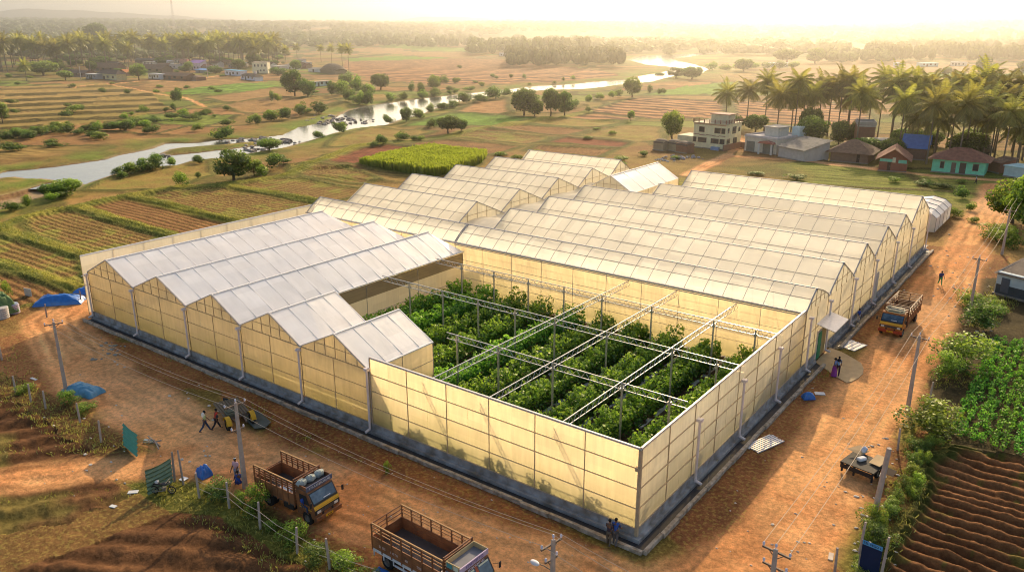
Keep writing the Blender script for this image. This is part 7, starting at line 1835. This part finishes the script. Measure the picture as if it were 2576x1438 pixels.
b = MB(); b.blob((-.4, .02, .92), (.16,.18,.12), 8, 6, .15); b.build('seat_bag', P((.7,.68,.66)), mb_)

# ------------------------------------------------------------------ old cart and covered tray
ct = empty('farm_cart', (*at(590,1055), 0), R(-18), 'old slatted farm cart with a yellow wheel guard beside the earth road', 'cart')
b = MB()
for k in range(9): b.box(-2.3, -1.05 + k * .24, .85, 1.2, -.87 + k * .24, .92)
b.build('deck', P((.16,.13,.09)), ct)
b = MB(); b.beam((-2.2,-.9,.78), (2.3,-.35,.7), .12); b.beam((-2.2,.9,.78), (2.3,.35,.7), .12); b.beam((1.2,-1,.78), (1.2,1,.78), .1); b.beam((-2.2,-1,.78), (-2.2,1,.78), .1); b.build('frame', IRON, ct)
b = MB(); b.box(.2, -.85, .92, 1.1, .2, 1.15); b.box(.35, -.7, 1.15, .9, 0, 1.25); b.build('crate', P((.12,.13,.09)), ct, bevel=.02)
for s in (-1, 1):
    w_ = empty('wheel', (1.65, s * 1.0, .55)); w_.parent = ct; b = MB(); b.lathe([(.3,-.13),(.5,-.13),(.55,0),(.5,.13),(.3,.13)], 'y', (0,0,0), 22); b.build('tyre', TYRE, w_); b = MB(); b.lathe([(.03,-.05),(.3,-.08),(.3,.08)], 'y', (0,0,0), 18); b.build('rim', P((.5,.3,.04)), w_)
    b = MB()
    for i in range(8):
        a0, a1 = R(10 + i * 20), R(30 + i * 20); y0, y1 = s * 1.0 - .2, s * 1.0 + .2
        b.quad((1.65 + math.cos(a0) * .66, y0, .55 + math.sin(a0) * .66), (1.65 + math.cos(a1) * .66, y0, .55 + math.sin(a1) * .66), (1.65 + math.cos(a1) * .66, y1, .55 + math.sin(a1) * .66), (1.65 + math.cos(a0) * .66, y1, .55 + math.sin(a0) * .66))
    b.build('wheel_guard', P((.62,.36,.03)), ct)
o = boxthing('broken_chair', *at(566,1030), .0, .5, .5, .45, .3, P((.03,.035,.04)), 'broken black chair lying beyond the old farm cart', 'chair')
b = MB(); b.box(-.25, .2, .45, .25, .27, 1.0); b.build('backrest', P((.03,.035,.04)), o)
b = MB(); prof = [(-1.5, .05), (-1.3, .45), (1.2, .5), (1.6, .1)]
b.quad((-1.7,-.7,.12), (1.5,-.75,.2), (2.0,0,.3), (1.5,.7,.32), (-1.5,.75,.25)); b.quad((-1.7,-.7,.12), (1.5,-.75,.2), (1.3,-.55,.0), (-1.5,-.5,.0)); b.quad((1.5,-.75,.2), (2.0,0,.3), (1.7,0,0), (1.3,-.55,0)); b.quad((2.0,0,.3), (1.5,.7,.32), (1.3,.5,0), (1.7,0,0)); b.quad((-1.5,.75,.25), (-1.7,-.7,.12), (-1.5,-.5,0), (-1.3,.5,0)); b.quad((1.5,.7,.32), (-1.5,.75,.25), (-1.3,.5,0), (1.3,.5,0))
o = b.build('upturned_boat', P((.10,.115,.10))); o.location = (*at(645,1060), 0.02); o.rotation_euler = (0, 0, R(-14)); tag(o, 'dark grey-green upturned tray lying beside the yellow wheel guard', 'tray')
# trailer on the right
tr = empty('farm_trailer', (*at(2168,1188), 0), R(80), 'dark flatbed farm trailer with bent tan plates parked under the wires', 'trailer')
b = MB(); b.box(-1.1, -1.25, .82, 1.2, 1.25, .9); b.build('deck', P((.06,.05,.04)), tr)
b = MB(); b.quad((.3,1.5,1.3), (1.5,1.0,1.35), (1.35,.15,1.2), (.5,.45,1.1)); b.build('tan_plate', P((.50,.34,.18)), tr)
b = MB(); b.quad((.1,-.35,1.0), (1.35,-.4,1.2), (1.2,-1.35,1.3), (-.15,-1.25,1.1)); b.build('tan_plate', P((.55,.38,.2)), tr)
b = MB()
for (x, y) in ((-1, -1.15), (-1, 1.1), (1, -1.1), (1, 1.1), (-1, .2)): b.box(x - .06, y - .06, .1, x + .06, y + .06, .82)
b.beam((-1.1,-1.2,.78), (1.2,-1.2,.78), .1); b.beam((-1.1,1.2,.78), (1.2,1.2,.78), .1); b.beam((-1.1,-1.2,.6), (-1.1,1.2,.6), .12, .3); b.build('frame', CHAS, tr)
for y in (-1.05, 1.05):
    w_ = empty('wheel', (.1, y, .38)); w_.parent = tr; b = MB(); b.lathe([(.2,-.1),(.35,-.1),(.38,0),(.35,.1),(.2,.1)], 'y', (0,0,0), 20); b.build('tyre', TYRE, w_); b = MB(); b.lathe([(.03,-.05),(.2,-.07),(.2,.07)], 'y', (0,0,0), 16); b.build('rim', RIM, w_)
b = MB(); b.beam((0,-1.25,.8), (.1,-2.4,.75), .1); b.quad((.4,-1.4,1.0), (.45,-2.3,.95), (-.25,-2.3,.75), (-.25,-1.4,.8)); b.build('drawbar', P((.12,.075,.045)), tr)
o = boxthing('white_sack', *at(2163,1184), .9, .7, .42, .28, R(60), P((.74,.74,.76)), 'white sack lying on the dark farm trailer', 'sack', .1)
b = MB(); b.blob((0,0,.3), (.2,.3,.32), 10, 7, .2); b.blob((.05,.35,.2), (.15,.2,.22), 9, 6, .2); o = b.build('cloth_bundle', P((.60,.64,.74)), smooth=True); o.location = (*at(2168,1168), .92); tag(o, 'pale blue cloth bundle heaped behind the white sack on the trailer', 'bundle')
# pale drip film between the bean beds
for i, xx in enumerate((19.9, 26.8)):
    b = MB(); y = 28.
    while y < 58: 
        o1 = rnd.uniform(-.08, .08); b.quad((xx - .22 + o1, y, hz(xx, y) + .12), (xx + .2 + o1, y, hz(xx, y) + .12), (xx + .12, y + rnd.uniform(.5, .95), hz(xx, y) + .13), (xx - .12, y + .8, hz(xx, y) + .13)); y += 1.0
    tag(b.build('mulch_film', P((.75,.74,.72))), ['pale strip of torn film between bean beds, nearer the hedge', 'pale strip of torn film between bean beds, farther from the hedge'][i], 'film strip')
# banner
bn = empty('banner', (*at(2206,1468), 0), R(-5), 'dark blue banner with a light blue header strip in the hedge', 'banner')
b = MB(); b.quad((-1.15,0,.5), (0,0,.5), (0,0,2.6), (-1.15,0,2.6)); b.build('sheet', P((.012,.022,.07)), bn)
b = MB(); b.quad((-1.15,-.01,2.3), (0,-.01,2.3), (0,-.01,2.6), (-1.15,-.01,2.6)); b.build('header', P((.12,.38,.72)), bn)
text(bn, 'TEL VEGO L', .2, P((.01,.02,.06)), (-.57, -.03, 2.45), (PI/2, 0, 0))
b = MB(); b.tube((-1.18,0,0), (-1.18,0,2.6), .04, n=6); b.build('pole', WOODG, bn)

# ------------------------------------------------------------------ loose things
def tarp(x, y, sx, sy, h, rz, mat, label, name='tarpaulin', cat='tarpaulin', seed=0):
    n = 26; gx, gy = np.meshgrid(np.linspace(-1, 1, n), np.linspace(-1, 1, n)); e = np.clip(1 - np.maximum(np.abs(gx), np.abs(gy)) ** 2.4, 0, 1)
    z = h * e ** .6 * (.65 + .6 * fbm(gx * 5 + seed * 9, gy * 5, 2.2, seed)) + (fbm(gx * 9, gy * 9 + seed, 1.3, seed + 3) - .4) * .3 * h * e + .03
    X_ = gx * sx * (1 + .12 * (fbm(gx * 4, gy * 4, 1.5, seed + 5) - .5)); Y_ = gy * sy * (1 + .2 * (fbm(gx * 4, gy * 4, 1.5, seed + 6) - .5))
    I = np.arange(n * n).reshape(n, n); q = np.stack([I[:-1,:-1], I[:-1,1:], I[1:,1:], I[1:,:-1]], -1).reshape(-1, 4)
    o = npmesh(name, np.stack([X_, Y_, z], -1).reshape(-1, 3), q, mat, smooth=True); X0, Y0 = at(x, y); o.location = (X0, Y0, hz(X0, Y0)); o.rotation_euler = (0, 0, rz); return tag(o, label, cat)
TARP = paint('blue_tarp', (.02,.16,.55), .28, .2, 3, spec=.7); TARP2 = paint('grey_blue_tarp', (.10,.28,.42), .4, .2, 3)
tarp(150, 762, 2.7, 1.1, 1.0, R(48), TARP, 'bright blue tarpaulin covering a long heap beside the earth road', seed=2)
tarp(226, 737, 1.6, 1.1, .8, R(20), TARP, 'small blue tarpaulin heap against the greenhouse corner', seed=3)
tarp(212, 985, 1.9, .9, .7, R(10), TARP2, 'grey-blue tarpaulin heap in the shrubs at the field fence', seed=4)
tarp(514, 1196, .5, .45, .85, 0, TARP, 'blue sack standing by the first fence post near the smaller truck', 'sack', 'sack', 5)
tarp(2033, 1003, .55, .35, .6, R(40), TARP, 'crumpled blue drum lying in the shade beside the vehicle road', 'drum', 'drum', 6)
tarp(-5, 790, 1.9, 1.6, 2.6, 0, paint('green_net', (.12,.20,.08), .8, .3, 3), 'tall heap under a green net at the field corner', 'netted_heap', 'heap', 7)
tarp(2212, 1172, .4, .3, .35, 0, TARP, 'small blue bag beside the white sheet at the hedge', 'bag', 'bag', 8)
tarp(958, 1446, .5, .35, .45, 0, TARP, 'blue cover by the rear wheel of the larger truck', seed=9)
for (x, y, r_, h, c, lb) in [(36, 788, .62, 1.1, (.42,.36,.42), 'round tub with a blue-grey lid beside the sacks'), (6, 800, .75, 1.3, (.50,.48,.46), 'pile of grey sacks at the field corner')]:
    X0, Y0 = at(x, y); b = MB(); prof = [(.02, 0)]
    for k in range(6): prof += [(r_ * .96, h * k / 6), (r_ * 1.05, h * (k + .5) / 6)]
    prof += [(r_ * .98, h), (.02, h + .06)]; b.lathe(prof, 'z', (0,0,0), 22); o = b.build('tub', P(c)); o.location = (X0, Y0, hz(X0, Y0)); tag(o, lb, 'tub')
    if 'lid' in lb: b = MB(); b.lathe([(.02, h + .12), (r_ * .9, h + .1), (r_ * .95, h), (.02, h)], 'z', (0,0,0), 22); b.build('lid', P((.30,.36,.48)), o)
ML = empty('metal_tray', (*at(232,722), .4), R(20), 'pale boat-shaped sheet tray propped behind the blue heap', 'tray'); b = MB(); b.quad((-1.1,-.4,1.1), (1.1,-.4,1.1), (.9,.5,1.3), (-1.0,.5,1.3)); b.build('sheet', P((.55,.52,.50)), ML); b = MB(); b.box(-.5,-.2,-.4,.4,.3,1.05); b.build('stand', CHAS, ML)
X0, Y0 = at(72, 745); boxthing('slab', X0, Y0, hz(X0, Y0), 1.1, .1, 1.0, .3, P((.55,.50,.44)), 'pale square slab propped up beside the blue covered heap', 'slab')
# stacks of white metal channel by the right wall
CH = paint('white_channel', (.72,.72,.76), .35, .1, 3, .2)
for (x, y, n, L, w_, rz, lb) in [(1922, 1116, 7, 3.2, .16, R(72), 'stack of seven long pale metal channels laid on the shaded verge'), (2144, 870, 4, 2.6, .42, R(76), 'flat white sheets laid on the dirt near the orange truck')]:
    X0, Y0 = at(x, y); r = empty('metal_stack', (X0, Y0, 0), rz, lb, 'metal channels')
    for k in range(n):
        b = MB(); o_ = (k - n/2) * (w_ + .05); b.box(-L/2 + rnd.uniform(-.12,.12), o_, .03, L/2 + rnd.uniform(-.12,.12), o_ + w_, .09); b.box(-L/2, o_, .09, L/2, o_ + .02, .13); b.build('channel', CH, r)
# rubbish and stones, each too small to tell apart
b = MB(); c_ = 0
g = random.Random(9)
def scatter_bits(reg, n, s0, s1):
    for _ in range(n):
        x, y = g.uniform(reg[0], reg[2]), g.uniform(reg[1], reg[3]); X0, Y0 = at(x, y)
        if -71.5 < X0 < 1.6 and -1.7 < Y0 < 92: continue
        s = g.uniform(s0, s1); b.blob((X0, Y0, hz(X0, Y0) + s * .2), (s, s * g.uniform(.4, 1), s * .35), 5, 4, .4, g)
scatter_bits((2380,640,2500,860), 60, .06, .22); scatter_bits((1700,900,2250,1430), 60, .05, .14); scatter_bits((100,900,560,1250), 50, .05, .2); scatter_bits((600,1100,1500,1430), 90, .04, .11); scatter_bits((2150,1100,2260,1430), 60, .06, .2); scatter_bits((2100,560,2420,760), 30, .08,.25)
tag(b.build('litter', P((.62,.56,.48))), 'scattered pale stones and scraps on the dirt', 'litter', None, 'stuff')
b = MB(); g = random.Random(10)
for _ in range(9):
    pass
scatter_bits((220,845,320,905), 22, .1, .34); tag(b.build('rubble', P((.30,.29,.24))), 'grey-green rubble heaped in the shade by the drain', 'rubble', None, 'stuff')
for (x, y, dx, dy, rz, c, lb) in [(285,1274,.5,.3,.3,(.7,.7,.68),'white scrap on the verge of the earth track'), (335,1237,.7,.4,.8,(.68,.68,.68),'crumpled white sheet below the bright green panel'), (375,1108,.9,.25,.4,(.66,.64,.6),'white board beside the bright green panel'), (462,1205,.5,.5,.2,(.72,.75,.8),'white paper by the foot of the wooden strut'), (2216,1196,.7,.6,.3,(.78,.78,.76),'white sheet on the ground at the hedge'), (2062,990,.9,.6,.5,(.74,.72,.72),'crumpled white rag near the concrete apron'), (2090,1400,.3,.8,.2,(.62,.5,.4),'pale stick of wood at the hedge edge'), (85,1213-260,.9,.25,.1,(.7,.68,.66),'white plank end near the stone posts')]:
    X0, Y0 = at(x, y); o = boxthing('scrap_sheet', X0, Y0, hz(X0, Y0) + .02, dx, dy, .06, rz, P(c), lb, 'scrap', .02)
b = MB()
for k in range(5): b.beam((rnd.uniform(-1,1), rnd.uniform(-.6,.6), .05), (rnd.uniform(-1.4,1.4), rnd.uniform(-.8,.8), .2), .09)
o = b.build('timber_pile', WOODG); o.location = (*at(390,1116), hz(*at(390,1116))); tag(o, 'few broken timbers beside the bright green panel', 'timbers')
